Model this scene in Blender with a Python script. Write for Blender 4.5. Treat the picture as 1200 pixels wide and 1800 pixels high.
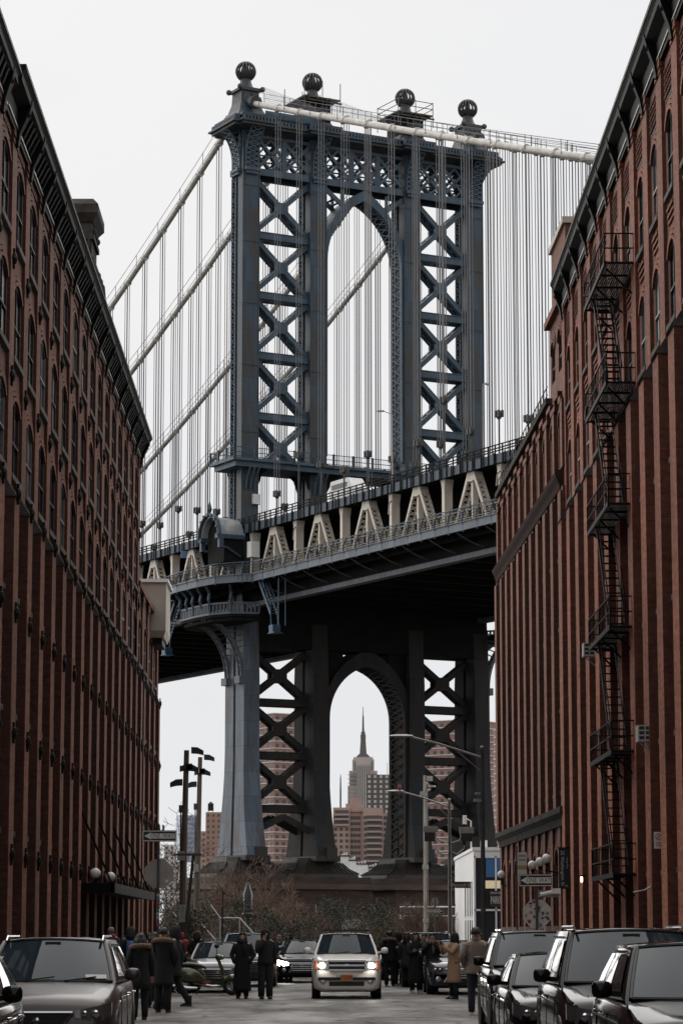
import bpy, bmesh, math, random
from mathutils import Vector, Matrix, Euler
R = math.radians
random.seed(7)
for o in list(bpy.data.objects):
    bpy.data.objects.remove(o, do_unlink=True)
sc = bpy.context.scene
col = sc.collection

# ---------------------------------------------------------------- camera
cam_d = bpy.data.cameras.new('camera')
cam_d.sensor_fit = 'VERTICAL'
cam_d.sensor_height = 36.0
cam_d.lens = 36.0 * 4800 / 1800
cam_d.clip_start = 0.5
cam_d.clip_end = 20000
cam = bpy.data.objects.new('camera', cam_d)
col.objects.link(cam)
PITCH = math.atan(740 / 4800)
YAW = math.atan(38 * math.cos(PITCH) / 4800)
cam.location = (0, 0, 1.7)
cam.rotation_euler = (math.pi / 2 + PITCH, 0, -YAW)
sc.camera = cam
sc.render.resolution_x, sc.render.resolution_y = 682, 1024

# ---------------------------------------------------------------- sky and sun (overcast, brightest over the river)
SUN_EL, SUN_AZ = 28.0, -9.0          # azimuth measured from the street axis (+Y), negative to the left
world = bpy.data.worlds.new('World')
sc.world = world
world.use_nodes = True
wn, wl = world.node_tree.nodes, world.node_tree.links
wn.clear()
sky = wn.new('ShaderNodeTexSky')
sky.sky_type = 'NISHITA'
sky.sun_disc = False
sky.sun_elevation = R(SUN_EL)
sky.sun_rotation = R(SUN_AZ)
sky.dust_density = 4.0
wtc = wn.new('ShaderNodeTexCoord')
wno = wn.new('ShaderNodeTexNoise')
wno.inputs['Scale'].default_value = 2.2
wno.inputs['Detail'].default_value = 5
wmap = wn.new('ShaderNodeMapping')
wmap.inputs['Scale'].default_value = (1, 1, 2.6)
wl.new(wtc.outputs['Generated'], wmap.inputs['Vector'])
wl.new(wmap.outputs['Vector'], wno.inputs['Vector'])
wr = wn.new('ShaderNodeValToRGB')
wr.color_ramp.elements[0].position = 0.27
wr.color_ramp.elements[0].color = (0.76, 0.785, 0.825, 1)
wr.color_ramp.elements[1].position = 0.56
wr.color_ramp.elements[1].color = (0.858, 0.866, 0.885, 1)
wl.new(wno.outputs['Fac'], wr.inputs['Fac'])
wsc = wn.new('ShaderNodeVectorMath')
wsc.operation = 'SCALE'
wsc.inputs['Scale'].default_value = 7.4
wl.new(wr.outputs['Color'], wsc.inputs[0])
wmix = wn.new('ShaderNodeMix')
wmix.data_type = 'RGBA'
wmix.inputs['Factor'].default_value = 0.99
wl.new(sky.outputs['Color'], wmix.inputs[6])
wl.new(wsc.outputs['Vector'], wmix.inputs[7])
bg = wn.new('ShaderNodeBackground')
bg.inputs['Strength'].default_value = 0.05
wl.new(wmix.outputs[2], bg.inputs['Color'])
wo = wn.new('ShaderNodeOutputWorld')
wl.new(bg.outputs['Background'], wo.inputs['Surface'])

sun_d = bpy.data.lights.new('sun', 'SUN')
sun_d.energy = 1.5
sun_d.angle = R(140)
sun_d.color = (1.0, 0.965, 0.92)
sun = bpy.data.objects.new('sun', sun_d)
col.objects.link(sun)
_el, _az = R(SUN_EL), R(SUN_AZ)
_dir = Vector((math.sin(_az) * math.cos(_el), math.cos(_az) * math.cos(_el), math.sin(_el)))
sun.rotation_euler = _dir.to_track_quat('Z', 'Y').to_euler()
sun.location = (0, 0, 200)

vs = sc.view_settings
vs.view_transform = 'Standard'
vs.look = 'None'
vs.exposure = 1.4
vs.gamma = 1.0
vs.use_curve_mapping = False
sc.cycles.max_bounces = 6
sc.cycles.diffuse_bounces = 3
sc.cycles.glossy_bounces = 3
sc.cycles.transmission_bounces = 4
sc.cycles.use_denoising = True

# ---------------------------------------------------------------- helpers
class MB:
    """collects geometry for ONE mesh"""
    def __init__(s):
        s.v, s.f = [], []
    def add(s, vs, fs):
        n = len(s.v)
        s.v += [tuple(p) for p in vs]
        s.f += [tuple(i + n for i in f) for f in fs]
        return s
    def box(s, x0, x1, y0, y1, z0, z1):
        return s.add([(x0, y0, z0), (x1, y0, z0), (x1, y1, z0), (x0, y1, z0),
                      (x0, y0, z1), (x1, y0, z1), (x1, y1, z1), (x0, y1, z1)],
                     [(0, 3, 2, 1), (4, 5, 6, 7), (0, 1, 5, 4), (1, 2, 6, 5), (2, 3, 7, 6), (3, 0, 4, 7)])
    def frustum(s, a, b):
        """a, b = (x0,x1,y0,y1,z)"""
        v = []
        for (x0, x1, y0, y1, z) in (a, b):
            v += [(x0, y0, z), (x1, y0, z), (x1, y1, z), (x0, y1, z)]
        return s.add(v, [(0, 3, 2, 1), (4, 5, 6, 7), (0, 1, 5, 4), (1, 2, 6, 5), (2, 3, 7, 6), (3, 0, 4, 7)])
    def beam(s, p, q, w, h, up=(0, 0, 1)):
        """rectangular bar from p to q; w sideways, h along up"""
        p, q = Vector(p), Vector(q)
        d = (q - p).normalized()
        up = Vector(up)
        if abs(d.dot(up)) > .995:
            up = Vector((0, 1, 0)) if abs(d.y) < .9 else Vector((1, 0, 0))
        a = d.cross(up).normalized() * (w / 2)
        b = a.cross(d).normalized() * (h / 2)
        vs = [p - a - b, p + a - b, p + a + b, p - a + b, q - a - b, q + a - b, q + a + b, q - a + b]
        return s.add(vs, [(0, 3, 2, 1), (4, 5, 6, 7), (0, 1, 5, 4), (1, 2, 6, 5), (2, 3, 7, 6), (3, 0, 4, 7)])
    def tube(s, pts, r, n=6, cap=True):
        pts = [Vector(p) for p in pts]
        rs = r if isinstance(r, (list, tuple)) else [r] * len(pts)
        base = len(s.v)
        prev = None
        for i, p in enumerate(pts):
            d = (pts[min(i + 1, len(pts) - 1)] - pts[max(i - 1, 0)])
            if d.length < 1e-9: d = Vector((0, 0, 1))
            d.normalize()
            if prev is None:
                a = d.orthogonal().normalized()
            else:
                a = (prev - d * prev.dot(d))
                a = a.normalized() if a.length > 1e-6 else d.orthogonal().normalized()
            prev = a
            b = d.cross(a)
            for k in range(n):
                t = 2 * math.pi * k / n
                s.v.append(tuple(p + (a * math.cos(t) + b * math.sin(t)) * rs[i]))
        for i in range(len(pts) - 1):
            for k in range(n):
                k2 = (k + 1) % n
                s.f.append((base + i * n + k, base + i * n + k2, base + (i + 1) * n + k2, base + (i + 1) * n + k))
        if cap:
            s.f.append(tuple(base + k for k in range(n))[::-1])
            s.f.append(tuple(base + (len(pts) - 1) * n + k for k in range(n)))
        return s
    def lathe(s, prof, n=16, c=(0, 0, 0), cap=True):
        base = len(s.v)
        for (r, z) in prof:
            for k in range(n):
                t = 2 * math.pi * k / n
                s.v.append((c[0] + r * math.cos(t), c[1] + r * math.sin(t), c[2] + z))
        for i in range(len(prof) - 1):
            for k in range(n):
                k2 = (k + 1) % n
                s.f.append((base + i * n + k, base + i * n + k2, base + (i + 1) * n + k2, base + (i + 1) * n + k))
        if cap:
            s.f.append(tuple(base + k for k in range(n))[::-1])
            s.f.append(tuple(base + (len(prof) - 1) * n + k for k in range(n)))
        return s
    def prism(s, poly, t0, t1, plane='xz'):
        """poly in plane coordinates, extruded along the third axis from t0 to t1"""
        def P(a, b, t):
            return {'xz': (a, t, b), 'yz': (t, a, b), 'xy': (a, b, t)}[plane]
        n = len(poly)
        vs = [P(a, b, t0) for a, b in poly] + [P(a, b, t1) for a, b in poly]
        fs = [tuple(range(n)), tuple(range(2 * n - 1, n - 1, -1))]
        fs += [(i, n + i, n + (i + 1) % n, (i + 1) % n) for i in range(n)]
        return s.add(vs, fs)
    def ball(s, c, r, n=10, m=6, sz=1.0):
        prof = [(max(1e-4, r * math.sin(math.pi * i / m)), -r * sz * math.cos(math.pi * i / m)) for i in range(m + 1)]
        return s.lathe(prof, n, c, cap=False)
    def loft(s, rings, close=True, caps=True):
        n = len(rings[0])
        base = len(s.v)
        for rg in rings:
            s.v += [tuple(p) for p in rg]
        for i in range(len(rings) - 1):
            for k in range(n if close else n - 1):
                k2 = (k + 1) % n
                s.f.append((base + i * n + k, base + i * n + k2, base + (i + 1) * n + k2, base + (i + 1) * n + k))
        if caps:
            s.f.append(tuple(base + k for k in range(n))[::-1])
            s.f.append(tuple(base + (len(rings) - 1) * n + k for k in range(n)))
        return s
    def xf(s, M):
        s.v = [tuple(M @ Vector(p)) for p in s.v]
        return s
    def mesh(s, name, mat, smooth=False, fix=True):
        me = bpy.data.meshes.new(name)
        me.from_pydata(s.v, [], s.f)
        if fix:
            bm = bmesh.new(); bm.from_mesh(me)
            bmesh.ops.recalc_face_normals(bm, faces=bm.faces)
            bm.to_mesh(me); bm.free()
        if mat is not None:
            me.materials.append(mat)
        if smooth:
            me.polygons.foreach_set('use_smooth', [True] * len(me.polygons))
            if smooth != 'all':
                me.set_sharp_from_angle(angle=R(float(smooth)) if smooth is not True else R(40))
        me.update()
        return me
    def build(s, name, mat, parent=None, smooth=False, loc=(0, 0, 0), rz=0, fix=True):
        return put(name, s.mesh(name, mat, smooth, fix), parent, loc, rz)

def put(name, me, parent=None, loc=(0, 0, 0), rz=0, scale=None):
    o = bpy.data.objects.new(name, me)
    col.objects.link(o)
    o.parent = parent
    o.location = loc
    if rz: o.rotation_euler = (0, 0, rz)
    if scale: o.scale = scale
    return o

def empty(name, loc=(0, 0, 0), rz=0, parent=None):
    o = bpy.data.objects.new(name, None)
    o.empty_display_size = .3
    col.objects.link(o)
    o.location = loc
    o.rotation_euler = (0, 0, rz)
    o.parent = parent
    return o

def tag(o, label=None, cat=None, group=None, kind=None):
    if label: o['label'] = label
    if cat: o['category'] = cat
    if group: o['group'] = group
    if kind: o['kind'] = kind
    return o

def copy_tree(o, parent=None):
    c = o.copy()
    col.objects.link(c)
    c.parent = parent
    for ch in list(o.children):
        copy_tree(ch, c)
    return c

def text(body, size, mat, parent, loc, rot, name='lettering', ext=.004, align='CENTER', sx=1.0):
    cu = bpy.data.curves.new(name, 'FONT')
    cu.body = body
    cu.size = size
    cu.extrude = ext
    cu.align_x = align
    cu.align_y = 'CENTER'
    cu.resolution_u = 2
    cu.materials.append(mat)
    t = bpy.data.objects.new(name, cu)
    col.objects.link(t)
    dg = bpy.context.evaluated_depsgraph_get()
    me = bpy.data.meshes.new_from_object(t.evaluated_get(dg))
    me.name = name
    bpy.data.objects.remove(t)
    bpy.data.curves.remove(cu)
    o = bpy.data.objects.new(name, me)
    col.objects.link(o)
    o.parent = parent
    o.location = loc
    o.rotation_euler = rot
    o.scale = (sx, 1, 1)
    return o

# ---------------------------------------------------------------- materials
def newmat(name):
    m = bpy.data.materials.new(name)
    m.use_nodes = True
    nt = m.node_tree
    b = nt.nodes['Principled BSDF']
    return m, nt, b

def mat(name, c, rough=.6, metal=0., var=.0, vscale=1.5, c2=None, stretch=(1, 1, 1), bump=0., bscale=30, coat=0., spec=.5, emit=None, es=0, lo=.35, hi=.7, detail=4, world=True):
    """plain surface with optional noise towards a second colour and fine bump"""
    m, nt, b = newmat(name)
    b.inputs['Base Color'].default_value = (*c, 1)
    b.inputs['Roughness'].default_value = rough
    b.inputs['Metallic'].default_value = metal
    b.inputs['Specular IOR Level'].default_value = spec
    b.inputs['Coat Weight'].default_value = coat
    b.inputs['Coat Roughness'].default_value = .04
    if emit:
        b.inputs['Emission Color'].default_value = (*emit, 1)
        b.inputs['Emission Strength'].default_value = es
    vec = None
    if c2 or var or bump:
        if world:
            g = nt.nodes.new('ShaderNodeNewGeometry'); src = g.outputs['Position']
        else:
            g = nt.nodes.new('ShaderNodeTexCoord'); src = g.outputs['Object']
        mp = nt.nodes.new('ShaderNodeMapping')
        mp.inputs['Scale'].default_value = stretch
        nt.links.new(src, mp.inputs['Vector'])
        vec = mp.outputs['Vector']
    if c2 or var:
        if not c2: c2 = tuple(x * (1 - var) for x in c)
        no = nt.nodes.new('ShaderNodeTexNoise')
        no.inputs['Scale'].default_value = vscale
        no.inputs['Detail'].default_value = detail
        no.inputs['Roughness'].default_value = .6
        nt.links.new(vec, no.inputs['Vector'])
        cr = nt.nodes.new('ShaderNodeValToRGB')
        cr.color_ramp.elements[0].position = lo
        cr.color_ramp.elements[0].color = (*c, 1)
        cr.color_ramp.elements[1].position = hi
        cr.color_ramp.elements[1].color = (*c2, 1)
        nt.links.new(no.outputs['Fac'], cr.inputs['Fac'])
        nt.links.new(cr.outputs['Color'], b.inputs['Base Color'])
    if bump:
        n2 = nt.nodes.new('ShaderNodeTexNoise')
        n2.inputs['Scale'].default_value = bscale
        n2.inputs['Detail'].default_value = 3
        nt.links.new(vec, n2.inputs['Vector'])
        bp = nt.nodes.new('ShaderNodeBump')
        bp.inputs['Strength'].default_value = bump
        bp.inputs['Distance'].default_value = .02
        nt.links.new(n2.outputs['Fac'], bp.inputs['Height'])
        nt.links.new(bp.outputs['Normal'], b.inputs['Normal'])
    return m

def brick_mat(name, c1, c2, mortar, stain=(.05, .03, .025), stain_amt=.55, sheen=.55):
    m, nt, b = newmat(name)
    N, Lk = nt.nodes, nt.links
    g = N.new('ShaderNodeNewGeometry')
    sp = N.new('ShaderNodeSeparateXYZ'); Lk.new(g.outputs['Position'], sp.inputs[0])
    ad = N.new('ShaderNodeMath'); ad.operation = 'ADD'
    Lk.new(sp.outputs['X'], ad.inputs[0]); Lk.new(sp.outputs['Y'], ad.inputs[1])
    cb = N.new('ShaderNodeCombineXYZ')
    Lk.new(ad.outputs[0], cb.inputs['X']); Lk.new(sp.outputs['Z'], cb.inputs['Y'])
    br = N.new('ShaderNodeTexBrick')
    br.inputs['Scale'].default_value = 1.0
    br.inputs['Brick Width'].default_value = .23
    br.inputs['Row Height'].default_value = .085
    br.inputs['Mortar Size'].default_value = .011
    br.inputs['Mortar Smooth'].default_value = .2
    br.inputs['Bias'].default_value = -.1
    br.inputs['Color1'].default_value = (*c1, 1)
    br.inputs['Color2'].default_value = (*c2, 1)
    br.inputs['Mortar'].default_value = (*mortar, 1)
    Lk.new(cb.outputs[0], br.inputs['Vector'])
    # broad weathering, drawn out vertically
    mp = N.new('ShaderNodeMapping'); mp.inputs['Scale'].default_value = (.5, .5, .12)
    Lk.new(g.outputs['Position'], mp.inputs['Vector'])
    n1 = N.new('ShaderNodeTexNoise'); n1.inputs['Scale'].default_value = 1.0; n1.inputs['Detail'].default_value = 6; n1.inputs['Roughness'].default_value = .65
    Lk.new(mp.outputs[0], n1.inputs['Vector'])
    r1 = N.new('ShaderNodeValToRGB')
    r1.color_ramp.elements[0].position = .42; r1.color_ramp.elements[0].color = (0, 0, 0, 1)
    r1.color_ramp.elements[1].position = .75; r1.color_ramp.elements[1].color = (stain_amt, stain_amt, stain_amt, 1)
    Lk.new(n1.outputs['Fac'], r1.inputs['Fac'])
    mx = N.new('ShaderNodeMix'); mx.data_type = 'RGBA'
    Lk.new(r1.outputs['Color'], mx.inputs['Factor'])
    Lk.new(br.outputs['Color'], mx.inputs[6]); mx.inputs[7].default_value = (*stain, 1)
    n2 = N.new('ShaderNodeTexNoise'); n2.inputs['Scale'].default_value = 5.0; n2.inputs['Detail'].default_value = 3
    Lk.new(cb.outputs[0], n2.inputs['Vector'])
    r2 = N.new('ShaderNodeMapRange'); r2.inputs['To Min'].default_value = .5; r2.inputs['To Max'].default_value = 1.5
    Lk.new(n2.outputs['Fac'], r2.inputs['Value'])
    ml = N.new('ShaderNodeMix'); ml.data_type = 'RGBA'; ml.blend_type = 'MULTIPLY'; ml.inputs['Factor'].default_value = 1
    Lk.new(mx.outputs[2], ml.inputs[6]); Lk.new(r2.outputs[0], ml.inputs[7])
    Lk.new(ml.outputs[2], b.inputs['Base Color'])
    n3 = N.new('ShaderNodeTexNoise'); n3.inputs['Scale'].default_value = .35; n3.inputs['Detail'].default_value = 8; n3.inputs['Roughness'].default_value = .7
    Lk.new(g.outputs['Position'], n3.inputs['Vector'])
    r4 = N.new('ShaderNodeMapRange'); r4.inputs['From Min'].default_value = .52; r4.inputs['From Max'].default_value = .72; r4.inputs['To Max'].default_value = .38
    Lk.new(n3.outputs['Fac'], r4.inputs['Value'])
    m4 = N.new('ShaderNodeMix'); m4.data_type = 'RGBA'
    Lk.new(r4.outputs[0], m4.inputs['Factor']); Lk.new(ml.outputs[2], m4.inputs[6]); m4.inputs[7].default_value = (*[x * 1.35 + .03 for x in c1], 1)
    Lk.new(m4.outputs[2], b.inputs['Base Color'])
    b.inputs['Roughness'].default_value = .7
    b.inputs['Specular IOR Level'].default_value = .12
    # dusty grazing sheen, broken up by the same grime and by the joints
    s1 = N.new('ShaderNodeMath'); s1.operation = 'SUBTRACT'; s1.inputs[0].default_value = 1.0; Lk.new(r1.outputs['Color'], s1.inputs[1])
    s2 = N.new('ShaderNodeMath'); s2.operation = 'MULTIPLY'; Lk.new(s1.outputs[0], s2.inputs[0]); Lk.new(r2.outputs[0], s2.inputs[1])
    n5 = N.new('ShaderNodeTexNoise'); n5.inputs['Scale'].default_value = 1.0; n5.inputs['Detail'].default_value = 4
    mp5 = N.new('ShaderNodeMapping'); mp5.inputs['Scale'].default_value = (2, 2, 9); Lk.new(g.outputs['Position'], mp5.inputs['Vector']); Lk.new(mp5.outputs[0], n5.inputs['Vector'])
    r5 = N.new('ShaderNodeMapRange'); r5.inputs['From Min'].default_value = .3; r5.inputs['From Max'].default_value = .7; r5.inputs['To Min'].default_value = .35 * sheen; r5.inputs['To Max'].default_value = 1.3 * sheen
    Lk.new(n5.outputs['Fac'], r5.inputs['Value'])
    s3 = N.new('ShaderNodeMath'); s3.operation = 'MULTIPLY'; Lk.new(s2.outputs[0], s3.inputs[0]); Lk.new(r5.outputs[0], s3.inputs[1])
    s4 = N.new('ShaderNodeMath'); s4.operation = 'MULTIPLY_ADD'; s4.inputs[1].default_value = -.45; Lk.new(br.outputs['Fac'], s4.inputs[0]); s4.inputs[2].default_value = 1.0
    s5 = N.new('ShaderNodeMath'); s5.operation = 'MULTIPLY'; Lk.new(s3.outputs[0], s5.inputs[0]); Lk.new(s4.outputs[0], s5.inputs[1])
    Lk.new(s5.outputs[0], b.inputs['Sheen Weight'])
    b.inputs['Sheen Roughness'].default_value = .45
    b.inputs['Sheen Tint'].default_value = (.85, .33, .20, 1)
    bp = N.new('ShaderNodeBump'); bp.inputs['Strength'].default_value = .9; bp.inputs['Distance'].default_value = .012; bp.invert = True
    Lk.new(br.outputs['Fac'], bp.inputs['Height']); Lk.new(bp.outputs['Normal'], b.inputs['Normal'])
    return m

def steel_mat(name, c, rust, panel=True, amt=.55, lo=.5, hi=.75, rough=.55):
    """painted riveted plate: slight panel to panel differences, rust-brown weathering drawn downwards"""
    m, nt, b = newmat(name)
    N, Lk = nt.nodes, nt.links
    g = N.new('ShaderNodeTexCoord')
    sp = N.new('ShaderNodeSeparateXYZ'); Lk.new(g.outputs['Object'], sp.inputs[0])
    ad = N.new('ShaderNodeMath'); ad.operation = 'ADD'
    Lk.new(sp.outputs['X'], ad.inputs[0]); Lk.new(sp.outputs['Y'], ad.inputs[1])
    cb = N.new('ShaderNodeCombineXYZ')
    Lk.new(ad.outputs[0], cb.inputs['X']); Lk.new(sp.outputs['Z'], cb.inputs['Y'])
    br = N.new('ShaderNodeTexBrick')
    br.inputs['Scale'].default_value = 1.0
    br.inputs['Brick Width'].default_value = 1.1
    br.inputs['Row Height'].default_value = 2.7
    br.inputs['Mortar Size'].default_value = .035 if panel else 0.
    br.inputs['Color1'].default_value = (*[x * 1.18 for x in c], 1)
    br.inputs['Color2'].default_value = (*[x * .82 for x in c], 1)
    br.inputs['Mortar'].default_value = (*[x * .55 for x in c], 1)
    Lk.new(cb.outputs[0], br.inputs['Vector'])
    mp = N.new('ShaderNodeMapping'); mp.inputs['Scale'].default_value = (.7, .7, .16)
    Lk.new(g.outputs['Object'], mp.inputs['Vector'])
    n1 = N.new('ShaderNodeTexNoise'); n1.inputs['Scale'].default_value = 1.0; n1.inputs['Detail'].default_value = 7; n1.inputs['Roughness'].default_value = .68
    Lk.new(mp.outputs[0], n1.inputs['Vector'])
    r1 = N.new('ShaderNodeValToRGB')
    r1.color_ramp.elements[0].position = lo; r1.color_ramp.elements[0].color = (0, 0, 0, 1)
    r1.color_ramp.elements[1].position = hi; r1.color_ramp.elements[1].color = (amt, amt, amt, 1)
    Lk.new(n1.outputs['Fac'], r1.inputs['Fac'])
    mx = N.new('ShaderNodeMix'); mx.data_type = 'RGBA'
    Lk.new(r1.outputs['Color'], mx.inputs['Factor']); Lk.new(br.outputs['Color'], mx.inputs[6]); mx.inputs[7].default_value = (*rust, 1)
    Lk.new(mx.outputs[2], b.inputs['Base Color'])
    b.inputs['Roughness'].default_value = rough
    n2 = N.new('ShaderNodeTexVoronoi'); n2.inputs['Scale'].default_value = 4.5
    Lk.new(g.outputs['Object'], n2.inputs['Vector'])
    r2 = N.new('ShaderNodeMapRange'); r2.inputs['From Max'].default_value = .12; r2.inputs['To Min'].default_value = 1; r2.inputs['To Max'].default_value = 0
    Lk.new(n2.outputs['Distance'], r2.inputs['Value'])
    bp = N.new('ShaderNodeBump'); bp.inputs['Strength'].default_value = .25; bp.inputs['Distance'].default_value = .03
    Lk.new(r2.outputs[0], bp.inputs['Height']); Lk.new(bp.outputs['Normal'], b.inputs['Normal'])
    return m

def asphalt_mat(name):
    m, nt, b = newmat(name)
    N, Lk = nt.nodes, nt.links
    g = N.new('ShaderNodeNewGeometry')
    def noise(scale, detail, stretch, rough=.6):
        mp = N.new('ShaderNodeMapping'); mp.inputs['Scale'].default_value = stretch
        Lk.new(g.outputs['Position'], mp.inputs['Vector'])
        n = N.new('ShaderNodeTexNoise'); n.inputs['Scale'].default_value = scale; n.inputs['Detail'].default_value = detail; n.inputs['Roughness'].default_value = rough
        Lk.new(mp.outputs[0], n.inputs['Vector'])
        return n.outputs['Fac']
    big = noise(1.5, 10, (.8, .55, 1), .8)
    cr = N.new('ShaderNodeValToRGB')
    e = cr.color_ramp.elements
    e[0].position = .38; e[0].color = (.045, .040, .035, 1)
    e[1].position = .63; e[1].color = (.16, .140, .120, 1)
    k = cr.color_ramp.elements.new(.5); k.color = (.085, .075, .065, 1)
    Lk.new(big, cr.inputs['Fac'])
    fine = noise(5, 6, (1, .6, 1), .75)
    r2 = N.new('ShaderNodeMapRange'); r2.inputs['To Min'].default_value = .35; r2.inputs['To Max'].default_value = 1.65
    Lk.new(fine, r2.inputs['Value'])
    ml = N.new('ShaderNodeMix'); ml.data_type = 'RGBA'; ml.blend_type = 'MULTIPLY'; ml.inputs['Factor'].default_value = 1
    Lk.new(cr.outputs['Color'], ml.inputs[6]); Lk.new(r2.outputs[0], ml.inputs[7])
    # tar seams and cracks across the lane
    w = N.new('ShaderNodeTexWave'); w.wave_type = 'BANDS'; w.bands_direction = 'Y'
    w.inputs['Scale'].default_value = .09; w.inputs['Distortion'].default_value = 9; w.inputs['Detail'].default_value = 4; w.inputs['Detail Scale'].default_value = .8
    Lk.new(g.outputs['Position'], w.inputs['Vector'])
    rw = N.new('ShaderNodeMapRange'); rw.inputs['From Min'].default_value = .955; rw.inputs['From Max'].default_value = 1.0; rw.inputs['To Max'].default_value = .75
    Lk.new(w.outputs['Fac'], rw.inputs['Value'])
    m2 = N.new('ShaderNodeMix'); m2.data_type = 'RGBA'
    Lk.new(rw.outputs[0], m2.inputs['Factor']); Lk.new(ml.outputs[2], m2.inputs[6]); m2.inputs[7].default_value = (.02, .019, .018, 1)
    Lk.new(m2.outputs[2], b.inputs['Base Color'])
    bt = N.new('ShaderNodeTexBrick'); bt.inputs['Scale'].default_value = 1.0
    bt.inputs['Brick Width'].default_value = 1.7; bt.inputs['Row Height'].default_value = 2.3; bt.inputs['Mortar Size'].default_value = .10; bt.inputs['Mortar Smooth'].default_value = .6
    bt.offset = .37
    wob = N.new('ShaderNodeTexNoise'); wob.inputs['Scale'].default_value = .6; wob.inputs['Detail'].default_value = 6
    Lk.new(g.outputs['Position'], wob.inputs['Vector'])
    va = N.new('ShaderNodeVectorMath'); va.operation = 'MULTIPLY_ADD'; va.inputs[1].default_value = (1.6, 1.6, 0)
    Lk.new(wob.outputs['Color'], va.inputs[0]); Lk.new(g.outputs['Position'], va.inputs[2]); Lk.new(va.outputs[0], bt.inputs['Vector'])
    brk = noise(.9, 5, (1, 1, 1), .7)
    rb = N.new('ShaderNodeMapRange'); rb.inputs['From Min'].default_value = .42; rb.inputs['From Max'].default_value = .58; rb.inputs['To Max'].default_value = .8
    Lk.new(brk, rb.inputs['Value'])
    mu = N.new('ShaderNodeMath'); mu.operation = 'MULTIPLY'; Lk.new(rb.outputs[0], mu.inputs[0]); Lk.new(bt.outputs['Fac'], mu.inputs[1])
    m5 = N.new('ShaderNodeMix'); m5.data_type = 'RGBA'
    Lk.new(mu.outputs[0], m5.inputs['Factor']); Lk.new(m2.outputs[2], m5.inputs[6]); m5.inputs[7].default_value = (.012, .010, .009, 1)
    Lk.new(m5.outputs[2], b.inputs['Base Color'])
    sp_ = N.new('ShaderNodeMapRange'); sp_.inputs['To Min'].default_value = .5; sp_.inputs['To Max'].default_value = .05
    Lk.new(mu.outputs[0], sp_.inputs['Value']); Lk.new(sp_.outputs[0], b.inputs['Specular IOR Level'])
    wet = noise(.5, 5, (1, .3, 1))
    r3 = N.new('ShaderNodeMapRange'); r3.inputs['From Min'].default_value = .35; r3.inputs['From Max'].default_value = .65; r3.inputs['To Min'].default_value = .38; r3.inputs['To Max'].default_value = .85
    Lk.new(wet, r3.inputs['Value']); Lk.new(r3.outputs[0], b.inputs['Roughness'])
    bp = N.new('ShaderNodeBump'); bp.inputs['Strength'].default_value = .35; bp.inputs['Distance'].default_value = .01
    Lk.new(fine, bp.inputs['Height']); Lk.new(bp.outputs['Normal'], b.inputs['Normal'])
    return m

M = {}
M['brick_l'] = brick_mat('brick_brown_red', (0.0931, 0.0355, 0.0243), (0.0572, 0.0212, 0.0156), (0.0562, 0.0372, 0.0298), stain_amt=.8, sheen=.31)
M['brick_r'] = brick_mat('brick_red', (0.1738, 0.0562, 0.0353), (0.1123, 0.0358, 0.0235), (0.0909, 0.0545, 0.0428), stain_amt=.75, sheen=.62)
M['brick_w'] = brick_mat('brick_dark_red', (0.1329, 0.051, 0.0355), (0.0819, 0.031, 0.0227), (0.0775, 0.0531, 0.0431), stain_amt=.75, sheen=.42)
M['stone'] = mat('sill_stone', (.17, .16, .145), .9, c2=(.08, .075, .07), vscale=2.5, spec=.08)
M['stone_d'] = mat('dark_stone', (.075, .068, .062), .9, c2=(.034, .031, .028), vscale=2., spec=.08)
M['iron'] = mat('black_iron', (.006, .006, .0065), .6, c2=(.011, .009, .008), vscale=3, spec=.08)
M['cornice'] = mat('black_painted_cornice', (.0055, .0057, .006), .6, c2=(.012, .012, .0115), vscale=2.2, lo=.55, hi=.8, spec=.06)
M['glass_d'] = mat('window_glass', (.006, .007, .008), .18, spec=.25)
M['frame_d'] = mat('window_frame_dark', (.012, .0125, .013), .6, spec=.25)
M['frame_l'] = mat('window_frame_grey', (.10, .10, .10), .5)
M['blue'] = steel_mat('bridge_blue_steel', (.040, .068, .094), (.052, .042, .033), amt=.95, lo=.42, hi=.6)
M['blue_b'] = steel_mat('bridge_blue_braces', (.060, .095, .128), (.036, .036, .036), panel=False, amt=.7)
M['blue_l'] = steel_mat('bridge_leg_lit', (.115, .148, .19), (.075, .054, .036), amt=.85, lo=.44, hi=.64)  # outer leg: paler copy of the steel, open-sky light put into the colour
M['blue_k'] = steel_mat('bridge_steel_shaded', (.020, .023, .027), (.044, .031, .021), amt=.9, lo=.42, hi=.64, rough=.8)  # under-deck shade put into the steel's colour, with rust-brown weathering over it
M['blue_v'] = mat('bridge_fresh_blue', (.028, .080, .14), .5, c2=(.025, .055, .085), vscale=1.)
M['blue_r'] = mat('railing_blue', (.045, .08, .115), .5, c2=(.025, .04, .055), vscale=1.2)
M['deckblue'] = steel_mat('deck_fascia_blue', (.035, .055, .08), (.02, .023, .027), panel=False)
M['fascia'] = steel_mat('walkway_girder', (.12, .14, .165), (.065, .065, .066), amt=.6)
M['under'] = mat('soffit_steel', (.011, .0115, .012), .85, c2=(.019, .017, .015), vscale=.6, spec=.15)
M['cream'] = steel_mat('cream_truss', (.60, .54, .46), (.27, .20, .145), panel=False, amt=.6, lo=.5, hi=.72)
M['cable'] = mat('cable_wrap', (.62, .59, .54), .55, c2=(.42, .39, .35), vscale=.8)
M['rope'] = mat('suspender_rope', (.12, .12, .125), .5, c2=(.07, .07, .074), vscale=.5)
M['socket'] = mat('rope_socket', (.045, .043, .042), .6, c2=(.09, .085, .08), vscale=2)
M['bell'] = mat('bell_base_iron', (.026, .029, .027), .6, c2=(.04, .025, .018), vscale=.8)
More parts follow.
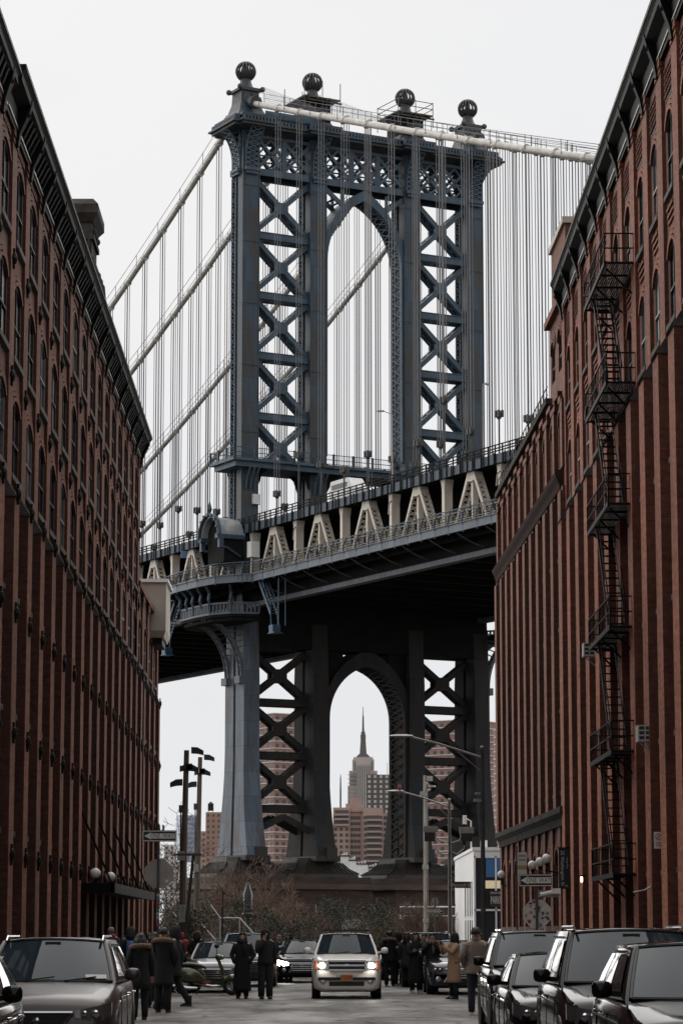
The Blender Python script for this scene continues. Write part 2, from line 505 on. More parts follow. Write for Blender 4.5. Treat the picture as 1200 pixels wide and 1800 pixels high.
M['pedestal'] = mat('pedestal_stone', (.040, .026, .021), .8, c2=(.10, .060, .044), vscale=.35, stretch=(1, 1, 3.5), bump=.3, bscale=3)
M['net'] = mat('grey_netting', (.20, .20, .205), .9)
M['wood'] = mat('scaffold_board', (.06, .05, .04), .8, c2=(.14, .12, .09), vscale=2)
M['galv'] = mat('galvanised_steel', (.36, .35, .33), .45, c2=(.22, .215, .2), vscale=2, metal=.3)
M['white'] = mat('white_paint', (.80, .79, .77), .6, c2=(.68, .67, .65), vscale=.6)
M['beige'] = mat('beige_metal', (.40, .35, .29), .6, c2=(.30, .26, .21), vscale=.5)
M['asphalt'] = asphalt_mat('asphalt')
M['walk'] = mat('sidewalk_concrete', (.20, .19, .175), .8, c2=(.12, .115, .105), vscale=1.3, bump=.2)
M['kerb'] = mat('kerb_granite', (.25, .24, .225), .7, c2=(.15, .145, .14), vscale=6)
M['soil'] = mat('ground_earth', (.035, .03, .024), .95, c2=(.06, .052, .042), vscale=.4)
M['twig'] = mat('bare_twig', (.17, .115, .085), .9, c2=(.085, .058, .045), vscale=2, spec=.1)
M['bark'] = mat('bark', (.07, .055, .045), .9, c2=(.12, .1, .085), vscale=6)
M['leaf_d'] = mat('evergreen_leaf', (.018, .024, .014), .7, c2=(.04, .045, .022), vscale=3)
M['leaf_o'] = mat('olive_leaf', (.095, .080, .050), .8, c2=(.045, .043, .028), vscale=2.5)
M['black'] = mat('black_paint', (.008, .008, .009), .4)
M['pole'] = mat('wooden_pole', (.075, .058, .045), .85, c2=(.13, .10, .08), vscale=2, stretch=(3, 3, .3))
M['poleg'] = mat('dark_post', (.045, .047, .05), .5, c2=(.08, .08, .08), vscale=2)
M['globe'] = mat('globe_glass', (.80, .77, .72), .3)
M['signw'] = mat('sign_white', (.60, .58, .54), .5)
M['signb'] = mat('sign_black', (.014, .014, .014), .45)
M['alu'] = mat('sign_back_aluminium', (.30, .275, .25), .5, metal=.3, c2=(.22, .20, .18), vscale=3)
# ================================================================ the suspension bridge
B = empty('suspension_bridge', (4.4, 303, 0), R(28.5))
tag(B, 'blue steel suspension bridge with white cables crossing high over the street end', 'bridge')
T = empty('tower', parent=B)
DK = empty('deck', parent=B)
COLS = (-14.6, -6.1, 6.1, 14.6)

# ---- columns: a plated front and back cell with lacing between; flared below the deck
def hd(z):
    if z > 40: return 1.5
    if z > 31: return 1.5 + (40 - z) / 9 * .75
    f = max(0, (21 - z) / 11.5)
    return 2.25 + 1.5 * f ** 2
def lacing_mesh(z0, z1, pitch=1.15):
    m = MB()
    for s in (-1, 1):
        u = s * .93
        z = z0
        while z < z1 - .2:
            m.beam((u, .38, z), (u, 1.42, z + pitch), .05, .14, (1, 0, 0))
            m.beam((u, 1.42, z), (u, .38, z + pitch), .05, .14, (1, 0, 0))
            m.beam((u, .38, z), (u, 1.42, z), .05, .12, (1, 0, 0))
            z += pitch
        m.box(u - .06, u + .06, .34, .50, z0, z1); m.box(u - .06, u + .06, 1.30, 1.46, z0, z1)
    return m.mesh('lacing', M['blue_b'])
# upper part and lower part are separate pieces, split at the walkway
def half_column(lo, hi, matl, name):
    m = MB()
    zs = [z for z in [9.4, 11, 12.5, 14, 16, 18.5, 21, 25, 29, 35, 38.5, 53, 72, 90.2] if lo <= z <= hi]
    for s in (-1, 1):
        rings = []
        for z in zs:
            h = hd(z)
            if lo > 30 and s > 0:           # upper rear cell is open lacework: only a thin back plate and core
                y0, y1 = 1.36, h
            elif lo > 30:
                y0, y1 = -h, -.15
            else:
                y0, y1 = sorted((s * .28, s * h))
            w = .95 + (.25 * (20 - z) / 10.6 if z < 20 else 0)
            rings.append([(-w, y0, z), (w, y0, z), (w, y1, z), (-w, y1, z)])
        m.loft(rings)
    m.box(-.45, .45, -.5, 1.2, zs[0], zs[-1])
    # edge angles
    for sx in (-1, 1):
        if lo > 30: m.box(sx * 1.0 - .06, sx * 1.0 + .06, -1.54, -1.36, zs[0], zs[-1])
    return m.mesh(name, matl)
me_up = half_column(38.5, 90.2, M['blue'], 'column')
me_lo = half_column(9.4, 38.5, M['blue_l'], 'leg')
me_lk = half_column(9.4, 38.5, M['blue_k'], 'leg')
me_lac = lacing_mesh(54.4, 85.2)
me_lac2 = lacing_mesh(40.5, 52.2)
for u in COLS:
    put('column', me_up, T, (u, 0, 0))
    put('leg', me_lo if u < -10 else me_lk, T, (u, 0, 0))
    put('lacing', me_lac, T, (u, 0, 0))
    put('lacing', me_lac2, T, (u, 0, 0))
# seam collars
m = MB()
for z in (56, 63.5, 70.5, 77.5, 83.9):
    m.box(-1.0, 1.0, -1.56, -.9, z, z + .12)
me = m.mesh('splice_band', M['blue'])
for u in COLS: put('splice_band', me, T, (u, 0, 0))

# ---- struts and X braces between outer and inner columns
def strut_mesh(w, h, d, name, matl):
    m = MB()
    for y in (-d, d):
        m.box(-w / 2, w / 2, y - .14, y + .14, -h / 2, h / 2)
        m.box(-w / 2, w / 2, y - .22 if y < 0 else y - .3, y + .3 if y < 0 else y + .22, h / 2 - .09, h / 2)
        m.box(-w / 2, w / 2, y - .22 if y < 0 else y - .3, y + .3 if y < 0 else y + .22, -h / 2, -h / 2 + .09)
    n = max(2, int(w / 1.1))
    for i in range(n):
        x = -w / 2 + w * (i + .5) / n
        m.box(x - .28, x + .28, -d, d, -h / 2 + .03, -h / 2 + .09)
    return m.mesh(name, matl)
def xbrace_mesh(w, h, t, d, name, matl, gus=1.0):
    m = MB()
    for s in (-1, 1):
        p, q = (-w / 2, -s * h / 2), (w / 2, s * h / 2)
        L = math.hypot(w, h)
        for y in (-d, d):
            m.beam((p[0], y, p[1]), (q[0], y, q[1]), .24, t, Vector((-(q[1] - p[1]), 0, q[0] - p[0])))
            for e in (-1, 1):
                off = Vector((-(q[1] - p[1]), 0, q[0] - p[0])).normalized() * (e * (t / 2 - .04))
                m.beam(Vector((p[0], y * .86, p[1])) + off, Vector((q[0], y * .86, q[1])) + off, .5, .08, Vector((-(q[1] - p[1]), 0, q[0] - p[0])))
        n = int(L / 1.0)
        for i in range(n):
            f = (i + .5) / n
            x, z = p[0] + (q[0] - p[0]) * f, p[1] + (q[1] - p[1]) * f
            dx, dz = (q[0] - p[0]) / L * .20, (q[1] - p[1]) / L * .20
            off = Vector((-(q[1] - p[1]), 0, q[0] - p[0])).normalized() * (-(t / 2 - .06))
            for sg in (-1, 1):
                m.beam((x + off.x * sg - dx, 0, z + off.z * sg - dz), (x + off.x * sg + dx, 0, z + off.z * sg + dz), 2 * d, .05, off)
    g = gus
    poly = [(-g, -.35 * g), (-.45 * g, -g * .85), (.45 * g, -g * .85), (g, -.35 * g), (g, .35 * g), (.45 * g, g * .85), (-.45 * g, g * .85), (-g, .35 * g)]
    for y in (-d, d):
        m.prism(poly, y - .17, y + .17, 'xz')
    for sx in (-1, 1):
        for sz in (-1, 1):
            x0, z0 = sx * w / 2, sz * h / 2
            m.prism([(x0, z0), (x0 - sx * 1.3 * t, z0), (x0, z0 - sz * 1.3 * t)], -d - .16, -d + .16, 'xz')
    return m.mesh(name, matl)
W1 = 6.6
me_st = strut_mesh(W1, .82, .85, 'strut', M['blue_b'])
me_xb = xbrace_mesh(W1, 5.95, .54, .68, 'cross_brace', M['blue_b'], .76)
for cx in (-10.35, 10.35):
    for k in range(5):
        zt = 85.35 - k * 6.83
        if k: put('strut', me_st, T, (cx, 0, zt))
        if k < 5: put('cross_brace', me_xb, T, (cx, 0, zt - 3.415))
# lower, heavier bracing under the deck
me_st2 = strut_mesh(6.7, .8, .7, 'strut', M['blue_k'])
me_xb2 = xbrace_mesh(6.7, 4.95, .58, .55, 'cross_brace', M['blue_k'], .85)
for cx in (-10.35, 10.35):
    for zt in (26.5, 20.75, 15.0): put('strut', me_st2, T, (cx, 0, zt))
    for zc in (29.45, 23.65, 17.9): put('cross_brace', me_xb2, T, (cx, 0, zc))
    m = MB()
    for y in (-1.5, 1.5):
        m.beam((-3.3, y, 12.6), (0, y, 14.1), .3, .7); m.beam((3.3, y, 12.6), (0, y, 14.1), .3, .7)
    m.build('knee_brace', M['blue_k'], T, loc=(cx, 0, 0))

# ---- pointed arches between the inner columns
def pointed(half, z0, rise, t, n=12):
    def arc(hf, rs):
        k = (rs * rs - hf * hf) / (2 * hf)
        Rr = hf + k
        a1 = math.atan2(rs, k)
        return [(-k + Rr * math.cos(a1 * i / n), z0 + Rr * math.sin(a1 * i / n)) for i in range(n + 1)]
    inn = arc(half, rise)
    out = arc(half + t * .55, rise + t * 1.15)
    out = [(min(p[0], half + .35), p[1]) for p in out]
    return inn, out
def arch_mesh(half, z0, rise, t, zb, d, matl):
    m = MB()
    inn, out = pointed(half, z0, rise, t)
    for s in (-1, 1):
        ii = [(s * half, zb)] + [(s * x, z) for x, z in inn]
        oo = [(s * (half + .35), zb)] + [(s * x, z) for x, z in out]
        for y0, y1 in ((-d - .1, -d + .35), (d - .35, d + .1)):
            rings = [[(ii[i][0], y0, ii[i][1]), (oo[i][0], y0, oo[i][1]), (oo[i][0], y1, oo[i][1]), (ii[i][0], y1, ii[i][1])] for i in range(len(ii))]
            m.loft(rings)
        # laced soffit between the two ribs
        for i in range(len(ii) - 1):
            (xa, za), (xb, zb_) = ii[i], ii[i + 1]
            L = math.hypot(xb - xa, zb_ - za)
            n = max(1, int(L / 1.1))
            for j in range(n):
                f0, f1 = j / n, (j + 1) / n
                pa = (xa + (xb - xa) * f0, za + (zb_ - za) * f0); pb = (xa + (xb - xa) * f1, za + (zb_ - za) * f1)
                m.beam((pa[0] + s * .06, -d, pa[1]), (pb[0] + s * .06, d, pb[1]), .10, .12)
                m.beam((pa[0] + s * .06, d, pa[1]), (pb[0] + s * .06, -d, pb[1]), .10, .12)
        # dark web behind the lacing
        rings = [[(ii[i][0] + s * .30, -d + .3, ii[i][1] + .12), (oo[i][0], -d + .3, oo[i][1]), (oo[i][0], d - .3, oo[i][1]), (ii[i][0] + s * .30, d - .3, ii[i][1] + .12)] for i in range(len(ii))]
        m.loft(rings)
    return m.mesh('arch', matl)
put('arch', arch_mesh(4.80, 76.6, 7.5, 1.05, 54.2, 1.2, M['blue_b']), T)
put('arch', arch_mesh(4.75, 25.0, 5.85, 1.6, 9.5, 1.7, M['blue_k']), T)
# spandrel members of the upper arch
for s in (-1, 1):
    for p, q, w in (((5.1, 84.9), (2.4, 82.9), .5), ((5.1, 79.8), (4.1, 79.8), .55), ((2.9, 85.0), (2.9, 82.4), .4)):
        m = MB()
        for y in (-1.15, 1.15): m.beam((s * p[0], y, p[1]), (s * q[0], y, q[1]), .24, w)
        m.beam((s * (p[0] + q[0]) / 2, -1.15, (p[1] + q[1]) / 2), (s * (p[0] + q[0]) / 2, 1.15, (p[1] + q[1]) / 2), .3, .1)
        m.build('spandrel_brace', M['blue_b'], T)
# lower spandrels and the deep girder that carries the deck
m = MB()
m.box(-15.5, 15.5, -1.9, 1.9, 32.4, 38.4)
for s in (-1, 1):
    m.prism([(s * 5.2, 26.5), (s * 5.2, 32.6), (s * 2.9, 32.6), (s * 2.9, 30.6)], -1.4, 1.4, 'xz')
m.prism([(-.9, 31.9), (.9, 31.9), (.9, 32.6), (-.9, 32.6)], -1.4, 1.4, 'xz')
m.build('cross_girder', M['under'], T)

# ---- portal truss under the cornice
def lattice(w, h, nx, d, t=.34):
    m = MB()
    for y in (-d, d):
        m.box(-w / 2, w / 2, y - .16, y + .16, 0, .75)
        m.box(-w / 2, w / 2, y - .16, y + .16, h - .35, h)
        for i in range(nx):
            x0, x1 = -w / 2 + w * i / nx, -w / 2 + w * (i + 1) / nx
            xm = (x0 + x1) / 2
            m.beam((x0, y, .75), (x1, y, h - .35), .16, t); m.beam((x1, y, .75), (x0, y, h - .35), .16, t)
            m.beam((xm, y, .75), (x1, y, h * .5), .12, t * .6); m.beam((xm, y, .75), (x0, y, h * .5), .12, t * .6)
            m.beam((xm, y, h - .35), (x1, y, h * .5), .12, t * .6); m.beam((xm, y, h - .35), (x0, y, h * .5), .12, t * .6)
            m.beam((x0, y, h * .5), (x1, y, h * .5), .1, .16)
            if i: m.box(x0 - .28, x0 + .28, y - .18, y + .18, .75, h - .35)
        m.box(-w / 2, w / 2, -d, d, .55, .62)
    return m
for cx, w, n in ((-10.35, 6.6, 2), (0, 10.3, 3), (10.35, 6.6, 2)):
    lattice(w, 4.6, n, 1.2).build('portal_truss', M['blue_b'], T, loc=(cx, 0, 85.3))
# ---- cornice
m = MB()
m.box(-17.4, 17.4, -2.9, 2.9, 90.25, 90.55)
m.box(-17.7, 17.7, -3.2, 3.2, 90.55, 90.75)
m.box(-17.2, 17.2, -2.6, 2.6, 91.25, 91.55)
for u in COLS:
    m.box(u - 2.1, u + 2.1, -3.55, 3.55, 90.3, 90.6)
    m.box(u - 2.35, u + 2.35, -3.8, 3.8, 90.6, 90.82)
    m.box(u - 2.1, u + 2.1, -3.4, 3.4, 91.3, 91.6)
m.box(-16.6, 16.6, -2.3, 2.3, 90.7, 91.3)
m.build('cornice', M['blue'], T)
m = MB()
x = -17.3
while x < 17.3:
    y = -3.45 if min(abs(x - u) for u in COLS) < 2.1 else -2.75
    m.box(x - .11, x + .11, y - .15, y + .35, 90.84, 91.28)
    m.box(x - .11, x + .11, -y - .35, -y + .15, 90.84, 91.28)
    x += .42
for k in range(13):
    y = -2.6 + k * .43
    for s in (-1, 1): m.box(s * 17.25 - .2, s * 17.25 + .2, y - .11, y + .11, 90.84, 91.28)
tag(m.build('dentils', M['blue_b'], T), kind='stuff')
# hanging fringe of sloped plates on the long side
m = MB()
for i in range(26):
    x = -13.3 + i * .25
    m.beam((x, -2.85, 91.5), (x + .35, -2.6, 92.3), .08, .14)
m.box(-13.4, -6.8, -2.6, -2.5, 91.5, 92.4)
m.build('cornice_cresting', M['blue_b'], T)
# ---- capitals: flaring latticed consoles
def console(depth, h=4.3, w=.75):
    """curved bracket in the y-z plane reaching from y=0 out to -depth"""
    m = MB()
    n = 8
    prof = []
    for i in range(n + 1):
        f = i / n
        prof.append((-.18 - (depth - .18) * f ** 2.6, h * f))
    for sx in (-w, w):
        rings = [[(sx - .07, y, z), (sx + .07, y, z), (sx + .07, y + .22, z), (sx - .07, y + .22, z)] for y, z in prof]
        m.loft(rings)
        m.box(sx - .06, sx + .06, -.12, .05, 0, h)
    for i in range(n):
        (ya, za), (yb, zb) = prof[i], prof[i + 1]
        m.beam((-w, ya + .05, za), (w, yb + .05, zb), .08, .10); m.beam((w, ya + .05, za), (-w, yb + .05, zb), .08, .10)
        m.beam((-w, yb + .05, zb), (w, yb + .05, zb), .08, .08)
        for sx in (-w, w):
            if -ya > .3:
                m.beam((sx, ya, za), (sx, 0, zb), .06, .1)
    m.box(-w - .15, w + .15, -.5, .1, -.35, 0)
    m.box(-w, w, -.35, .1, -.7, -.35)
    return m
me_con = console(1.75).mesh('capital_bracket', M['blue_b'])
for u in COLS:
    put('capital_bracket', me_con, T, (u, -1.5, 85.9))
    put('capital_bracket', me_con, T, (u, 1.5, 85.9), math.pi)
put('capital_bracket', me_con, T, (-15.55, 0, 85.9), -math.pi / 2)
put('capital_bracket', me_con, T, (15.55, 0, 85.9), math.pi / 2)
MB().box(-.99, .99, -1.56, -.1, 84.2, 85.5).build('repainted_collar', M['blue_v'], T, loc=(-6.1, 0, 0))['label'] = 'freshly painted bright blue collar'

# ---- finials: pedestal and ribbed ball
def pedestal():
    m = MB()
    st = [(-2.0, 91.5), (-1.9, 91.8), (-1.45, 92.6), (-1.15, 93.6), (-1.08, 94.9)]
    m.loft([[(x, x * 1.05, z), (-x, x * 1.05, z), (-x, -x * 1.05, z), (x, -x * 1.05, z)] for x, z in st])
    m.box(-1.35, 1.35, -1.4, 1.4, 94.9, 95.15)
    m.box(-1.2, 1.2, -1.25, 1.25, 95.15, 95.3)
    for sx in (-1, 1):
        for sy in (-1, 1):
            m.ball((sx * 1.4, sy * 1.4, 95.15), .33, 8, 6)
        m.box(sx * .55 - .35, sx * .55 + .35, -1.3, 1.3, 92.9, 94.6)
    m.lathe([(1.15, 95.3), (.8, 95.7), (.62, 96.2), (.62, 96.55), (.8, 96.6)], 12)
    m.tube([(-.1, -1.2, 93.6), (0, -2.4, 93.2)], .62, 12)
    m.tube([(0, -2.3, 93.25), (0, -2.6, 93.15)], .75, 12)
    return m.mesh('finial_pedestal', M['blue'])
def finial_ball():
    m = MB()
    n = 16
    for k in range(n):
        t = 2 * math.pi * k / n
        pts = [(1.08 * math.sin(a) * math.cos(t), 1.08 * math.sin(a) * math.sin(t), 97.42 + 1.08 * math.cos(a)) for a in [R(12 + 14 * i) for i in range(12)]]
        m.tube(pts, .105, 5)
    m.ball((0, 0, 98.42), .34, 10, 6, .4)
    m.lathe([(.6, 96.5), (.92, 96.85), (1.04, 97.15), (1.0, 97.15), (.5, 96.6)], 16)
    m.lathe([(.25, 96.5), (.25, 98.4)], 8)
    return m.mesh('finial_ball', M['blue'], True)
me_p, me_b = pedestal(), finial_ball()
for u in COLS:
    put('finial_pedestal', me_p, T, (u, 0, 0)); put('finial_ball', me_b, T, (u, 0, 0))
# scaffold platforms round the two inner finials
for u, rail in ((-6.1, False), (6.1, True)):
    m = MB()
    m.box(-2.3, 2.3, -2.4, 2.4, 94.95, 95.1)
    for x in (-1.8, -.6, .6, 1.8): m.beam((x, -2.7, 94.85), (x, 2.7, 94.85), .12, .18)
    for y in (-2.2, 2.2): m.beam((-2.6, y, 94.7), (2.6, y, 94.7), .12, .18)
    if not rail:
        m.beam((-3.0, -2.2, 94.5), (-1.0, -2.2, 95.6), .5, .12); m.beam((2.0, 2.3, 95.5), (3.3, 2.3, 95.1), .6, .12)
    m.build('scaffold_platform', M['wood'], T, loc=(u, 0, 0))
    m = MB()
    for x in (-2.3, 0, 2.3):
        for y in (-2.4, 2.4):
            m.tube([(x, y, 93.6), (x, y, 97.0 if not rail else 96.6)], .05, 4)
    if rail:
        for z in (95.8, 96.5):
            for y in (-2.4, 2.4): m.tube([(-2.3, y, z), (2.3, y, z)], .05, 4)
            for x in (-2.3, 2.3): m.tube([(x, -2.4, z), (x, 2.4, z)], .05, 4)
        m.tube([(-2.2, 2.4, 95.1), (2.3, 2.4, 96.5)], .04, 4)
    m.build('scaffold_rail', M['poleg'], T, loc=(u, 0, 0))
    m = MB(); m.box(-1.5, 1.5, -1.6, 1.6, 92.2, 94.85)
    m.build('tarpaulin', M['under'], T, loc=(u, 0, 0))

# ---- balcony strut over the roadway
m = MB()
m.box(-17.3, 17.3, -3.0, 3.0, 52.55, 52.85)
m.box(-16.9, 16.9, -2.6, 2.6, 51.95, 52.55)
m.build('gallery_floor', M['blue_b'], T)
m = MB()
for y in (-1.3, 1.3):
    for cx, w in ((-10.35, 6.8), (10.35, 6.8), (0, 10.4)):
        n = 10
        for i in range(n):
            f0, f1 = i / n, (i + 1) / n
            def dz(f): return 49.6 + 2.4 * min(1, (1 - abs(2 * f - 1)) * 3) ** .5
            x0, x1 = cx - w / 2 + w * f0, cx - w / 2 + w * f1
            m.prism([(x0, dz(f0)), (x1, dz(f1)), (x1, 52.0), (x0, 52.0)], y - .2, y + .2, 'xz')
m.build('gallery_haunch', M['under'], T)
m = MB()
def run(p, q, n, bars=True):
    p, q = Vector(p), Vector(q)
    for z in (.12, .6, 1.15): m.tube([p + Vector((0, 0, z)), q + Vector((0, 0, z))], .05, 4)
    L = (q - p).length
    k = int(L / .22)
    for i in range(k + 1):
        a = p.lerp(q, i / k); m.tube([a + Vector((0, 0, .1)), a + Vector((0, 0, 1.1))], .018, 3, False)
    for i in range(n + 1):
        a = p.lerp(q, i / n); m.box(a.x - .1, a.x + .1, a.y - .1, a.y + .1, a.z - .35, a.z + 1.25)
for s in (-1, 1):
    run((-17.2, s * 2.95, 52.85), (17.2, s * 2.95, 52.85), 14)
    run((s * 17.2, -2.95, 52.85), (s * 17.2, 2.95, 52.85), 3)
m.build('gallery_railing', M['blue_r'], T)
m = MB()
for u in COLS:
    for y in (-1.6, 1.6):
        for k in range(3):
            x = u - .55 + k * .55
            m.tube([(x, y, 49.6), (x, y * 1.25, 50.9), (x, y * 1.7, 51.9)], .14, 5)
m.build('gallery_bracket', M['blue_b'], T)
MB().box(-.45, .45, -.2, .2, 0, 1.1).build('junction_box', M['white'], T, loc=(-13.9, -1.75, 48.0))

# ---- bell bases and the masonry pedestal
me = MB()
prof = [(4.7, 7.6), (4.6, 8.0), (3.9, 8.35), (3.3, 8.8), (2.9, 9.3), (2.75, 9.7)]
rings = []
for r_, z in prof:
    k = r_
    rings.append([(-k * .62, -k * .93, z), (k * .62, -k * .93, z), (k * .93, -k * .6, z), (k * .93, k * .6, z), (k * .62, k * .93, z), (-k * .62, k * .93, z), (-k * .93, k * .6, z), (-k * .93, -k * .6, z)])
me.loft(rings)
for i in range(12):
    for s in (-1, 1):
        x = -2.6 + i * .475
        me.tube([(x * 1.15, s * 4.32, 8.0), (x * .95, s * 3.4, 8.5), (x * .75, s * 2.75, 9.2)], .1, 4)
        me.tube([(s * 4.32, x * 1.15, 8.0), (s * 3.4, x * .95, 8.5), (s * 2.75, x * .75, 9.2)], .1, 4)
me.box(-1.5, 1.5, -3.9, 3.9, 9.35, 9.9)
me.box(-.2, 1.1, -4.0, -3.5, 9.5, 10.8)
mb = me.mesh('bell_base', M['bell'])
for u in COLS: put('bell_base', mb, T, (u, 0, 0))
m = MB()
m.box(-20.6, 20.6, -6.6, 6.6, -.5, 3.4)
m.box(-20.0, 20.0, -6.0, 6.0, 3.4, 4.5)
m.build('pedestal_plinth', M['pedestal'], T)
for s in (-1, 1):
    m = MB()
    m.box(s * 10.35 - 8.9, s * 10.35 + 8.9, -5.4, 5.4, 4.5, 6.3)
    m.frustum((s * 10.35 - 9.4, s * 10.35 + 9.4, -5.9, 5.9, 6.3), (s * 10.35 - 9.0, s * 10.35 + 9.0, -5.6, 5.6, 6.9))
    m.box(s * 10.35 - 8.8, s * 10.35 + 8.8, -5.2, 5.2, 6.9, 7.6)
    m.build('pedestal', M['pedestal'], T)

# ================================================================ cables and suspenders
def zmain(t): return 93.9 - .49 * t + .00107 * t * t
def zside(s): return 93.9 - .365 * s + .00024 * s * s
def zc(y): return zmain(y) if y > 0 else zside(-y)
m = MB()                                             # one hanger clamp band (shared)
me_band = MB().tube([(0, -.35, 0), (0, .35, 0)], .40, 10).mesh('cable_band', M['cable'])
m = MB(); m.lathe([(.14, .1), (.26, .3), (.26, .5), (.18, .65), (.08, .85)], 8)
for q in range(4):
    m.box(-.30 if q % 2 else .10, -.10 if q % 2 else .30, -.36 if q > 1 else .14, -.14 if q > 1 else .36, .3, .95)
m.tube([(0.12, .12, -4.6), (.12, .12, .2)], .05, 5); m.tube([(-.12, -.12, -4.6), (-.12, -.12, .2)], .05, 5)
me_sock = m.mesh('socket', M['socket'])
m = MB()
for dx in (-.16, .16):
    for dy in (-.28, .28): m.tube([(dx, dy, 0), (dx, dy, 1)], .042, 4, False)
me_rope = m.mesh('suspender', M['rope'])
for ci, u in enumerate((-14.65, -6.1, 6.1, 14.65)):
    C = empty('main_cable', parent=B)
    pts = [(u, -3.0 - i * 4, zc(-3.0 - i * 4)) for i in range(42)]
    MB().tube([(u, 0, 94.0)] + pts, .33, 10).build('cable_strand', M['cable'], C, True)
    MB().tube([(u, 0, 94.0)] + [(u, 3.0 + i * 4, zc(3.0 + i * 4)) for i in range(50)], .33, 10).build('cable_strand', M['cable'], C, True)
    # hand ropes over the cable with stanchions
    m = MB()
    for dx in (-.35, .35):
        m.tube([(u + dx, -4 - i * 6, zc(-4 - i * 6) + 1.35) for i in range(26)], .03, 4, False)
        m.tube([(u + dx, 4 + i * 6, zc(4 + i * 6) + 1.35) for i in range(30)], .03, 4, False)
        m.tube([(u + dx, -4 - i * 6, zc(-4 - i * 6) + .85) for i in range(26)], .022, 4, False)
    for i in range(26):
        y = -4 - i * 6
        for dx in (-.35, .35): m.tube([(u + dx, y, zc(y)), (u + dx, y, zc(y) + 1.4)], .035, 4, False)
    for i in range(30):
        y = 4 + i * 6
        for dx in (-.35, .35): m.tube([(u + dx, y, zc(y)), (u + dx, y, zc(y) + 1.4)], .035, 4, False)
    m.build('hand_rope', M['poleg'], C)
    ys = [-8 - 4.95 * k for k in range(20)] + [6.5 + 4.95 * k for k in range(24)]
    for k, y in enumerate(ys):
        sk = 47.6 + ((k * 37 + ci * 53) % 5) * .42 + (2.6 if (k * 7 + ci * 3) % 6 == 1 else 0)
        top = zc(y)
        if top - sk < 1.5: continue
        h = put('suspender', me_rope, C, (u, y, sk + .9), scale=(1, 1, top - sk - .9))
        put('cable_band', me_band, C, (u, y, top))
        put('socket', me_sock, C, (u, y, sk))
# netting draped along the cable walk by the tower
for u0 in (-13.7, -5.2):
    m = MB()
    hgt = lambda y: max(.5, 1.9 - .1 * (-y - 2.6))
    ys_ = [-2.6 - i * .26 for i in range(54)]
    for y in ys_: m.tube([(u0, y, zc(y) + .2), (u0, y, zc(y) + .2 + hgt(y))], .013, 3, False)
    for f in range(9): m.tube([(u0, y, zc(y) + .2 + hgt(y) * f / 8) for y in ys_[::6]], .013, 3, False)
    m.build('netting', M['net'], T)

# ================================================================ deck
Y0, Y1 = -112.0, 150.0
m = MB()
m.box(-18.3, 18.3, Y0, Y1, 38.75, 39.0)
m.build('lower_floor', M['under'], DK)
for s in (-1, 1):
    a, b_ = sorted((s * 9.6, s * 15.3))
    MB().box(a, b_, Y0, Y1, 45.15, 45.45).build('upper_roadway', M['under'], DK)
    MB().box(*sorted((s * 15.3, s * 15.5)), Y0, Y1, 44.62, 45.5).build('roadway_fascia', M['deckblue'], DK)
    m = MB()
    y = Y0
    while y < Y1:
        m.box(s * 15.54 - .05, s * 15.54 + .05, y - .06, y + .06, 44.6, 46.35)
        y += 1.25
    for z in (45.75, 46.0, 46.32): m.box(s * 15.54 - .05, s * 15.54 + .05, Y0, Y1, z - .05, z + .05)
    m.build('roadway_railing', M['iron'], DK)
    m = MB()
    y = Y0
    while y < Y1:
        m.box(s * 15.6 - .04, s * 15.6 + .04, y - .07, y + .07, 44.55, 45.6); y += 1.9
    m.build('fascia_rib', M['iron'], DK)
# added upright panels that block sky light so the deck inside goes dark
for u in (-9.4, 9.4, 0):
    MB().box(u - .15, u + .15, Y0, Y1, 39.0, 45.2).build('light_blocker', M['under'], DK)
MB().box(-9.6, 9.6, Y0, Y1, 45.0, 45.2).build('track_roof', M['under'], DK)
# stiffening trusses
def a_frame():
    """two laced diagonals meeting at the top chord with a hanger between, one panel (10 m)"""
    m = MB()
    for s in (-1, 1):
        p, q = Vector((0, s * .42, 44.5)), Vector((0, s * 3.3, 38.95))
        up = Vector((0, 1, .52 * s))
        for dx in (-.42, .42):
            m.beam(p + Vector((dx, 0, 0)), q + Vector((dx, 0, 0)), .10, .34, up)
        n = 11
        for i in range(n):
            a, b_ = p.lerp(q, i / n), p.lerp(q, (i + 1) / n)
            for e in (-.15, .15):
                o = Vector((0, e, 0))
                m.beam(a + o + Vector((-.42, 0, 0)), b_ + o + Vector((.42, 0, 0)), .08, .07)
                m.beam(a + o + Vector((.42, 0, 0)), b_ + o + Vector((-.42, 0, 0)), .08, .07)
    m.box(-.32, .32, -.15, .15, 38.95, 44.0)
    m.prism([(-.62, 44.62), (.62, 44.62), (.85, 43.9), (.3, 43.7), (-.3, 43.7), (-.85, 43.9)], -.48, .48, 'yz')
    return m.mesh('truss_diagonals', M['cream'])
def post():
    m = MB()
    m.box(-.42, .42, -.17, .17, 38.95, 44.0)
    m.frustum((-.45, .45, -.2, .2, 43.5), (-.5, .5, -.4, .4, 44.6))
    m.box(-.46, -.34, -.23, .23, 38.95, 44.4); m.box(.34, .46, -.23, .23, 38.95, 44.4)
    return m.mesh('truss_post', M['cream'])
me_a, me_po = a_frame(), post()
for u in (-14.65, 14.65):
    for k in range(-10, 15):
        y = -8.0 + k * 10.05
        if not (Y0 + 5 < y < Y1 - 5): continue
        if u > 0 and k % 1: continue
        put('truss_diagonals', me_a, DK, (u, y, 0))
        put('truss_post', me_po, DK, (u, y - 5.03, 0))
    MB().box(u - .5, u + .5, Y0, Y1, 36.45, 36.95).build('bottom_chord', M['fascia'], DK)
    MB().box(u - .45, u + .45, Y0, Y1, 44.6, 45.15).build('top_chord', M['under'], DK)
    MB().box(u - .3, u + .3, Y0, Y1, 36.96, 38.74).build('web_plate', M['under'], DK)
